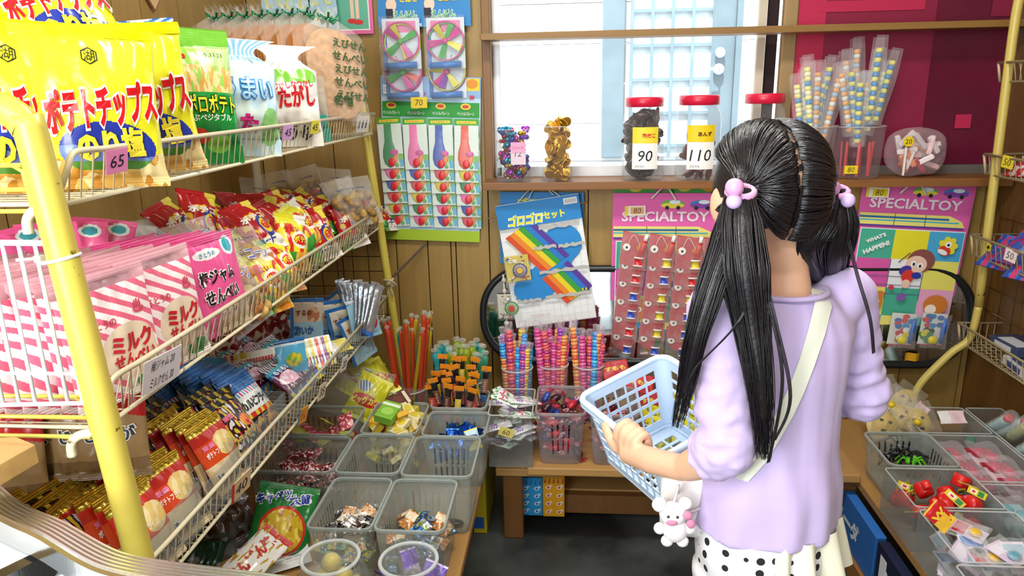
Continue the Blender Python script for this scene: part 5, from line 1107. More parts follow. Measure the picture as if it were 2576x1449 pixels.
Wg = span(1262, 1470, 640, 2.54); gc = goro(1375, 660, Wg, (at(1350, 510, Y=2.54) - at(1390, 812, Y=2.54)).z + .015, -8.5, 2.545, 1, 'white toy card with rainbow stripes and torn tape, hanging tilted from a string')
b = MB(M('wood', '#a9824a', dir='x'), True)
b.tube([at(1228, 549, Y=2.535), at(1478, 508, Y=2.535)], .0025, 6); b.build('dowel', None); o = bpy.context.scene.objects[-1] if False else None
for ob in list(C.objects):
    if ob.name == 'dowel': tag(ob, 'thin wooden dowel across the top of the white rainbow card', 'dowel')
b = MB(M('cloth', '#e0d8c4'), True); n_ = at(1354, 458, Y=2.57)
for px, py in ((1300, 512), (1330, 500), (1392, 490), (1412, 496)): b.tube(smooth_path([n_, (n_ + at(px, py, Y=2.545))*.5 + V((0, -.005, .004)), at(px, py, Y=2.545)]), .0022, 5)
b.ball(n_, .007, 8); o = b.build('hanging_string'); tag(o, 'white string hanging the rainbow card from a nail under the sill', 'string')
# small yellow toy packet clipped on the card, and another one hanging behind
def whirl(px, py, Y, roll, label, ring='#3a2a7a', mid_='#e2b83a', base='#d8c43a'):
    c = Card('whirl_toy_packet', px, py, .085, .092, base, roll=roll, Y=Y, label=label, cat='toy packet')
    rnd = random.Random(px)
    for k in range(26): c.ell(rnd.uniform(-.036, .036), rnd.choice((rnd.uniform(.02, .042), rnd.uniform(-.042, -.028))), .004, .003, rnd.choice(('#2a3a9a', '#c83a2a', '#f0f0e6', '#3a3a3a')))
    c.txt('こま', -.012, .03, .03, .014, '#f4f4ee', bold=.08); c.ell(.008, -.006, .026, .026, ring); c.ell(.008, -.006, .021, .021, '#efe6d0')
    for k in range(16): a = k*math.pi/8; c.line(.008 + .010*math.cos(a), -.006 + .010*math.sin(a), .008 + .021*math.cos(a + .3), -.006 + .021*math.sin(a + .3), .0028, ring)
    c.ell(.008, -.006, .011, .011, mid_); c.done()
    f = MB(M('clearfilm', '#f2f2ea', s=40), True); f.grid(8, 8, lambda u, v: V(((u - .5)*.09, -.012 - .003*math.sin(u*9 + v*5), (v - .5)*.1))); f.build('wrapper', c.root)
whirl(1302, 675, 2.515, -8, 'yellow packet holding a purple whirl disc, stuck on the white rainbow card')
whirl(1282, 770, 2.55, -2, 'packet holding a green whirl disc, half hidden behind the white rainbow card', '#2f8a3a', '#d84a3a', '#d8d2c0')
for ob in list(C.objects):
    pass
b = MB(M('plastic', '#d9d4c6'), True)
for k in range(5): b.ball(at(1268 + k*1.5, 705 + 27*k, Y=2.55), .0095, 10)
b.tube([at(1266, 690, Y=2.55), at(1276, 830, Y=2.55)], .004, 6); o = b.build('bead_strip'); tag(o, 'strip of round pale plastic balls hanging beside the white rainbow card', 'toy strip')
# ---- SPECIAL TOY cards
def special(px, py, W, H, roll, Y, label):
    c = Card('toy_card', px, py, W, H, '#df63ad', roll=roll, Y=Y, label=label, cat='toy card'); w, h = W/2, H/2; s = W/.31
    c.txt('SPECIALTOY', .0, h - .07*s, W*.82, .03*s, '#a8327c', bold=.05); c.txt('SPECIALTOY', -.001, h - .069*s, W*.82, .03*s, '#f3dfe9', bold=.03)
    for x, cc_ in ((w*.12, '#58b84a'), (w*.66, '#3a86c8')): c.ell(x, h - .032*s, .034*s, .012*s, cc_); c.ell(x, h - .036*s, .034*s, .008*s, '#e8d84a' if x < w*.3 else '#8a4ab0'); c.ell(x + .006*s, h - .026*s, .016*s, .006*s, '#dfeef4'); c.ell(x - .016*s, h - .043*s, .006*s, .006*s, '#2a2a30'); c.ell(x + .016*s, h - .043*s, .006*s, .006*s, '#2a2a30')
    y0 = h - .098*s; c.poly([(-w + .004, y0), (w*.62, y0), (w*.86, y0 - .016*s), (w*.92, y0 - .034*s), (-w + .004, y0 - .034*s)], '#e6de7a'); c.rect(-w + .004, y0 - .014*s, w*.62, y0 - .008*s, '#2a6a9a'); c.rect(-w + .004, y0 - .022*s, w*.8, y0 - .018*s, '#4ab0c0'); c.rect(-w + .004, y0 - .038*s, w*.9, y0 - .033*s, '#5a3a9a')
    for x in (-w*.35, w*.2): c.rect(x - .001, y0 - .034*s, x + .001, y0, '#4a4a50')
    u0, u1 = -w + .014*s, w - .010*s; v1 = y0 - .046*s; v0 = -h + .012*s; cw_ = (u1 - u0)/3; ch = (v1 - v0)/4
    c.rect(u0 - .003, v0 - .003, u1 + .003, v1 + .003, '#e6eef2')
    gridc = (('#49ad93', '#e6dc2e', '#4aa8d8'), ('#d85aa8', '#eef0f2', '#e8e06a'), ('#e8e06a', '#49ad93', '#e7a8c8'), ('#2f9ad0', '#f0e27a', '#58b4a0'))
    for r_ in range(4):
        for k in range(3): c.rect(u0 + cw_*k, v1 - ch*(r_ + 1), u0 + cw_*(k + 1), v1 - ch*r_, gridc[r_][k])
    for x in (u0 + cw_, u0 + cw_*1.5, u0 + cw_*2): c.rect(x - .0012, v1 - ch*2.4, x + .0012, v1 - ch, '#6a6a8a')
    for k in range(3): c.rect(u0, v1 - ch*(1.6 + .3*k) - .0012, u0 + cw_*2, v1 - ch*(1.6 + .3*k) + .0012, '#6a6a8a')
    c.txt("WHAT'S", u0 + cw_*.45, v1 - ch*.3, cw_*.6, .012*s, '#e8f0ee', bold=.06, rot=.45); c.txt('HAPPEN!', u0 + cw_*.5, v1 - ch*.62, cw_*.8, .015*s, '#e8f0ee', bold=.06, rot=.45)
    # a plain child figure reaching up, a chick-like yellow burst, a round brown animal
    x, z = u0 + cw_*1.75, v1 - ch*1.1; c.line(x - .05*s, z + .0*s, x - .022*s, z + .03*s, .003*s, '#6a5a52'); c.ell(x + .012*s, z + .008*s, .038*s, .034*s, '#8a4f4a'); c.ell(x, z - .004*s, .030*s, .026*s, '#efc7b4'); c.ell(x - .008*s, z - .002*s, .008*s, .009*s, '#f6f6f4'); c.ell(x + .011*s, z - .007*s, .008*s, .009*s, '#f6f6f4'); c.ell(x - .007*s, z - .003*s, .0035*s, .005*s, '#2a2a30'); c.ell(x + .011*s, z - .008*s, .0035*s, .005*s, '#2a2a30')
    c.ell(x - .028*s, z - .022*s, .018*s, .013*s, '#4a3a9a', .5); c.ell(x - .018*s, z - .04*s, .018*s, .02*s, '#d83a34'); c.ell(x - .02*s, z - .062*s, .012*s, .013*s, '#efc7b4'); c.ell(x + .005*s, z - .036*s, .014*s, .01*s, '#2f3a9a')
    x, z = u0 + cw_*2.55, v1 - ch*.45
    for k in range(7): a = k*.9; c.ell(x + .017*s*math.cos(a), z + .017*s*math.sin(a), .011*s, .009*s, '#e8da3a', a)
    c.ell(x - .008*s, z - .014*s, .018*s, .014*s, '#d8402a', -.4); c.ell(x - .013*s, z - .018*s, .015*s, .007*s, '#eef0f0', -.4); c.ell(x, z + .004*s, .009*s, .009*s, '#f4f4f0'); c.ell(x, z + .003*s, .004*s, .004*s, '#2a2a30')
    x, z = u0 + cw_*.55, v1 - ch*2.55; c.ell(x, z, .036*s, .034*s, '#d07c34'); c.ell(x - .026*s, z + .028*s, .012*s, .012*s, '#d07c34'); c.ell(x + .026*s, z + .026*s, .012*s, .012*s, '#d07c34'); c.ell(x + .004*s, z + .006*s, .010*s, .009*s, '#f0e4d8'); c.ell(x + .018*s, z + .006*s, .009*s, .009*s, '#f0e4d8'); c.ell(x + .005*s, z + .005*s, .004*s, .005*s, '#8a2a2a'); c.ell(x + .017*s, z + .005*s, .004*s, .005*s, '#8a2a2a'); c.line(x - .034*s, z - .014*s, x - .01*s, z - .034*s, .006*s, '#3f8a4a')
    x = u0 + cw_*2.5; c.ell(x, z + .004*s, .034*s, .03*s, '#d07c34'); c.ell(x - .012*s, z - .01*s, .016*s, .015*s, '#f4e6d8'); c.ell(u0 + cw_*1.45, z + .022*s, .014*s, .010*s, '#8a5ab0', .5); c.ell(u0 + cw_*1.1, z + .05*s, .008*s, .007*s, '#d83a5a')
    return c
W1 = span(2138, 2418, 640, 2.56); H1 = (at(2290, 462, Y=2.56) - at(2270, 880, Y=2.56)).z
c = special(2276, 668, W1, H1, 3.2, 2.562, 'pink toy card with a bright cartoon grid hanging between girl and brown wall'); c.done()
W2 = span(1540, 1790, 640, 2.56); c = special(1668, 690, W2*1.06, H1*.98, .5, 2.560, 'pink printed toy card mostly covered by red whistle packets'); c.done()
c = Card('blue_toy_card', 1665, 502, span(1545, 1790, 480, 2.575), .135, '#a9d6ee', Y=2.58, label='pale blue card with coloured discs behind the pink card of red packets', cat='toy card'); w, h = c.W/2, c.H/2
c.rect(-w, h - .045, w, h, '#4aa648')
for k, cc_ in enumerate(('#e8d23a', '#d0508a', '#e0c84a', '#e89a2a')): c.ell(-w*.55 + w*.5*k, h - .018, .028, .022, cc_); c.ell(-w*.55 + w*.5*k, h - .018, .018, .012, ('#d83a2a', '#4a4ab0', '#8a5ac0', '#58b04a')[k])
c.rect(-w, h - .075, w, h - .05, '#2f8ad0'); c.rect(-w*.8, -h, -w*.7, h - .07, '#8f9aa0'); c.rect(w*.5, -h, w*.62, h - .07, '#8f9aa0'); c.txt('60', .0, h - .085, None, .034, '#1f4f9a', bold=.02, shear=.2); c.ell(w*.45, h - .105, .02, .014, '#e8d23a'); c.done()
tag_at(at(1598, 530, Y=2.55), .072, .034, '#efe8dc', '80', 'cream price tag reading 80 on the pink card of red packets', stripe=('#e6d23a', .16), inner='#e3ad78', off=.1, roll=-1)
tag_at(at(2208, 484, Y=2.545), .075, .034, '#f0ece0', '80', 'price tag reading 80 with a yellow window on the pink cartoon card', stripe=('#e6d23a', .12), inner='#e8cc22', off=.08, roll=2)
for px, py, lb in ((1672, 470, 'white twisted tie hanging the pink card of red packets'), (2300, 455, 'white twisted tie hanging the pink cartoon card by the brown wall')):
    b = MB(M('cloth', '#e2ddd0'), True); n_ = at(px, py, Y=2.56); b.tube(smooth_path([n_ + V((-.045, -.01, -.04)), n_ + V((-.012, -.012, -.004)), n_ + V((0, -.014, .004)), n_ + V((.014, -.012, -.006)), n_ + V((.04, -.01, -.046))]), .0035, 6); b.tube([n_ + V((0, -.012, .004)), n_ + V((.006, -.015, .016)), n_ + V((-.006, -.015, .01))], .003, 5); o = b.build('twist_tie'); tag(o, lb, 'tie')
b = MB(M('plastic', '#1a1a1e'), True); 
# red whistle packets in three columns
def whistle(tip, spool):
    root = empty('whistle_packet'); W, H = .082, .105
    b = MB(M('film', '#b8484e'), True); b.grid(10, 12, lambda u, v: V(((u - .5)*W*.9, -.004 - .006*math.sin(u*3.1)*math.sin(v*3.1), v*H*.92 + .012*(1 - u)))); b.build('red_pouch', root)
    b = MB(M('film', '#c8852a')); b.poly([(.004, -.0125, .062), (.03, -.0125, .10), (.038, -.0105, .075), (.018, -.0125, .05)]); b.build('ochre_corner', root)
    b = MB(M('plastic', '#e9e4da'), True); b.lathe([(.001, 0), (.0115, .001), (.0115, .006), (.009, .008)], 14, (-.022, -.018, .05)); b.mat(M('plastic', '#33333a')).lathe([(.0035, .0), (.0035, .009)], 8, (-.022, -.018, .05)); o = b.build('white_disc', root); 
    for v in o.data.vertices: x, y, z = v.co; v.co = (x, -.014 - (z - .05), .062 + (y + .018))
    b = MB(M('plastic', spool), True); b.lathe([(.0135, .0), (.0135, .003), (.0105, .0035), (.0105, .0195), (.0135, .02), (.0135, .023)], 14, (.016, -.022, .012)); b.mat(M('plastic', '#eeeeea')); b.lathe([(.0142, -.002), (.0142, .002)], 14, (.016, -.022, .012)); b.lathe([(.0142, .021), (.0142, .025)], 14, (.016, -.022, .012)); b.build('spool', root)
    b = MB(M('plastic', tip), True); b.tube([(.018, -.022, .038), (.028, -.02, .085)], .0078, 8); b.mat(M('plastic', '#efeae2')); b.tube([(.028, -.02, .085), (.032, -.018, .105)], .006, 8); b.build('whistle_tube', root)
    b = MB(M('cloth', '#e8d8d0'), True); b.tube(smooth_path([(-.022, -.02, .066), (-.006, -.022, .10), (.012, -.02, .075), (.02, -.02, .05)]), .0012, 4); b.build('thread', root)
    f = MB(M('clearfilm', '#f4e8e8', s=60), True); f.grid(14, 16, lambda u, v: V(((u - .5)*W, -.028 - .007*math.sin(u*7 + v*5) - .005*math.sin(v*17 + u*3), v*H))); f.build('wrapper', root)
    for ch in root.children:
        for v in ch.data.vertices: v.co.y *= .45
    return Proto(root, H, 'toy packet')
wh = [whistle('#c8242c', '#d8262e'), whistle('#c8242c', '#d9cc2a'), whistle('#2a7a3a', '#2f4fc0'), whistle('#c8242c', '#2f4fc0')]
pick = ((0, 1, 1), (0, 3, 0), (3, 1, 1), (3, 1, 3), (0, 1, 2), (3, 2, 3))
for r_ in range(6):
    for k in range(4):
        p = at(1592 + 66*k - 5*r_ + 3*k, 625 + 46*r_ + 4*k, Y=2.545 + .0*r_); p.y = 2.548 - .0085*(5 - r_)
        wh[pick[r_][k % 3]].put(p, 0, 3, 6 - 3*k, f'red whistle packet, {ORD[r_]} row down, {ORD[k]} across from the white rainbow card', scale=1.12 if r_ else 1.2)
# toy pouches at the foot of the cartoon card
def gun(i, px):
    c = Card('toy_pouch', px, 828, .082, .115, '#dfe0d8', roll=4, Y=2.525, label=('colourful blister pouch at the foot of the cartoon card, nearer the girl', 'colourful blister pouch at the foot of the cartoon card, nearer the brown wall')[i], cat='toy packet')
    rnd = random.Random(i + 3)
    for k in range(9): c.ell(rnd.uniform(-.035, .035), rnd.uniform(.01, .05), .012, .009, rnd.choice(('#3a8ac0', '#58b0d8', '#2f6ab0', '#d83a3a')))
    for k in range(10): c.ell(rnd.uniform(-.036, .02), rnd.uniform(-.05, -.0), .011, .010, rnd.choice(('#e2d22a', '#f0ece0', '#4a8a4a', '#c83a30', '#3a3a3a')))
    c.rect(-.041, -.0575, .041, -.054, '#c8302a'); c.done(); b = MB(M('plastic', '#2a66c8'), True); b.tube([(.034, -.012, .045), (.03, -.014, .0), (.03, -.014, -.045)], [.006, .008, .007], 8); b.build('blue_handle', c.root); b = MB(M('plastic', '#e6d622'), True); b.ball((.004, -.012, -.036), (.018, .008, .016)); b.build('yellow_ball', c.root)
    f = MB(M('clearfilm', '#f0f2f4', s=34), True); f.grid(10, 12, lambda u, v: V(((u - .5)*.088, -.022 - .005*math.sin(u*8 + v*6), (v - .5)*.125))); f.build('wrapper', c.root)
gun(0, 2268); gun(1, 2345)
b = MB(M('film', '#d8a022')); b.grid(8, 6, lambda u, v: V((u*.05 - .025, .006*math.sin(u*7), v*.03 - .015))); o = b.build('amber_wrapper'); o.location = at(2295, 898, Y=2.53); tag(o, 'amber foil scrap showing under the two blister pouches', 'wrapper')
# ================================================================ BINS ON THE WINDOW-SIDE BENCH
def clear_box(x0, x1, y0, y1, h, label, z=ZB_ + .001, a=.14):
    root = empty('clear_box', ((x0+x1)/2, (y0+y1)/2, z), label=label, cat='box'); w, d = (x1-x0)/2, (y1-y0)/2; b = MB(M('clearplastic', '#d5dcda', a=a)); t_ = .0015
    for lo, hi in (((-w, -d, 0), (w, -d + t_, h)), ((-w, d - t_, 0), (w, d, h)), ((-w, -d + t_, 0), (-w + t_, d - t_, h)), ((w - t_, -d + t_, 0), (w, d - t_, h)), ((-w, -d, 0), (w, d, t_))): b.box(lo, hi)
    b.build('box_wall', root); MB(M('bin', '#d9dfdd', a=.5), True).tube([(x, y, h) for x, y in rrect(-w, -d, w, d, .01)], .0022, 6, closed=True).build('rim', root); return root
clear_box(-.250, -.118, 1.985, 2.185, .17, 'clear box of white wrapped sweets at the bench end, priced 60', z=.252 + .024)
ws = P_(flat('#e9e6ea', '#d5d2da', W=.045, H=.09, T=.014, text='ミルク', tc='#8a4ab0', seed=141, spots='#f4f2f4'), 'white_candy_packet', .09, 'candy packet'); ws2 = P_(flat('#eeecec', '#dfe6df', W=.045, H=.09, T=.014, text='ヨーグル', tc='#c83a5a', seed=142, spots='#3f9a4a'), 'white_candy_packet', .09, 'candy packet')
rnd = random.Random(21)
for i in range(22):
    (ws, ws2)[i % 2].put(V((-.23 + .09*rnd.random(), 2.01 + .15*rnd.random(), .30 + .0075*i)), 90 + rnd.uniform(-35, 35), 86 + rnd.uniform(-14, 14), rnd.uniform(-16, 16), ('white sweet packet with purple print in the clear box priced 60', 'white sweet packet with red print in the clear box priced 60')[i % 2], group='white sweets in the clear box')
tag_at(V((-.195, 1.978, .395)), .045, .028, '#d8c66a', '60', 'yellow price tag reading 60 on the clear box of white sweets', roll=18)
tub_bin(-.108, .04, 2.0, 2.21, .17, 'purplish translucent bin of dark red and blue sweets with slits showing wrappers', col='#b8aeb0', a=.36)
tub_bin(.052, .20, 2.0, 2.21, .17, 'translucent bin half hidden by the pale blue basket', col='#b8aeb0', a=.36)
tub_bin(.60, .74, 1.99, 2.19, .16, 'clear bin of dark red sweets at the bench end by the girl', col='#b8aeb0', a=.3)
d1, d2, d3 = P_(twist('#3a1a24', '#8c2432', .06, .012), 'wrapped_candy', 0), P_(twist('#2f4a9a', '#c8324a', .06, .012), 'wrapped_candy', 0), P_(twist('#b8243a', '#d8a0a8', .06, .012), 'wrapped_candy', 0)
heap([(d1, 'maroon twist-wrapped sweet in the purplish bin'), (d3, 'red twist-wrapped sweet in the purplish bin'), (d2, 'blue twist-wrapped sweet in the purplish bin')], (-.09, .022, 2.02, 2.19), 46, '', 'sweets in the purplish bin', .30, .032, 50, seed=22)
heap([(d3, 'red twist-wrapped sweet in the bin behind the basket'), (d1, 'maroon twist-wrapped sweet in the bin behind the basket')], (.07, .185, 2.02, 2.19), 24, '', 'sweets in the bin behind the basket', .30, .025, 50, seed=23)
heap([(d3, 'red twist-wrapped sweet in the bench-end bin by the girl'), (d1, 'maroon twist-wrapped sweet in the bench-end bin by the girl')], (.62, .72, 2.01, 2.17), 24, '', 'sweets in the bench-end bin', .30, .028, 50, seed=24)
# rope candies in clear tubs
RC = [('#e0606a', '#b03a7a'), ('#eca05a', '#e06048'), ('#3a94e0', '#5cc8ee'), ('#d04a90', '#e87aa8'), ('#9a4ab0', '#e05a88'), ('#dcc850', '#e88a5a')]
def rope(c1, c2, L=.28):
    b = MB(M('film', c1, s=70), True); n = 26
    for k in range(n): b.mat(M('film', (c1, c1, c2)[k % 3], s=70)); b.lathe([(.0095, .004 + L*k/n), (.0115, .004 + L*(k + .5)/n), (.0095, .004 + L*(k + 1)/n)], 10)
    b.mat(M('clearfilm', '#f4e8f0', s=80)).lathe([(.004, L), (.010, L + .014), (.012, L + .028)], 7); return Proto(b.build('rope_candy'), 0, 'candy rope')
rp_ = [rope(*c_) for c_ in RC]; nm = ('rose', 'orange', 'blue', 'magenta', 'purple', 'yellow')
mixes = ((1, 0, 2, 2, 4, 5), (3, 0, 3, 4, 0, 1), (1, 3, 0, 4, 2, 3))
rnd = random.Random(31)
for j, (x, y) in enumerate(((-.185, 2.30), (-.065, 2.335), (.055, 2.335))):
    jar(x, y, .052, .20, ('clear tub of orange and blue rope candies behind the white sweets', 'clear tub of magenta rope candies marked 35', 'clear tub of red and purple rope candies next to the basket')[j])
    for i in range(13):
        a = i*2.4; q = .04*math.sqrt((i + .5)/13); k = mixes[j][i % 6]
        rp_[k].put(V((x + q*.8*math.cos(a), y + q*.8*math.sin(a), ZB_ + .005)), 0, -rnd.uniform(-2, 3) - 3*math.sin(a), 5*math.cos(a), f'foil-wrapped {nm[k]} rope candy in the {("first", "second", "third")[j]} tub from the jelly sticks', centre=False, scale=rnd.uniform(.9, 1.16), group=f'rope candies in tub {("one", "two", "three")[j]}')
tag_at(V((-.055, 2.272, .375)), .045, .03, '#d6c884', '35', 'yellow price tag reading 35 on the middle rope candy tub', roll=6)
# red packs behind the basket, and the two cartons under the bench
def redp(px, py, Y, roll, lb, col='#b81c24'):
    b = MB(M('film', col)); b.box((-.045, -.008, -.03), (.045, .008, .03), .004); b.mat(M('film', '#e6c63a')).text('すもも', lambda a, q: V((a, -.0092, q + .004)), .07, .016, bold=.04); b.mat(M('film', '#1d1a1a')).text('いか', lambda a, q: V((a + .02, -.0094, q - .016)), .03, .012); o = b.build('red_packet'); o.location = at(px, py, Y=Y); o.rotation_euler = orient(0, 25, roll).to_euler(); tag(o, lb, 'snack packet')
redp(1548, 930, 2.34, -10, 'red packet with yellow lettering sticking up behind the basket rim'); redp(1610, 965, 2.30, 8, 'red packet with yellow lettering seen through the slots of the basket', '#c0202a'); redp(1640, 1010, 2.28, -6, 'second red packet seen through the basket, lower down', '#a81a22')
clear_box(.215, .58, 2.02, 2.46, .13, 'clear tray of red and yellow packets behind the basket and the girl')
yp = Proto(bag('yp', .09, .12, .03, lambda u, v: '#d4cc2a' if nz(u, v, 6) > -.1 else '#8a8a2a', back='#c8c022', seal=.01, nx=16, ny=18, seed=151).build('yellow_packet'), .12, 'snack packet')
for i in range(8): yp.put(V((.27 + .075*(i % 4), 2.1 + .16*(i//4), .34 + .02*(i % 2))), 10*math.sin(i*2), 62, 12*math.cos(i), f'yellow snack packet in the clear tray behind the girl, {ORD[i]} counted from the basket')
def carton(px0, px1, py0, py1, Y, d, c1, c2, label, motif):
    p0, p1 = at(px0, py1, Y=Y), at(px1, py0, Y=Y); w, h = p1.x - p0.x, p1.z - p0.z; root = empty('carton', ((p0.x + p1.x)/2, Y, p0.z), label=label, cat='carton')
    b = MB(M('paper', c1)); b.box((-w/2, 0, 0), (w/2, d, h), .0015); b.mat(M('paper', c2))
    for k in range(2):
        for r_ in range(4):
            for dx, dz, rr_ in ((0, 0, .0085), (.008, .006, .005)): x, z = -w/4 + w/2*k, h*(.12 + .2*r_); b.poly([(x + dx + rr_*math.cos(a), -.0004, z + dz + rr_*.8*math.sin(a)) for a in [i*.628 for i in range(10)]])
    b.mat(M('paper', motif))
    for k in range(2):
        for r_ in range(4): x, z = -w/4 + w/2*k, h*(.12 + .2*r_); b.poly([(x + .004*math.cos(a), -.0007, z + .004*math.sin(a)) for a in [i*.785 for i in range(8)]])
    b.build('carton_body', root); b = MB(M('paper', c2)); b.mat(M('paper', c1)).box((-w/2 + .001, -.0012, h*.80), (w/2 - .001, 0, h*.805)); b.mat(M('paper', motif))
    for k in range(5): b.poly([(-w*.4 + w*.2*k - .004, -.0014, h*.83), (-w*.4 + w*.2*k + .004, -.0014, h*.83), (-w*.4 + w*.2*k + .002, -.0014, h*.97)])
    b.build('lid_flap', root)
carton(1308, 1364, 1203, 1296, 2.10, .10, '#2f9ad8', '#cfe8f4', 'light blue drink-bottle patterned carton on the shelf under the bench', '#2a6ab0'); carton(1366, 1420, 1198, 1299, 2.095, .10, '#dfa01e', '#f4d8c8', 'orange ring-doughnut patterned carton on the shelf under the bench', '#b84a2a')
# ================================================================ ON THE WINDOW SILL
SZ = WZ0
def sill_at(px, Y=2.53): p = at(px, 425, Y=Y); return V((p.x, Y, SZ + .001))
def lidjar(px, w_px, top_py, label, lidc, fill, Y=2.525, tag_=None):
    p = sill_at(px, Y); r = span(px - w_px/2, px + w_px/2, 330, Y)/2; h = at(px, top_py, Y=Y).z - SZ
    root = empty('lidded_jar', p, label=label, cat='jar'); b = MB(M('clearplastic', '#eef0f0', a=.16), True)
    b.lathe([(r*.9, .0), (r, .012), (r, h*.70), (r*.97, h*.78), (r*.80, h*.87), (r*.80, h*.93)], 30); b.build('jar', root)
    b = MB(M('plastic', lidc), True); b.lathe([(r*.86, h*.885), (r*.90, h*.89), (r*.90, h*.985), (r*.85, h), (0.0001, h)], 36); b.build('lid', root)
    if tag_:
        txt, top, kana, kc = tag_; b = MB(M('paper', '#f2f1ec')); W, H = r*1.25, r*1.95; pl = lambda a, q, e=.0008: V(((r + e)*math.sin(a/r), -(r + e)*math.cos(a/r), h*.40 + q))
        b.grid(8, 2, lambda u, v: pl((u - .5)*W, (v - .5)*H)); b.mat(M('paper', top)); b.grid(8, 2, lambda u, v: pl((u - .5)*W, H*(.12 + .38*v), .0012))
        b.mat(M('paper', kc)).text(kana, lambda a, q: pl(a + W*.12, q + H*.3, .0018), W*.5, None, bold=.04)
        b.mat(M('paper', '#1c1c20')).text(txt, lambda a, q: pl(a, q - H*.18, .0018), None, H*.26, bold=.0, shear=.15); b.mat(M('paper', '#6a6a6a')).text('||||||', lambda a, q: pl(a - W*.2, q - H*.43, .0018), W*.3, H*.06); b.build('price_label', root)
    return p, r, h, root
def bits(root, r, h0, h1, n, col, seed, size=(.012, .004, .03)):
    rnd = random.Random(seed); b = MB(M('plastic', col), True)
    for i in range(n):
        a = rnd.random()*6.28; q = (r*.64)*math.sqrt(rnd.random()); b.ball((q*math.cos(a), q*math.sin(a), h0 + (h1 - h0)*rnd.random()), size, 7, Euler((rnd.random()*3, rnd.random()*3, rnd.random()*3)).to_quaternion())
    o = b.build('jar_filling', root); o['kind'] = 'stuff'
p, r, h, root = lidjar(1617, 106, 245, 'red-lidded jar packed with dark brown strips, priced 90', '#d0183c', 0, tag_=('90', '#e8d43a', '酢だこ', '#c8242c')); bits(root, r, .02, h*.80, 110, '#42302c', 1, (.02, .008, .034))
p, r, h, root = lidjar(1752, 112, 240, 'red-lidded jar one third full of reddish dried strips, priced 110', '#d0183c', 0, tag_=('110', '#e8c81e', 'あんず', '#5a2a1a')); bits(root, r*.9, .012, h*.52, 26, '#6e3830', 2, (.014, .005, .03))
p, r, h, root = lidjar(1912, 108, 236, 'nearly empty red-lidded jar behind the top of the girl\'s head', '#d0183c', 0)
b = MB(M('paper', '#eec6d0')); b.box((-r*.5, -r*.2, .002), (r*.5, r*.2, h*.42)); b.build('pink_slip', root)
def small_tub(px, w_px, top, label):
    p = sill_at(px, 2.525); w = span(px - w_px/2, px + w_px/2, 400, 2.525)/2; h = at(px, top, Y=2.525).z - SZ; root = empty('clear_tub', p, label=label, cat='tub')
    b = MB(M('clearplastic', '#eef0f0', a=.16), True); b.prism(rrect(-w, -w*.9, w, w*.9, .012), .0, h); b.f.pop(); b.mi.pop(); b.sm.pop(); b.build('tub', root)
    MB(M('bin', '#e9ecec', a=.4), True).tube([(x, y, h) for x, y in rrect(-w, -w*.9, w, w*.9, .012)], .0016, 5, closed=True).build('rim', root); return p, w, h, root
p, w, h, root = small_tub(1294, 82, 325, 'clear tub of bright foil hearts at the window corner, priced 12')
HC = ('#2fa8c0', '#d85ab0', '#c8a02e', '#6a3ac0', '#c82a5a', '#2f8ac8', '#b84ad0'); hp = []
def heart(c):
    b = MB(M('foil', c), True); b.ball((-.007, 0, .004), (.0105, .008, .0105), 10); b.ball((.007, 0, .004), (.0105, .008, .0105), 10); b.lathe([(.0001, -.018), (.008, -.008), (.0135, .002)], 10, sy=.55); return Proto(b.build('foil_heart'), 0, 'foil heart')
hp = [heart(c) for c in HC]; hn = ('teal', 'pink', 'gold', 'violet', 'crimson', 'blue', 'lilac'); rnd = random.Random(3)
for i in range(64):
    hp[i % 7].put(p + V((rnd.uniform(-w + .013, w - .013), rnd.uniform(-w*.9 + .012, w*.9 - .012), .014 + (h - .012)*(i/64))), rnd.uniform(0, 360), rnd.uniform(0, 90), 0, f'{hn[i % 7]} foil-wrapped heart in the clear tub priced 12', group=f'{hn[i % 7]} foil hearts')
tag_at(p + V((.018, -w*.9 - .003, h*.55)), .05, .074, '#dcc6d0', '12', 'lilac price label reading 12 on the tub of foil hearts', th=.26)
b = MB(M('paper', '#e2a0c4')); b.box((-.024, -.0012, 0), (.024, .0006, .034)); b.mat(M('paper', '#c82a5a')).text('ハート', lambda a, q: V((a, -.0018, q + .016)), .036, .014); o = b.build('label_strip'); o.location = p + V((.018, -w*.9 - .004, h*.55 + .003)); tag(o, 'pink top half of the label on the tub of foil hearts', 'label')
p, w, h, root = small_tub(1402, 76, 318, 'clear tub heaped with gold foil coins on the sill')
b = MB(M('foil', '#d8a93a', s=140)); b.lathe([(.0001, -.0018), (.0175, -.0018), (.0185, -.001), (.0185, .001), (.0175, .0018), (.015, .0018), (.0145, .0012), (.0001, .0012)], 20, smooth=False); b.text('5', lambda a, q: V((a, q, .0016)), None, .015, bold=.03); cn = Proto(b.build('gold_coin'), 0, 'foil coin'); rnd = random.Random(5)
for i in range(84): cn.put(p + V((rnd.uniform(-w + .019, w - .019), rnd.uniform(-w*.9 + .019, w*.9 - .019), .012 + (h + .006)*(i/84))), rnd.uniform(0, 360), rnd.uniform(20, 160), rnd.uniform(-60, 60), 'gold foil chocolate coin in the heaped clear tub', group='gold foil coins')
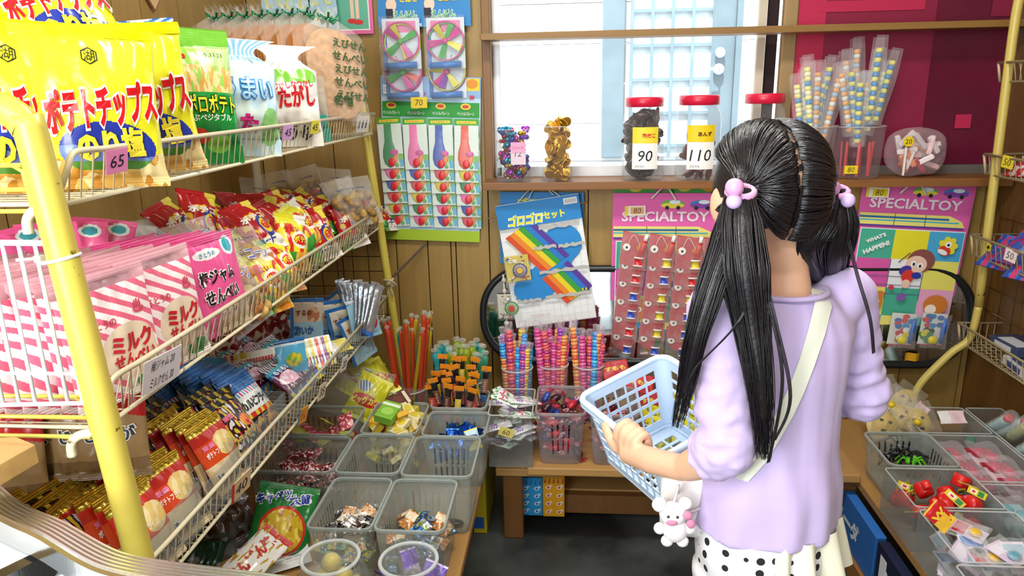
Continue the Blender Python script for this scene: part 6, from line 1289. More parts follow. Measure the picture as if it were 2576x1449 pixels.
# striped marshmallow ropes in clear sleeves, standing in clear tubs
def striped(c1, c2, c3, L=.19):
    root = empty('striped_candy_rope'); b = MB(M('plastic', c1), True); n = 13
    for k in range(n):
        b.mat(M('plastic', (c1, c2, c1, c3)[k % 4])); z = .012 + L*k/n; b.lathe([(.0085, z), (.0105, z + L/n*.3), (.0105, z + L/n*.7), (.0085, z + L/n)], 10)
    b.build('candy_rope', root); f = MB(M('clearfilm', '#f2f4f6', s=46), True)
    f.grid(10, 16, lambda u, v: V(((u - .5)*(.036 + .008*math.sin(v*3)), -.0125 - .003*math.sin(u*9 + v*8), v*(L + .05)))); f.grid(6, 10, lambda u, v: V(((u - .5)*.038, .0125, v*(L + .045))), flip=True); f.build('wrapper', root); return Proto(root, 0, 'candy rope')
sr = [striped('#dfd86a', '#3a86c8', '#3a86c8'), striped('#e0a05a', '#9ab6d0', '#d8d8d0'), striped('#e6e08a', '#4a90cc', '#e8e4c0')]
def cleartub2(px, w_px, top, label, Y=2.53):
    p = sill_at(px, Y); r = span(px - w_px/2, px + w_px/2, 380, Y)/2; h = at(px, top, Y=Y).z - SZ; root = empty('clear_tub', p, label=label, cat='tub'); MB(M('clearplastic', '#eadfe0', a=.14), True).lathe([(r*.86, .001), (r*.9, .004), (r, h)], 26).build('tub', root)
    MB(M('bin', '#ece6e6', a=.4), True).tube([(r*math.cos(k*.25), r*math.sin(k*.25), h) for k in range(25)], .0016, 5, closed=True).build('rim', root); return p, r, h
for j, (px, wp, tops, n) in enumerate(((2035, 118, 318, 8), (2150, 128, 318, 11))):
    p, r, h = cleartub2(px, wp, tops, ('clear tub of striped candy ropes just past the girl\'s head', 'clear tub of striped candy ropes marked with a yellow price tag')[j]); rnd = random.Random(j + 41)
    rs = MB(M('film', '#c8404e'))
    for i in range(n):
        a = i*2.4 + j; q = r*.55*math.sqrt((i + .5)/n); k = (i*2 + j) % 3
        sr[k].put(p + V((q*math.cos(a), q*math.sin(a), .10 + .035*(i % 4)*(.5 + .5*j))), 0, -4*math.sin(a)*q/r, 13*q*math.cos(a)/(r*.55) + rnd.uniform(-3, 3), ('yellow and blue striped candy rope in a clear sleeve', 'orange and pale blue striped candy rope in a clear sleeve', 'cream and blue striped candy rope in a clear sleeve')[k] + (', tub by the girl\'s head', ', tub with the yellow tag')[j], centre=False, group=f'striped ropes {k} {j}')
    st = Proto(MB(M('film', '#cf4a52')).box((-.004, -.002, 0), (.004, .002, .11)).build('red_stick_packet'), 0, 'candy stick') if j == 0 else st
    for i in range(7): a = i*.9; st.put(p + V((r*.55*math.cos(a), r*.55*math.sin(a), .006)), 30*i, 3, 4*math.cos(a), 'thin red stick packet at the bottom of a striped rope tub', centre=False, group='thin red stick packets')
tag_at(sill_at(2141, 2.455) + V((0, 0, .032)), .042, .026, '#e4c81e', '80', 'yellow price tag on the tub of striped candy ropes', th=.6)
# bulging clear bag of white sticks lying on the sill
p = sill_at(2296, 2.535); root = empty('bag_of_sweets', p, label='bulging clear bag of white and pink wrapped sticks at the end of the sill', cat='sweet bag'); rnd = random.Random(8)
b = MB(M('film', '#e6dcdc'))
for i in range(22):
    b.mat(M('film', ('#e8e0e0', '#dcb8b8', '#eae6e4', '#cfcaca', '#e2905a', '#b83a4a')[i % 6])); q = Euler((rnd.uniform(-.5, .5), rnd.uniform(0, 6), rnd.uniform(-.4, .4))).to_matrix(); c0 = V((rnd.uniform(-.05, .05), rnd.uniform(-.03, .02), rnd.uniform(.03, .125))); b.X = Matrix.Translation(c0) @ q.to_4x4(); b.box((-.032, -.006, -.008), (.032, .006, .008), .003)
b.X = None; o = b.build('wrapped_stick', root); o['kind'] = 'stuff'
f = MB(M('clearfilm', '#f0d8de', s=30), True); f.ball((0, 0, .080), (.097, .058, .079), 28); o = f.build('wrapper', root)
for v in o.data.vertices:
    n_ = noise.noise(v.co*22); v.co += V((.005*n_, .005*n_, .006*n_)); 
    x, z = v.co.x/.097, (v.co.z - .08)/.079; k = 1/(max(.001, (abs(x)**4 + abs(z)**4)**.25)) * (x*x + z*z)**.5; v.co.x *= 1 + .5*(k - 1); v.co.z = .08 + (v.co.z - .08)*(1 + .5*(k - 1))
MB(M('film', '#e8e4e2')).box((-.058, -.062, .01), (-.052, -.058, .10)).build('white_band', root)
b = MB(M('paper', '#e4c81e')); b.prism([(.017*math.cos(k*.785 + .39), .017*math.sin(k*.785 + .39)) for k in range(8)], 0, .001); b.mat(M('paper', '#22222a')).text('20', lambda a, q: V((a, q, .0014)), .02); o = b.build('yellow_tag', root); o.location = (-.052, -.066, .118); o.rotation_euler = (R(90), 0, 0)
# ================================================================ RACK BY THE BROWN WALL
YEL2 = M('chipped', '#c9b45a'); CR2 = M('chipped', '#b9ab86')
rk = empty('wire_rack', (1.33, 2.0, 0), label='yellow-posted wire rack by the brown wall, its trays running out of view', cat='rack')
tp = at(2548, 90, Y=2.36); md = at(2462, 770, Y=2.36); pth = [tp + V((.01, 0, .12)), tp, md, at(2440, 850, Y=2.36), at(2390, 890, Y=2.36), at(2320, 960, Y=2.36), at(2296, 1010, Y=2.36), at(2290, 1065, Y=2.36)]
rel(rk, MB(YEL2).tube(smooth_path([pth[0], pth[1], pth[2]]), .0135, 10), 'post')
rel(rk, MB(YEL2).tube(smooth_path(pth[2:]) + [V((pth[-1].x, pth[-1].y, 0.255))], .012, 10), 'curved_foot')
YR0 = 1.2
for i, (px, py, drop) in enumerate(((2512, 158, .055), (2476, 388, .06), (2444, 590, .065), (2412, 812, .066))):
    p = at(px, py, Y=2.40); x0, zr = p.x, p.z; zb = zr - drop; b = MB(CR2)
    b.tube([(1.405, 2.40, zr), (x0, 2.40, zr), (x0, YR0, zr)], .0042, 6); b.tube([(1.405, 2.40, zb), (x0 + .012, 2.40, zb), (x0 + .012, YR0, zb)], .0032, 6); b.tube([(x0, 2.40, zr), (x0 + .012, 2.40, zb)], .0042, 6)
    n = 44
    for k in range(1, n + 1): y = 2.40 - (2.40 - YR0)*k/n; b.tube([(x0, y, zr), (x0 + .012, y, zb), (1.405, y, zb)], .0016, 4, cap=False)
    for k in range(1, 6): x = x0 + (1.405 - x0)*k/6; b.tube([(x, 2.40, zr), (x, 2.40, zb)], .0016, 4, cap=False); b.tube([(x, 2.40, zb), (x, YR0, zb)], .0016, 4, cap=False)
    rel(rk, b, 'wire_tray')
    if i == 0: R0 = (x0, zb)
    if i == 1: R1 = (x0, zb)
    if i == 2: R2 = (x0, zb)
    if i == 3: R3 = (x0, zb)
rel(rk, MB(YEL2).tube([(1.40, 1.22, 0.25), (1.40, 1.22, 1.5)], .0135, 10), 'post')
gd = empty('wire_grid', (1.40, 2.3, .8), label='thin rusty wire grid hanging behind the brown-wall rack', cat='wire grid'); b = MB(M('metal', '#8a7346'))
for k in range(6): y = 2.52 - .075*k; b.tube([(1.412, y, .45), (1.412, y, .98)], .0013, 4, cap=False)
for k in range(7): z = .46 + .08*k; b.tube([(1.411, 2.53, z), (1.411, 2.13, z)], .0013, 4, cap=False)
rel(gd, b, 'grid_wire')
for i, (px, py, c_, t_, lb) in enumerate(((2535, 408, '#d8c22e', '50', 'yellow price tag on the second tray of the brown-wall rack'), (2542, 643, '#e8d8d8', '50', 'pinkish price tag reading 50 on the third tray of the brown-wall rack'), (2487, 622, '#c9b628', '', 'small blank yellow tag at the corner of the third tray'))):
    p = at(px, py, X=(R1, R2, R2)[i][0] - .004); tag_at(p, .045 if i < 2 else .02, .036 if i < 2 else .022, c_, t_ or '・', lb, yaw=-80, roll=6)
b = bag('pinkpk', .07, .10, .02, lambda u, v: '#d8c8d8' if v > .5 else '#b89ac0', back='#c8b0c8', seal=.008, nx=14, ny=16, seed=171); Proto(b.build('lilac_packet'), .10, 'toy packet').put(V((R0[0] + .09, 2.22, R0[1] + .055)), -50, 10, 5, 'pale lilac packet in the highest tray of the brown-wall rack')
rp2 = Proto(bag('rp2', .09, .11, .03, lambda u, v: '#b8283a' if nz(u, v, 5) > -.1 else '#d8c8c8', back='#a8202e', seal=.01, nx=14, ny=16, seed=172).build('red_packet'), .11, 'toy packet')
for i in range(4): rp2.put(V((R1[0] + .08 + .012*i, 2.30 - .12*i, R1[1] + .03)), -60, 62, 6*i, f"red and white packet in the second tray of that rack, {ORD[i]} from the window")
bp2 = [Proto(bag(f'b{k}', .11, .13, .02, (lambda c1, c2, c3: lambda u, v: c1 if nz(u, v, 5, k) > .05 else c2 if nz(u, v, 5, k) > -.15 else c3)(*c_), back=c_[0], seal=.01, nx=20, ny=22, seed=173 + k).build('toy_packet'), .13, 'toy packet') for k, c_ in enumerate((('#2f4a9a', '#3a6ac0', '#c83a6a'), ('#8a3a8a', '#b83a6a', '#3a5ab0'), ('#3a4a86', '#c8a080', '#5a86c8')))]
for i in range(9): bp2[i % 3].put(V((R2[0] + .05 + .022*(i % 3), 2.30 - .05*i, R2[1] + .028 + .022*(i % 3) + .01*(i // 4))), -70 + 5*math.sin(i*3), 48, 6*math.sin(i*2), f'{("blue and pink", "purple and red", "navy and tan")[i % 3]} flat toy packet in the brown-wall rack, {ORD[i]} from the window')
bxc = ((('#3a4260', '#c8ccd4'), (.09, .13, .03)), (('#d8d8dc', '#3a4a7a'), (.10, .14, .028)), (('#d85a4a', '#e8dcd4'), (.09, .15, .02)), (('#3f74b8', '#dfe4ea'), (.10, .16, .022)), (('#e6e2dc', '#c84a3a'), (.08, .12, .02)))
for i, ((c1, c2), (w_, d_, h_)) in enumerate(bxc):
    y = (2.22, 2.12, 2.02, 1.86, 1.95)[i]; x = R3[0] + (.085, .075, .07, .075, .10)[i]; z = R3[1] + .004 + (.032, .0, .0, .0, .03)[i]*1.0
    b = MB(M('paper', c1)); b.box((-w_/2, -d_/2, 0), (w_/2, d_/2, h_), .002); b.mat(M('paper', c2)).box((-w_*.42, -d_*.42, h_*.99), (w_*.1, d_*.3, h_ + .0008)); b.box((-w_/2 - .0006, -d_*.3, h_*.2), (-w_/2 + .001, d_*.3, h_*.8)); o = b.build('toy_box'); o.location = (x, y, z); o.rotation_euler = (0, 0, R((4, -6, 3, -3, 8)[i])); tag(o, ('dark navy flat toy box lying on top of the others in the lowest tray', 'silver-white flat toy box in the lowest tray of the brown-wall rack', 'red-orange flat toy box in the lowest tray of the brown-wall rack', 'blue and white flat toy box at the tray edge by the brown wall', 'small white toy box with a red patch in the lowest tray')[i], 'toy box')
# ================================================================ BINS BY THE BROWN WALL
ZR_ = .2515
tub_bin(.862, 1.045, 1.86, 2.06, .125, 'grey translucent bin with a few black and green toys', z=ZR_, a=.5)
clear_box(.838, 1.048, 1.655, 1.845, .125, 'clear tray of red whistles with yellow cards', z=ZR_, a=.22)
clear_box(.838, 1.06, 1.44, 1.642, .125, 'clear tray of small carded toys in pale packets', z=ZR_, a=.22)
clear_box(.82, 1.07, 1.20, 1.428, .125, 'clear tray of red toys in the corner of the bench', z=ZR_, a=.22)
clear_box(1.068, 1.262, 1.83, 2.10, .10, 'low clear tray of pink capsule packets', z=ZR_, a=.2)
clear_box(1.074, 1.28, 1.58, 1.815, .10, 'low clear tray of teal capsule packets', z=ZR_, a=.2)
clear_box(1.272, 1.385, 1.86, 2.30, .10, 'long clear tray of toy tubes against the brown wall', z=ZR_, a=.2)
clear_box(1.06, 1.262, 2.115, 2.30, .10, 'low clear tray with a green sticker and one white packet', z=ZR_, a=.2)
sticker((1.20, 2.112, .33), (0, -1, .1), .015, '#2f9a6a', 'green sticker on the low tray behind the pink capsules'); sticker((1.0445, 1.90, .345), (-1, 0, .1), .012, '#c82a34', 'red sticker inside the grey bin of black toys')
# gold masks heaped at the back corner
def mask():
    root = empty('gold_mask'); b = MB(M('foil', '#c9ab4c', s=120), True)
    def f(u, v):
        x = (u - .5)*2; z = (v - .5)*2; r_ = math.sqrt(x*x + z*z); k = min(1, 1/max(r_, 1e-6)) if r_ > 1 else 1; x *= k; z *= k
        return V((x*.036*(1 - .15*z*z*(z < 0)), -.02*(1 - min(1, x*x + z*z)) - .008*math.exp(-((x/.18)**2 + ((z + .05)/.35)**2)), z*.045))
    def mf(u, v):
        x = (u - .5)*2; z = (v - .5)*2
        if ell(abs(x), z, .36, .2, .2, .12) < 1 or ell(x, z, 0, -.5, .28, .1) < 1: return M('matte', '#1f1a12')
        if x*x + z*z > 1.02: return None
        return M('film', '#d0b35c', s=120)
    b.grid(20, 20, f, mf); b.build('mask', root); w_ = MB(M('clearfilm', '#f4f2e4', s=50), True); w_.grid(10, 10, lambda u, v: V(((u - .5)*.09, -.034 - .004*math.sin(u*11 + v*6), (v - .5)*.11))); w_.build('wrapper', root); return Proto(root, 0, 'toy mask')
mkp = mask()
for i, (px, py, Y) in enumerate(((2215, 1010, 2.33), (2262, 1025, 2.35), (2230, 1050, 2.28), (2285, 1055, 2.27), (2205, 1075, 2.24), (2250, 1080, 2.22), (2310, 1062, 2.2), (2240, 1015, 2.4), (2200, 1040, 2.3), (2225, 1068, 2.2), (2270, 1050, 2.22), (2245, 1040, 2.26), (2275, 1010, 2.36), (2215, 990, 2.36))):
    p = at(px, py, Y=Y); p.z = max(p.z, .30); mkp.put(p, 20*math.sin(i*2), 32, 30*math.sin(i*1.7), f'gold toy mask in a clear sleeve, {ORD[i]} of the heap behind the grey bin')
yb_ = Proto(MB(M('plastic', '#e2c420'), True).ball((0, 0, 0), (.012, .012, .010), 10).build('yellow_ball'), 0, 'toy ball'); yb_.put(at(2242, 1018, Y=2.20), 0, 0, 0, 'small yellow ball on the heap of gold masks, upper one'); yb_.put(at(2308, 1062, Y=2.16), 0, 0, 0, 'small yellow ball in silver film at the edge of the mask heap')
pnk = bag('slip', .07, .04, .006, lambda u, v: '#e8c8d0' if u > .4 else '#e6e2e0', back='#e8dcdc', seal=.004, nx=10, ny=10, seed=181); pk_ = Proto(pnk.build('white_packet'), .04, 'toy packet'); pk_.put(at(2315, 1035, Y=2.26), 20, 50, -30, 'pale pink slip sticking up beside the gold masks'); pk_.put(at(2395, 1050, Y=2.22), -10, 55, -8, 'white and red packet lying in the low tray with the green sticker', scale=1.1)
# black toys with one green one
def spider(c):
    b = MB(M('plastic', c), True); b.ball((0, 0, 0), (.02, .016, .011), 12); b.ball((.02, 0, .002), .009, 10)
    for k in range(8): a = R(35 + 110*(k % 4)/3)*(1 if k < 4 else -1); d = V((math.cos(a), math.sin(a), 0)); b.tube(smooth_path([d*.012, d*.026 + V((0, 0, .012)), d*.042 + V((0, 0, -.008))], 4), .0028, 5)
    return b
bs_ = P_(spider('#17181a'), 'toy_spider', 0, 'toy'); gs_ = P_(spider('#5cc41e'), 'toy_spider', 0, 'toy')
for i, (px, py, z) in enumerate(((2268, 1122, .315), (2305, 1146, .31), (2350, 1142, .31), (2240, 1148, .30), (2325, 1130, .315), (2275, 1150, .305))): bs_.put(at(px, py, Z=z), 60*i, 10*i - 20, 0, f'shiny black toy spider in the grey bin, {ORD[i]} of six', scale=1.25)
gs_.put(at(2292, 1160, Z=.31), 40, 0, 0, 'bright green toy spider among the black ones in the grey bin')
# red whistles on yellow cards
def rwhistle():
    root = empty('red_whistle'); b = MB(M('plastic', '#d81e1c'), True); b.lathe([(.0001, -.016), (.0195, -.016), (.021, -.013), (.021, .013), (.0195, .016), (.0001, .016)], 18); b.X = None; b.box((-.004, .0, -.011), (.034, .021, .011), .003); o = b.build('whistle', root)
    c = MB(M('paper', '#e2cc2a')); c.box((-.026, -.040, -.0008), (.026, -.0225, .0008)); c.mat(M('paper', '#2f8a4a')).box((-.02, -.038, -.0011), (-.004, -.025, .0011)); c.mat(M('paper', '#f0ece0')).box((.0, -.037, -.0012), (.018, -.026, .0012)); c.mat(M('paper', '#c8282a')).box((.004, -.034, -.0015), (.013, -.029, .0015)); c.build('yellow_card', root); return Proto(root, 0, 'toy whistle')
rw = rwhistle(); rnd = random.Random(17)
for i in range(16): rw.put(V((.865 + .155*rnd.random(), 1.68 + .14*rnd.random(), .272 + .0062*i)), rnd.uniform(0, 360), rnd.uniform(-80, 80), rnd.uniform(-60, 60), 'red plastic whistle with a yellow card in the clear tray behind the carded toys', group='red whistles in the tray')
for i in range(9): rw.put(V((.86 + .16*rnd.random(), 1.26 + .14*rnd.random(), .30 + .005*i)), rnd.uniform(0, 360), rnd.uniform(-80, 80), rnd.uniform(-60, 60), 'red plastic whistle in the tray at the near corner of the bench', group='red whistles in the corner tray')
# small carded toys
def tcard(c1, c2, c3):
    b = MB(M('paper', c1)); b.box((-.027, -.0007, -.036), (.027, .0007, .036)); b.mat(M('paper', c2)).box((-.023, -.0012, .004), (.023, .0008, .03)); b.mat(M('plastic', c3), True).ball((0, -.006, -.014), (.017, .007, .014), 12); f = b; f.mat(M('clearfilm', '#f2f2f4', s=40)); f.grid(6, 6, lambda u, v: V(((u - .5)*.06, -.013 - .003*math.sin(u*8 + v*5), (v - .5)*.08))); return Proto(b.build('carded_toy'), 0, 'carded toy')
tcs = [tcard('#dcc6dc', '#e8e2ee', '#5a9ab0'), tcard('#d6cce0', '#c8283a', '#e2b62a'), tcard('#dfe4ec', '#3a7ac0', '#24242a'), tcard('#e4d8e4', '#9ac0d0', '#b8283a'), tcard('#c8d4e0', '#e8e0a0', '#6a8ab0')]; tn = ('lilac card with a blue toy', 'card with a red patch and yellow toy', 'white card with a blue patch and black toy', 'pale card with a red toy', 'grey-blue card with a pale blue toy')
for i in range(22): tcs[i % 5].put(V((.87 + .155*rnd.random(), 1.475 + .13*rnd.random(), .272 + .0045*i)), rnd.uniform(-60, 60), 72 + rnd.uniform(-25, 20), rnd.uniform(-40, 40), tn[i % 5] + ' in the clear tray of carded toys', group='carded toys ' + str(i % 5))
redc = P_(flat('#c8202a', '#e8b83a', W=.05, H=.06, T=.004, text='W', tc='#e8c83a', seed=185), 'red_card', .06, 'toy card'); redc.put(at(2365, 1300, Y=1.56), 10, 30, -40, 'red card with yellow mark poking up from the tray of carded toys')
# pink and teal capsule packets in rows
def caps(c1, c2):
    root = empty('capsule_packet'); b = MB(M('film', '#ddc9cf' if c1[1] == 'c' else '#c4dce0')); b.box((-.032, -.04, 0), (.032, .04, .004)); b.build('backing_card', root); c = MB(M('plastic', c1), True); c.ball((-.012, .012, .012), (.016, .018, .011), 12); c.ball((.012, -.010, .012), (.016, .018, .011), 12); c.build('capsule', root); s = MB(M('film', c2)); s.box((-.032, .022, .004), (.032, .04, .0065)); s.build('printed_strip', root)
    f = MB(M('clearfilm', '#f6e8ee', s=40), True); f.grid(8, 8, lambda u, v: V(((u - .5)*.07, (v - .5)*.086, .025 + .003*math.sin(u*9 + v*7)))); f.build('wrapper', root); return Proto(root, 0, 'capsule packet')
cpk, ctl = caps('#c82a54', '#b82a44'), caps('#2aa0ac', '#7ac0c8')
for i in range(12): r_, c_ = divmod(i, 2) if i < 6 else divmod(i - 6, 2); cpk.put(V((1.115 + .098*c_, 1.878 + .088*r_, ZR_ + .012 + (.036 if i >= 6 else 0))), 0, -6, 0, f'pink capsule packet, {("lower", "upper")[i >= 6]} layer, {ORD[r_]} row from the aisle end, {("aisle", "wall")[c_]} side', scale=1.15)
for i in range(8): r_, c_ = divmod(i % 4, 2); ctl.put(V((1.122 + .104*c_, 1.64 + .10*r_, ZR_ + .012 + (.036 if i >= 4 else 0))), 0, -6, 0, f'teal capsule packet, {("lower", "upper")[i >= 4]} layer, {ORD[r_]} row from the aisle end, {("aisle", "wall")[c_]} side', scale=1.2)
# toy tubes with red caps
def ttube(c):
    root = empty('toy_tube'); b = MB(M('plastic', c), True); b.lathe([(.013, 0), (.014, .004), (.014, .12), (.011, .128)], 14); b.build('tube', root); MB(M('plastic', '#c8303a'), True).lathe([(.012, .128), (.0125, .132), (.0125, .145), (.008, .148)], 12).build('cap', root); f = MB(M('clearfilm', '#eef6f4', s=50), True); f.lathe([(.017, -.006), (.019, .03), (.018, .13), (.02, .16)], 12); f.build('wrapper', root); return Proto(root, 0, 'toy tube')
tts = [ttube('#a8ccd0'), ttube('#b8c4c8'), ttube('#c0c07a'), ttube('#6aa86a')]
for i in range(9): tts[i % 4].put(V((1.30 + .012*(i % 4), 2.22 - .042*i, .31 + .010*(i % 3))), 6*math.sin(i*2), -48, 10*math.sin(i*3), f'{("pale teal", "grey", "olive", "green")[i % 4]} toy tube with a red cap, {ORD[i]} along the brown wall tray')
# long printed cartons lining the foot of the bench
def longbox(y0, y1, z0, z1, col, txt, label, tc='#e8ecf4'):
    root = empty('long_carton', (.81, (y0 + y1)/2, z0), label=label, cat='carton'); L = y1 - y0; h = z1 - z0; b = MB(M('paper', col)); b.box((0, -L/2, 0), (.028, L/2, h), .001); b.mat(M('paper', tc)); k = 0
    for s_ in txt: b.text(s_, lambda a, q, k=k: V((-.0008, L*.30 - k - a, h*.5 + q)), None, h*.42, bold=.06); k += L*.26
    if len(txt) > 1: b.box((-.0012, L*.40, h*.15), (-.0006, L*.46, h*.85))
    b.build('carton_body', root)
longbox(1.78, 2.02, .057, .205, '#2f6fc0', ['ソーダ'], 'bright blue printed carton leaning under the bench edge by the girl'); longbox(1.14, 1.765, .057, .205, '#1a2140', ['みんな', 'の', 'ゲーム'], 'dark navy carton with white lettering along the bench foot')
# ================================================================ BASKET AND GIRL
A0 = at(1462, 1000, Y=1.30); bu = V((.151, .09, .046)).normalized(); bv = V((.142, -.23, -.02)); bv = (bv - bu*bv.dot(bu)).normalized(); bw = bu.cross(bv); bw = bw if bw.z < 0 else -bw
BW, BL, BH = .195, .235, .15
bk_ = empty('shopping_basket', A0 + bu*BW/2 + bv*BL/2 + bw*BH, label='pale blue plastic shopping basket with square holes held by the girl', cat='basket')
BLUE = M('plastic', '#c3d8ee')
def BP(u, v, w_, inset=.0):    # u, v in 0..1 across the opening, w_ 0 top .. 1 bottom, walls taper inward
    k = .016*w_; return A0 + bu*(k + (BW - 2*k)*u) + bv*(k + (BL - 2*k)*v) + bw*(BH*w_)
def bwall(name, fn, nu, nw, mu, solid=True):
    """one wall: bars between square holes, 3 mm thick"""
    b = MB(BLUE); nrm = (fn(1, 0) - fn(0, 0)).cross(fn(0, 1) - fn(0, 0)).normalized()*.0028
    cu = [0, mu] + [x for i in range(1, nu) for x in (mu + (1 - 2*mu)*i/nu - .012*6/nu, mu + (1 - 2*mu)*i/nu + .012*6/nu)] + [1 - mu, 1]
    cw = [0, .14] + [x for i in range(1, nw) for x in (.14 + .74*i/nw - .02, .14 + .74*i/nw + .02)] + [.88, 1]
    for i in range(len(cu) - 1):
        for j in range(len(cw) - 1):
            if i % 2 == 1 and j % 2 == 1 and 0 < i < len(cu) - 2 and 0 < j < len(cw) - 2: continue
            q = [fn(cu[i], cw[j]), fn(cu[i+1], cw[j]), fn(cu[i+1], cw[j+1]), fn(cu[i], cw[j+1])]
            a = [b.vert(p) for p in q]; c = [b.vert(p + nrm) for p in q]
            b.face(a); b.face(c[::-1])
            for k in range(4): b.face((a[k], c[k], c[(k+1) % 4], a[(k+1) % 4]))
    rel(bk_, b, name)
rc_ = .10
bwall('basket_wall', lambda s, w_: BP(rc_ + (1 - 2*rc_)*s, 0, w_), 6, 5, .02)
bwall('basket_wall', lambda s, w_: BP(rc_ + (1 - 2*rc_)*s, 1, w_), 6, 5, .02)
bwall('basket_wall', lambda s, w_: BP(0, rc_*.8 + (1 - 1.6*rc_)*s, w_), 8, 5, .02)
bwall('basket_wall', lambda s, w_: BP(1, rc_*.8 + (1 - 1.6*rc_)*s, w_), 8, 5, .02)
bwall('basket_floor', lambda s, t: BP(.03 + .94*s, .03 + .94*t, 1), 5, 7, .10)
for (u0, v0, su, sv) in ((0, 0, 1, 1), (1, 0, -1, 1), (1, 1, -1, -1), (0, 1, 1, -1)):
    def cr(t, w_, u0=u0, v0=v0, su=su, sv=sv):
        a = R(90*t); ru, rv = rc_, rc_*.8
        return BP(u0 + su*ru*(1 - math.sin(a)), v0 + sv*rv*(1 - math.cos(a)), w_)
    b = MB(BLUE, True); b.grid(6, 4, cr); rel(bk_, b, 'corner')
def rimpath(w_, out):
    pts = []
    for (u0, v0, a0) in ((1, 0, -90), (1, 1, 0), (0, 1, 90), (0, 0, 180)):
        for k in range(6):
            t = R(a0 + 90*k/5); cu = rc_ if u0 == 0 else 1 - rc_; cv = rc_*.8 if v0 == 0 else 1 - rc_*.8
            pts.append(BP(cu + (rc_ + out/BW)*math.cos(t), cv + (rc_*.8 + out/BL)*math.sin(t), w_))
    return pts
b = MB(BLUE, True); top_, bot_, lip = rimpath(0, .002), rimpath(0, .011), rimpath(.10, .011)
b.tube(rimpath(.005, .005), .0065, 8, closed=True); b.tube(rimpath(.06, .009), .0035, 6, closed=True); rel(bk_, b, 'rim')
rel(bk_, MB(BLUE, True).tube(rimpath(.99, -.003), .004, 6, closed=True), 'bottom_edge')

# ---- the girl: about 1.33 m, back to us, turned a little to the window
girl = empty('person', (.31, 1.12, 0), label='girl with black pigtails in a lavender shirt seen from behind, holding a pale blue basket', cat='person')
def rotz(deg): return Matrix.Rotation(R(deg), 3, 'Z')
BR = rotz(20); HR = rotz(12) @ Matrix.Rotation(R(-7), 3, 'X'); BC = V((.322, 1.10, 0)); HC = V((.287, 1.103, 1.236))
def bl(x, y, z): return BC + BR @ V((x, y, 0)) + V((0, 0, z))      # body frame: x to her right, y the way she faces
def hd(x, y, z): return HC + HR @ V((x, y, z))
def loft(b, rings, n=28, cap=True):
    ids = []
    for z, a, d, ox, oy in rings: ids.append([b.vert(bl(ox + a*math.cos(2*math.pi*k/n), oy + d*math.sin(2*math.pi*k/n), z)) for k in range(n)])
    for p, q in zip(ids, ids[1:]):
        for k in range(n): b.face((p[k], p[(k+1) % n], q[(k+1) % n], q[k]), smooth=True)
    b.face(ids[0][::-1]); b.face(ids[-1])
def remesh(b, name, voxel, smooth, mat, parent, disp=None):
    o = b.build('shape'); m1 = o.modifiers.new('r', 'REMESH'); m1.mode = 'VOXEL'; m1.voxel_size = voxel; m1.use_smooth_shade = True
    if smooth: m2 = o.modifiers.new('s', 'SMOOTH'); m2.iterations = smooth; m2.factor = .5
    bpy.context.view_layer.update(); dg = bpy.context.evaluated_depsgraph_get(); me = bpy.data.meshes.new_from_object(o.evaluated_get(dg)); bpy.data.objects.remove(o)
    if disp:
        ns = [v.normal.copy() for v in me.vertices]
        for v, n_ in zip(me.vertices, ns): v.co += n_*disp(v.co)
    me.materials.clear(); me.materials.append(mat); r = bpy.data.objects.new(name, me); C.objects.link(r)
    for p in me.polygons: p.use_smooth = True; p.material_index = 0
    if parent: r.parent = parent; r.location = -parent.location
    return r
SK = M('skin', '#e4b494')
# joints
LS, RS = at(1806, 775, Y=1.04), at(2128, 738, Y=1.155)
LE, RE = at(1826, 1120, Y=.995), at(2168, 995, Y=1.175)
tt = .66; RIM = A0 + bv*(BL*tt)       # where the hand closes on the near long wall
LW = at(1722, 1178, Y=1.05)
RW = V((.40, 1.30, .86))
b = MB(SK, True)
# head: skull, jaw, cheeks, nose, ears
b.ball(HC, (.074, .087, .088), 28, HR.to_quaternion()); b.ball(hd(0, .028, -.05), (.054, .052, .062), 22, HR.to_quaternion()); b.ball(hd(0, .052, -.096), (.022, .02, .018), 14)
for s in (-1, 1): b.ball(hd(.036*s, .05, -.045), (.026, .026, .03), 14); b.ball(hd(.0735*s, .004, -.026), (.010, .018, .028), 12, (HR @ rotz(-22*s)).to_quaternion())
b.ball(hd(0, .090, -.036), (.009, .013, .010), 12); b.tube([hd(0, .084, -.012), hd(0, .096, -.036)], [.006, .009], 10); b.ball(hd(0, .082, -.064), (.018, .008, .009), 12)
b.tube([hd(.004, -.02, -.05), bl(-.002, -.005, 1.115), bl(.0, -.005, 1.04)], [.031, .029, .044], 18)
loft(b, [(.60, .095, .075, 0, 0), (.68, .108, .085, 0, 0), (.78, .096, .074, 0, 0), (.86, .094, .070, 0, 0), (.95, .104, .074, 0, 0), (1.02, .104, .058, 0, 0), (1.045, .078, .044, 0, -.004), (1.075, .042, .036, 0, -.004)])
def limb(pts, rs, n=16): b.tube(smooth_path(pts, 4), [x for i in range(len(rs) - 1) for x in [rs[i] + (rs[i+1] - rs[i])*k/4 for k in range(4)]] + [rs[-1]], n)
limb([bl(-.08, 0, 1.02), LS + V((0, 0, -.006)), (LS + LE)*.5, LE, (LE + LW)*.5 + V((.0, .0, -.004)), LW], [.03, .032, .033, .030, .0285, .021]); b.ball(LE, .030, 14)
limb([bl(.08, 0, 1.02), RS + V((0, 0, -.006)), (RS + RE)*.5, RE, (RE + RW)*.5, RW], [.03, .032, .032, .030, .027, .021]); b.ball(RE, .030, 14)
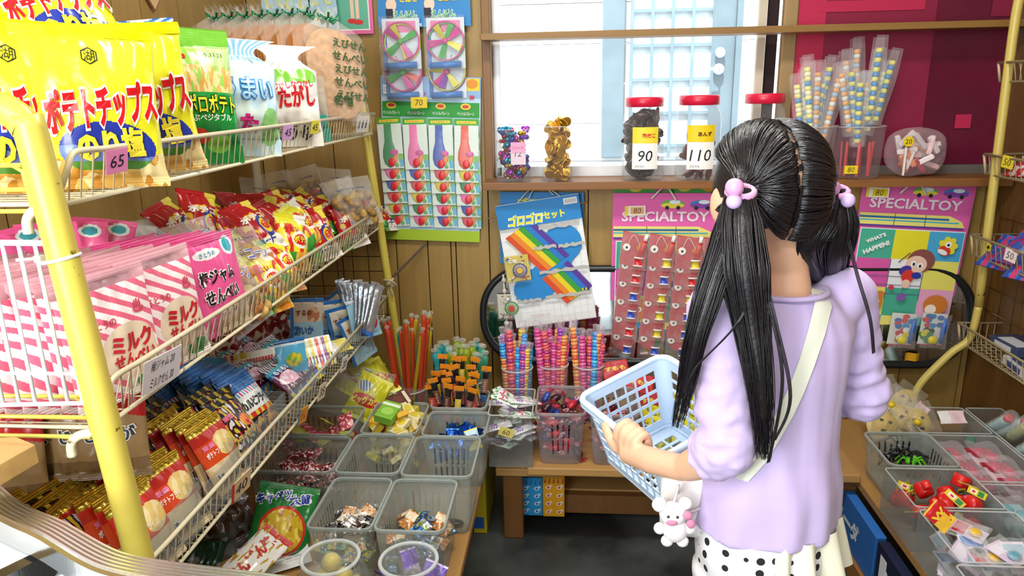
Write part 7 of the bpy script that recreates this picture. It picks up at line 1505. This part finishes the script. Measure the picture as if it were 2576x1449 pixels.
# left hand: palm against the outside of the near wall, fingers over the rim
nout = -bu; up = -bw
palm = RIM + nout*.017 + bw*.020 + bv*.012
b.tube([LW, (LW + palm)*.5 + nout*.004, palm], [.021, .022, .020], 14)
b.ball(palm, (.030, .013, .026), 18, Matrix((bv, nout, up)).transposed().to_quaternion())
for k, (o_, L1) in enumerate(((-.024, .92), (-.008, 1.0), (.008, .97), (.023, .85))):
    k0 = palm + bv*o_*.95 + up*.016 + nout*.002; k1 = RIM + bv*(.012 + o_*1.06) + nout*.010 + up*(.014 + .003*(k == 1)); k2 = RIM + bv*(.010 + o_*1.06) - nout*.014*L1 + up*.013; k3 = RIM + bv*(.010 + o_*1.02) - nout*.019*L1 + bw*.016
    b.tube(smooth_path([k0, k1, k2, k3], 5), [.0085 - .00012*j for j in range(16)], 12); b.ball(k3, .0064, 10)
th0 = palm - bv*.020 + bw*.006 + nout*.004; b.tube(smooth_path([th0, palm - bv*.040 + up*.006 + nout*.005, palm - bv*.056 + up*.015 + nout*.001, palm - bv*.068 + up*.017 - nout*.003], 5), [.0105, .0104, .0102, .010, .0098, .0096, .0094, .0092, .009, .0088, .0086, .0084, .0082, .008, .0078, .0074], 12); b.ball(palm - bv*.068 + up*.017 - nout*.003, .0074, 10)
# right hand, in front of her
ru_ = (RW - RE).normalized(); rp = RW + ru_*.045; b.tube([RW, rp], [.020, .022], 12); b.ball(rp, (.026, .026, .014), 14)
for k in range(4): o_ = V((-.02 + .014*k, .004*k, 0)); b.tube(smooth_path([rp + o_*.8 + ru_*.012, rp + o_ + ru_*.038, rp + o_*1.1 + ru_*.054 + V((0, 0, -.012)), rp + o_*1.1 + ru_*.05 + V((0, 0, -.03))], 4), .0078, 10)
b.tube([rp + V((.0, -.014, .006)), rp + ru_*.03 + V((.006, -.02, .014))], [.0095, .008], 10)
# legs and feet
for s in (-1, 1): limb([bl(.052*s, 0, .66), bl(.054*s, .01, .50), bl(.052*s, .012, .33), bl(.052*s, -.004, .20), bl(.052*s, -.012, .07)], [.062, .052, .038, .036, .026]); b.ball(bl(.054*s, .03, .032), (.032, .075, .03), 16, BR.to_quaternion())
body = remesh(b, 'body', .0034, 3, SK, girl)
# eyes and mouth, on the side turned away
for s in (-1, 1):
    e = MB(M('plastic', '#f4f2ee'), True); e.ball(hd(.030*s, .0755, -.012), (.0125, .007, .0075), 14, HR.to_quaternion()); e.mat(M('plastic', '#1e1411')).ball(hd(.030*s, .081, -.012), (.0058, .003, .0062), 12, HR.to_quaternion()); rel(girl, e, 'eye')
    e = MB(M('hair', '#14110f'), True); e.tube([hd(.016*s, .083, .006), hd(.03*s, .083, .010), hd(.044*s, .073, .006)], [.0015, .002, .001], 6); rel(girl, e, 'eyebrow')
rel(girl, MB(M('skin', '#c4706a'), True).ball(hd(0, .087, -.066), (.016, .004, .0042), 12, HR.to_quaternion()), 'lips')
# lavender shirt with pushed-up sleeves
LAV = M('cloth', '#c6b4de')
b = MB(LAV, True)
loft(b, [(.688, .121, .100, -.004, 0), (.71, .119, .098, -.002, 0), (.76, .116, .094, 0, 0), (.82, .107, .084, 0, 0), (.89, .106, .081, 0, 0), (.96, .114, .082, 0, 0), (1.01, .120, .074, 0, -.002), (1.04, .112, .062, 0, -.003), (1.062, .088, .050, 0, -.004), (1.078, .058, .046, 0, -.004)], 40)
def sleeve(S, E, W_, t, inner):
    end = E + (W_ - E)*t; pts = [bl(inner, -.002, 1.025), S, S + (E - S)*.35, S + (E - S)*.7, E, E + (end - E)*.45, end]; q = smooth_path(pts, 8); n = len(q)
    base = [.044, .0435, .041, .040, .043, .0435, .037]
    rs = []
    for i in range(n):
        f_ = i/(n - 1)*(len(base) - 1); k = min(int(f_), len(base) - 2); r_ = base[k] + (base[k+1] - base[k])*(f_ - k); rs.append(r_ + (.0026*math.sin(i*1.55) + .0016*math.sin(i*.83 + 1))*(1 if f_ > 2.6 else .25))
    b.tube(q, rs, 20)
sleeve(LS, LE, LW, .46, -.07); sleeve(RS, RE, RW, .45, .07)
CEN = bl(0, 0, .8)
def folds(p):
    q = BR.inverted() @ (p - BC); z = p.z; a = math.atan2(q.y, q.x)
    arm = max(0, (abs(q.x) - .11)/.03) if z < 1.0 else 0; arm = min(1, arm)
    soft = .0032*noise.noise(V((a*3.2, z*4.5, 1))) + .0028*math.sin(a*9 + 4*noise.noise(V((z*6, a, 2))))*max(0, min(1, (.86 - z)/.14)) 
    wr_ = .0042*noise.noise(V((p.x*26 + z*30, p.y*20, z*52 - p.x*30))) + .0022*noise.noise(V((p.x*50, p.y*50, z*70)))
    diag = .003*max(0, noise.noise(V((q.x*9 + z*14, q.x*3, 7))))*max(0, 1 - abs(z - .84)/.12)
    return (1 - arm)*(soft + diag) + arm*wr_
shirt = remesh(b, 'shirt', .0042, 3, LAV, girl, folds)
# neckline binding
nb = [bl(.062*math.cos(k*math.pi/16), -.004 + .052*math.sin(k*math.pi/16), 1.0745 + .004*(math.sin(k*math.pi/16) < 0) - .010*max(0, math.sin(k*math.pi/16))) for k in range(32)]
rel(girl, MB(LAV, True).tube(nb, .0042, 8, closed=True), 'neckline')
# dotted trousers and cream frill
dm, nt, bs = new_mat('dotted cotton'); vo = nt.nodes.new('ShaderNodeTexVoronoi'); vo.inputs['Scale'].default_value = 42; vo.inputs['Randomness'].default_value = .25; tc = nt.nodes.new('ShaderNodeTexCoord'); rpn = nt.nodes.new('ShaderNodeValToRGB'); rpn.color_ramp.interpolation = 'CONSTANT'
rpn.color_ramp.elements[0].color = (.012, .012, .016, 1); rpn.color_ramp.elements[1].color = (.86, .85, .87, 1); rpn.color_ramp.elements[1].position = .27; nt.links.new(tc.outputs['Object'], vo.inputs['Vector']); nt.links.new(vo.outputs['Distance'], rpn.inputs[0]); nt.links.new(rpn.outputs[0], bs.inputs['Base Color']); bs.inputs['Roughness'].default_value = .85
b = MB(dm, True); loft(b, [(.56, .108, .09, 0, 0), (.64, .119, .097, 0, 0), (.73, .110, .09, 0, 0)], 28)
for s in (-1, 1): limb([bl(.054*s, 0, .60), bl(.056*s, .008, .50), bl(.054*s, .010, .34), bl(.054*s, -.004, .20), bl(.054*s, -.010, .10)], [.070, .062, .048, .044, .040])
remesh(b, 'trousers', .005, 3, dm, girl, lambda p: .003*noise.noise(p*24))
b = MB(M('cloth', '#eae8cf'), True)
def fr_(u, v):
    a = -1.95 + 3.6*u; k = v; w_ = (.004 + .013*k)*math.sin(a*17 + 2*math.sin(a*3)); rr_ = 1.0 + .10*k; 
    lo = .682 + .012*(u - .5) - (.045 + .022*(math.cos(a - .2) > -2)*(.5 + .5*math.cos(a + .6)))*k + .005*math.sin(a*11)*k
    return bl((.118*rr_ + w_)*math.cos(a), (.097*rr_ + w_)*math.sin(a), lo + .02*(1 - k))
b.grid(110, 6, fr_); b.grid(110, 6, lambda u, v: fr_(u, v) + V((0, 0, .001))); rel(girl, b, 'cream_frill')
for s in (-1, 1):
    b = MB(M('cloth', '#b8a8c8'), True); b.ball(bl(.054*s, .034, .038), (.038, .088, .036), 18, BR.to_quaternion()); b.mat(M('plastic', '#e8e6e4')); b.X = Matrix.Translation(bl(.054*s, .034, 0)) @ BR.to_4x4(); b.prism([(.037*math.cos(k*.314), .090*math.sin(k*.314)) for k in range(20)], .001, .016, .002); b.X = None; rel(girl, b, 'shoe')
# ---- hair: two halves combed from a zigzag parting into side ties, long tails
HA, HB, HCc = .079, .092, .094
def onhead(d, k=1.0): d = d.normalized(); return hd(d.x*HA*k, d.y*HB*k, d.z*HCc*k)
HAIR = M('hair', '#1a171b'); b = MB(HAIR, True); rnd = random.Random(77)
# cap halves, a gap of bare scalp along the parting, open face
def capmf(u, v):
    a = 2*math.pi*u; th = math.pi*v; d = V((math.sin(th)*math.cos(a), math.sin(th)*math.sin(a), math.cos(th)))
    if abs(d.x - .02*math.sin(th*18)*(d.z > -.2)) < .034 and d.z > -.1: return None
    if d.y > .38 and d.z < .55 - .3*abs(d.x): return None
    if d.z < -.62: return None
    if d.z < -.18 and d.y > -.15 and abs(d.x) > .5: return None
    return HAIR
b.grid(120, 60, lambda u, v: onhead(V((math.sin(math.pi*v)*math.cos(2*math.pi*u), math.sin(math.pi*v)*math.sin(2*math.pi*u), math.cos(math.pi*v))), .985), capmf)
tieL, tieR = at(1862, 478, Y=1.005), at(2100, 478, Y=1.105)
def headdir(p): q = HR.inverted() @ (p - HC); return V((q.x/HA, q.y/HB, q.z/HCc))
def slerp(a, c, t):
    w_ = math.acos(max(-1, min(1, a.dot(c)))); return (a*math.sin((1 - t)*w_) + c*math.sin(t*w_))/math.sin(w_) if w_ > 1e-4 else a
for s, tie in ((-1, tieL), (1, tieR)):
    td = headdir(tie); tl = td.length; td = td.normalized()
    for i in range(620):
        t = rnd.random()
        if i < 440: th = R(30 + 205*t); st = V((s*(.039 + .006*math.sin(th*9)) + (.02*math.sin((1.571 - th)*18) if th < 3.3 else 0), math.cos(th), math.sin(th)))         # along the parting, brow over the crown to the nape
        else: th = rnd.uniform(-.66, .1); aa = rnd.uniform(.25, 1.0) if s < 0 else rnd.uniform(.25, 1.0); st = V((s*math.sin(aa*1.9), -math.cos(aa*1.9)*1.0, -.60 + .35*max(0, aa - .5)))      # nape and side hairline
        st = V((st.x, st.y, st.z)).normalized(); 
        if st.y > .55 and st.z < .45: continue
        n = 12; bulge = .004 + .006*rnd.random(); pts = []
        for k in range(n + 1):
            f_ = k/n; d = slerp(st, td, f_); rr_ = 1.0 + bulge/.09*math.sin(f_*math.pi)**1.1 + max(0, f_ - .82)/.18*(tl - 1.0)*.9; pts.append(onhead(d, rr_) + V((rnd.uniform(-1, 1), rnd.uniform(-1, 1), rnd.uniform(-1, 1)))*.0007)
        b.tube(pts, [.0009] + [.0012 + .0009*rnd.random()]*(n - 1) + [.0012], 5)
def tail(guide, rad, n, seed, thin=.00105, spread=1.0, core=True):
    g_ = smooth_path(guide, 7); m_ = len(g_); rn = random.Random(seed)
    rad_ = [rad[0] + 0]*0 + [rad[min(int(i/(m_ - 1)*(len(rad) - 1)), len(rad) - 2)]*(1 - (i/(m_ - 1)*(len(rad) - 1)) % 1) + rad[min(int(i/(m_ - 1)*(len(rad) - 1)) + 1, len(rad) - 1)]*((i/(m_ - 1)*(len(rad) - 1)) % 1) for i in range(m_)]
    if core: b.tube(g_[:int(m_*.88)], [r_*.6 for r_ in rad_[:int(m_*.88)]], 12)
    for j in range(n):
        a = rn.random()*6.283; q = math.sqrt(rn.random()); L = int(m_*rn.uniform(.74, 1.0)); ph = rn.uniform(-.5, .5); pts = []
        for i in range(L):
            p = g_[i]; tg = (g_[min(i+1, m_-1)] - g_[max(i-1, 0)]).normalized(); u_ = tg.cross(V((0, 1, 0))).normalized(); w_ = tg.cross(u_); aa = a + ph*i/m_; wob = spread*.004*math.sin(i*.21 + j)*i/m_
            pts.append(p + u_*(math.cos(aa)*q*rad_[i] + wob) + w_*math.sin(aa)*q*rad_[i]*.6)
        b.tube(pts, [thin*(1 - .75*max(0, i/L - .55)/.45) for i in range(L)], 4, cap=False)
BKY = .955
tail([tieL, at(1862, 560, Y=.985), at(1872, 680, Y=.965), at(1888, 800, Y=.962), at(1905, 920, Y=.955), at(1918, 1040, Y=.955), at(1922, 1165, Y=.96)], [.016, .030, .034, .026, .020, .014, .007], 420, 1)
tail([tieL + V((-.004, 0, -.008)), at(1830, 600, Y=.985), at(1788, 730, Y=.965), at(1752, 850, Y=.965), at(1728, 960, Y=.985), at(1700, 1085, Y=1.0)], [.014, .022, .020, .015, .013, .005], 240, 2)
tail([tieR, at(2106, 560, Y=1.10), at(2092, 640, Y=1.125), at(2085, 720, Y=1.20), at(2080, 900, Y=1.235)], [.016, .030, .032, .028, .014], 260, 3)
tail([tieR + V((-.004, -.004, .0)), at(2050, 550, Y=1.072), at(2022, 615, Y=1.08), at(2036, 670, Y=1.12), at(2070, 720, Y=1.19)], [.016, .038, .036, .026, .012], 260, 4)
for gd_ in ([at(1862, 500, Y=1.0), at(1880, 760, Y=.95), at(1745, 930, Y=.955), at(1735, 985, Y=.96)], [at(1870, 500, Y=1.0), at(1945, 800, Y=.95), at(1985, 1000, Y=.95), at(1945, 1110, Y=.955)], [at(1870, 520, Y=1.0), at(1930, 760, Y=.955), at(1965, 960, Y=.95), at(1930, 1165, Y=.955)], [at(2108, 500, Y=1.10), at(2150, 680, Y=1.09), at(2185, 800, Y=1.10), at(2195, 890, Y=1.11)]):
    for k in range(3): b.tube([p + V((.0016*k, 0, .001*k)) for p in smooth_path(gd_, 8)], .0009, 4, cap=False)
hair = rel(girl, b, 'hair')
for nm_, tie, dx in (('hair_tie', tieL, -1), ('hair_tie', tieR, 1)):
    b = MB(M('cloth', '#e0a2cc'), True); c0 = tie + V((0, -.004, -.002)); b.tube([c0 + V((.017*math.cos(k*.45), .012*math.sin(k*.45), .006*math.sin(k*.45))) for k in range(14)], .005, 8, closed=True)
    b.mat(M('plastic', '#dca0d0')); b.ball(c0 + V((-.012, -.016, .008)), .0125, 14); b.mat(M('plastic', '#cdb4e4')); b.ball(c0 + V((-.012 if dx < 0 else .012, -.018, -.010)), .0105, 14); rel(girl, b, nm_)
# ---- bag strap laid over the shirt, small bag and its plush charm
from mathutils.bvhtree import BVHTree
bm_ = bmesh.new(); bm_.from_mesh(shirt.data); bvh = BVHTree.FromBMesh(bm_); bm_.free()
def onshirt(px, py, lift=.0035):
    d = ray(px, py).normalized(); h_ = bvh.ray_cast(EYE, d)
    return h_[0] + h_[1]*lift if h_[0] else None
left_e = [(2046, 668), (2050, 700), (2046, 760), (2030, 830), (2006, 905), (1982, 970), (1955, 1030), (1925, 1090), (1890, 1150), (1850, 1200)]
wide = (42, 42, 41, 40, 39, 38, 37, 36, 34, 32)
b = MB(M('cloth', '#e6e8d8'), True); rows = []
for (px, py), w_ in zip(left_e, wide):
    r_ = [onshirt(px + w_*k/4, py + .28*w_*k/4) for k in range(5)]; 
    if all(r_): rows.append(r_)
fine = []
for i in range(len(rows) - 1):
    for k in range(4): fine.append([rows[i][j].lerp(rows[i+1][j], k/4) for j in range(5)])
fine.append(rows[-1]); f0 = fine[0]
over = [[p + V((0, .030, .014)) for p in f0], [p + V((0, .07, .006)) for p in f0], [p + V((-.02, .115, -.06)) for p in f0], [p + V((-.09, .10, -.22)) for p in f0]]
fine = over[::-1] + fine
for th in (0, .002):
    ids = [[b.vert(p + V((0, -th, 0))) for p in r_] for r_ in fine]
    for i in range(len(ids) - 1):
        for j in range(4): b.face((ids[i][j], ids[i][j+1], ids[i+1][j+1], ids[i+1][j]), smooth=True)
rel(girl, b, 'bag_strap')
pb_ = at(1742, 1262, Y=1.10); bagc = empty('shoulder_bag', pb_, label='small white shoulder bag at the girl\'s hip under the basket', cat='bag')
b = MB(M('cloth', '#eeeae8'), True); b.X = Matrix.Translation(pb_) @ rotz(-10).to_4x4(); b.prism([(x, z) for x, z in rrect(-.052, -.025, .035, .025, .014)], -.055, .055, .010); b.X = None; rel(bagc, b, 'pouch')
b = MB(M('cloth', '#d8ccd8'), True); b.tube(smooth_path([pb_ + V((-.05, -.026, .02)), pb_ + V((-.01, -.032, .0)), pb_ + V((.034, -.028, .028))], 5), .0025, 6); rel(bagc, b, 'zip_cord')
cp0 = at(1693, 1300, Y=1.035); ch_ = empty('plush_charm', cp0, label='white and pink plush animal charm dangling from the shoulder bag', cat='plush charm')
PW = M('cloth', '#f0ecec'); b = MB(PW, True); b.ball(cp0 + V((0, 0, .006)), (.022, .018, .020), 16); b.ball(cp0 + V((.004, 0, -.022)), (.020, .017, .022), 14)
for dx, dz, r_ in ((-.022, .022, .012), (.018, .026, .011), (-.020, -.020, .010), (.026, -.018, .010), (-.008, -.042, .010), (.016, -.042, .010)): b.ball(cp0 + V((dx, -.002, dz)), (r_, r_*.8, r_), 12)
rel(ch_, b, 'plush_body')
b = MB(M('cloth', '#d88aa8'), True); b.ball(cp0 + V((-.004, -.017, .000)), (.009, .004, .005), 10); b.ball(cp0 + V((.020, -.014, .012)), (.008, .005, .007), 10); b.ball(cp0 + V((.026, -.012, -.004)), (.007, .005, .008), 10); rel(ch_, b, 'pink_bow')
b = MB(M('plastic', '#2a2a2e'), True); b.ball(cp0 + V((-.010, -.018, .011)), .0022, 8); b.ball(cp0 + V((.004, -.0185, .011)), .0022, 8); rel(ch_, b, 'eye_bead')
b = MB(M('plastic', '#d8d2d6'), True); b.tube(smooth_path([cp0 + V((0, 0, .024)), cp0 + V((.008, .010, .05)), pb_ + V((-.03, -.024, .03))], 5), .0022, 6); rel(ch_, b, 'charm_cord')
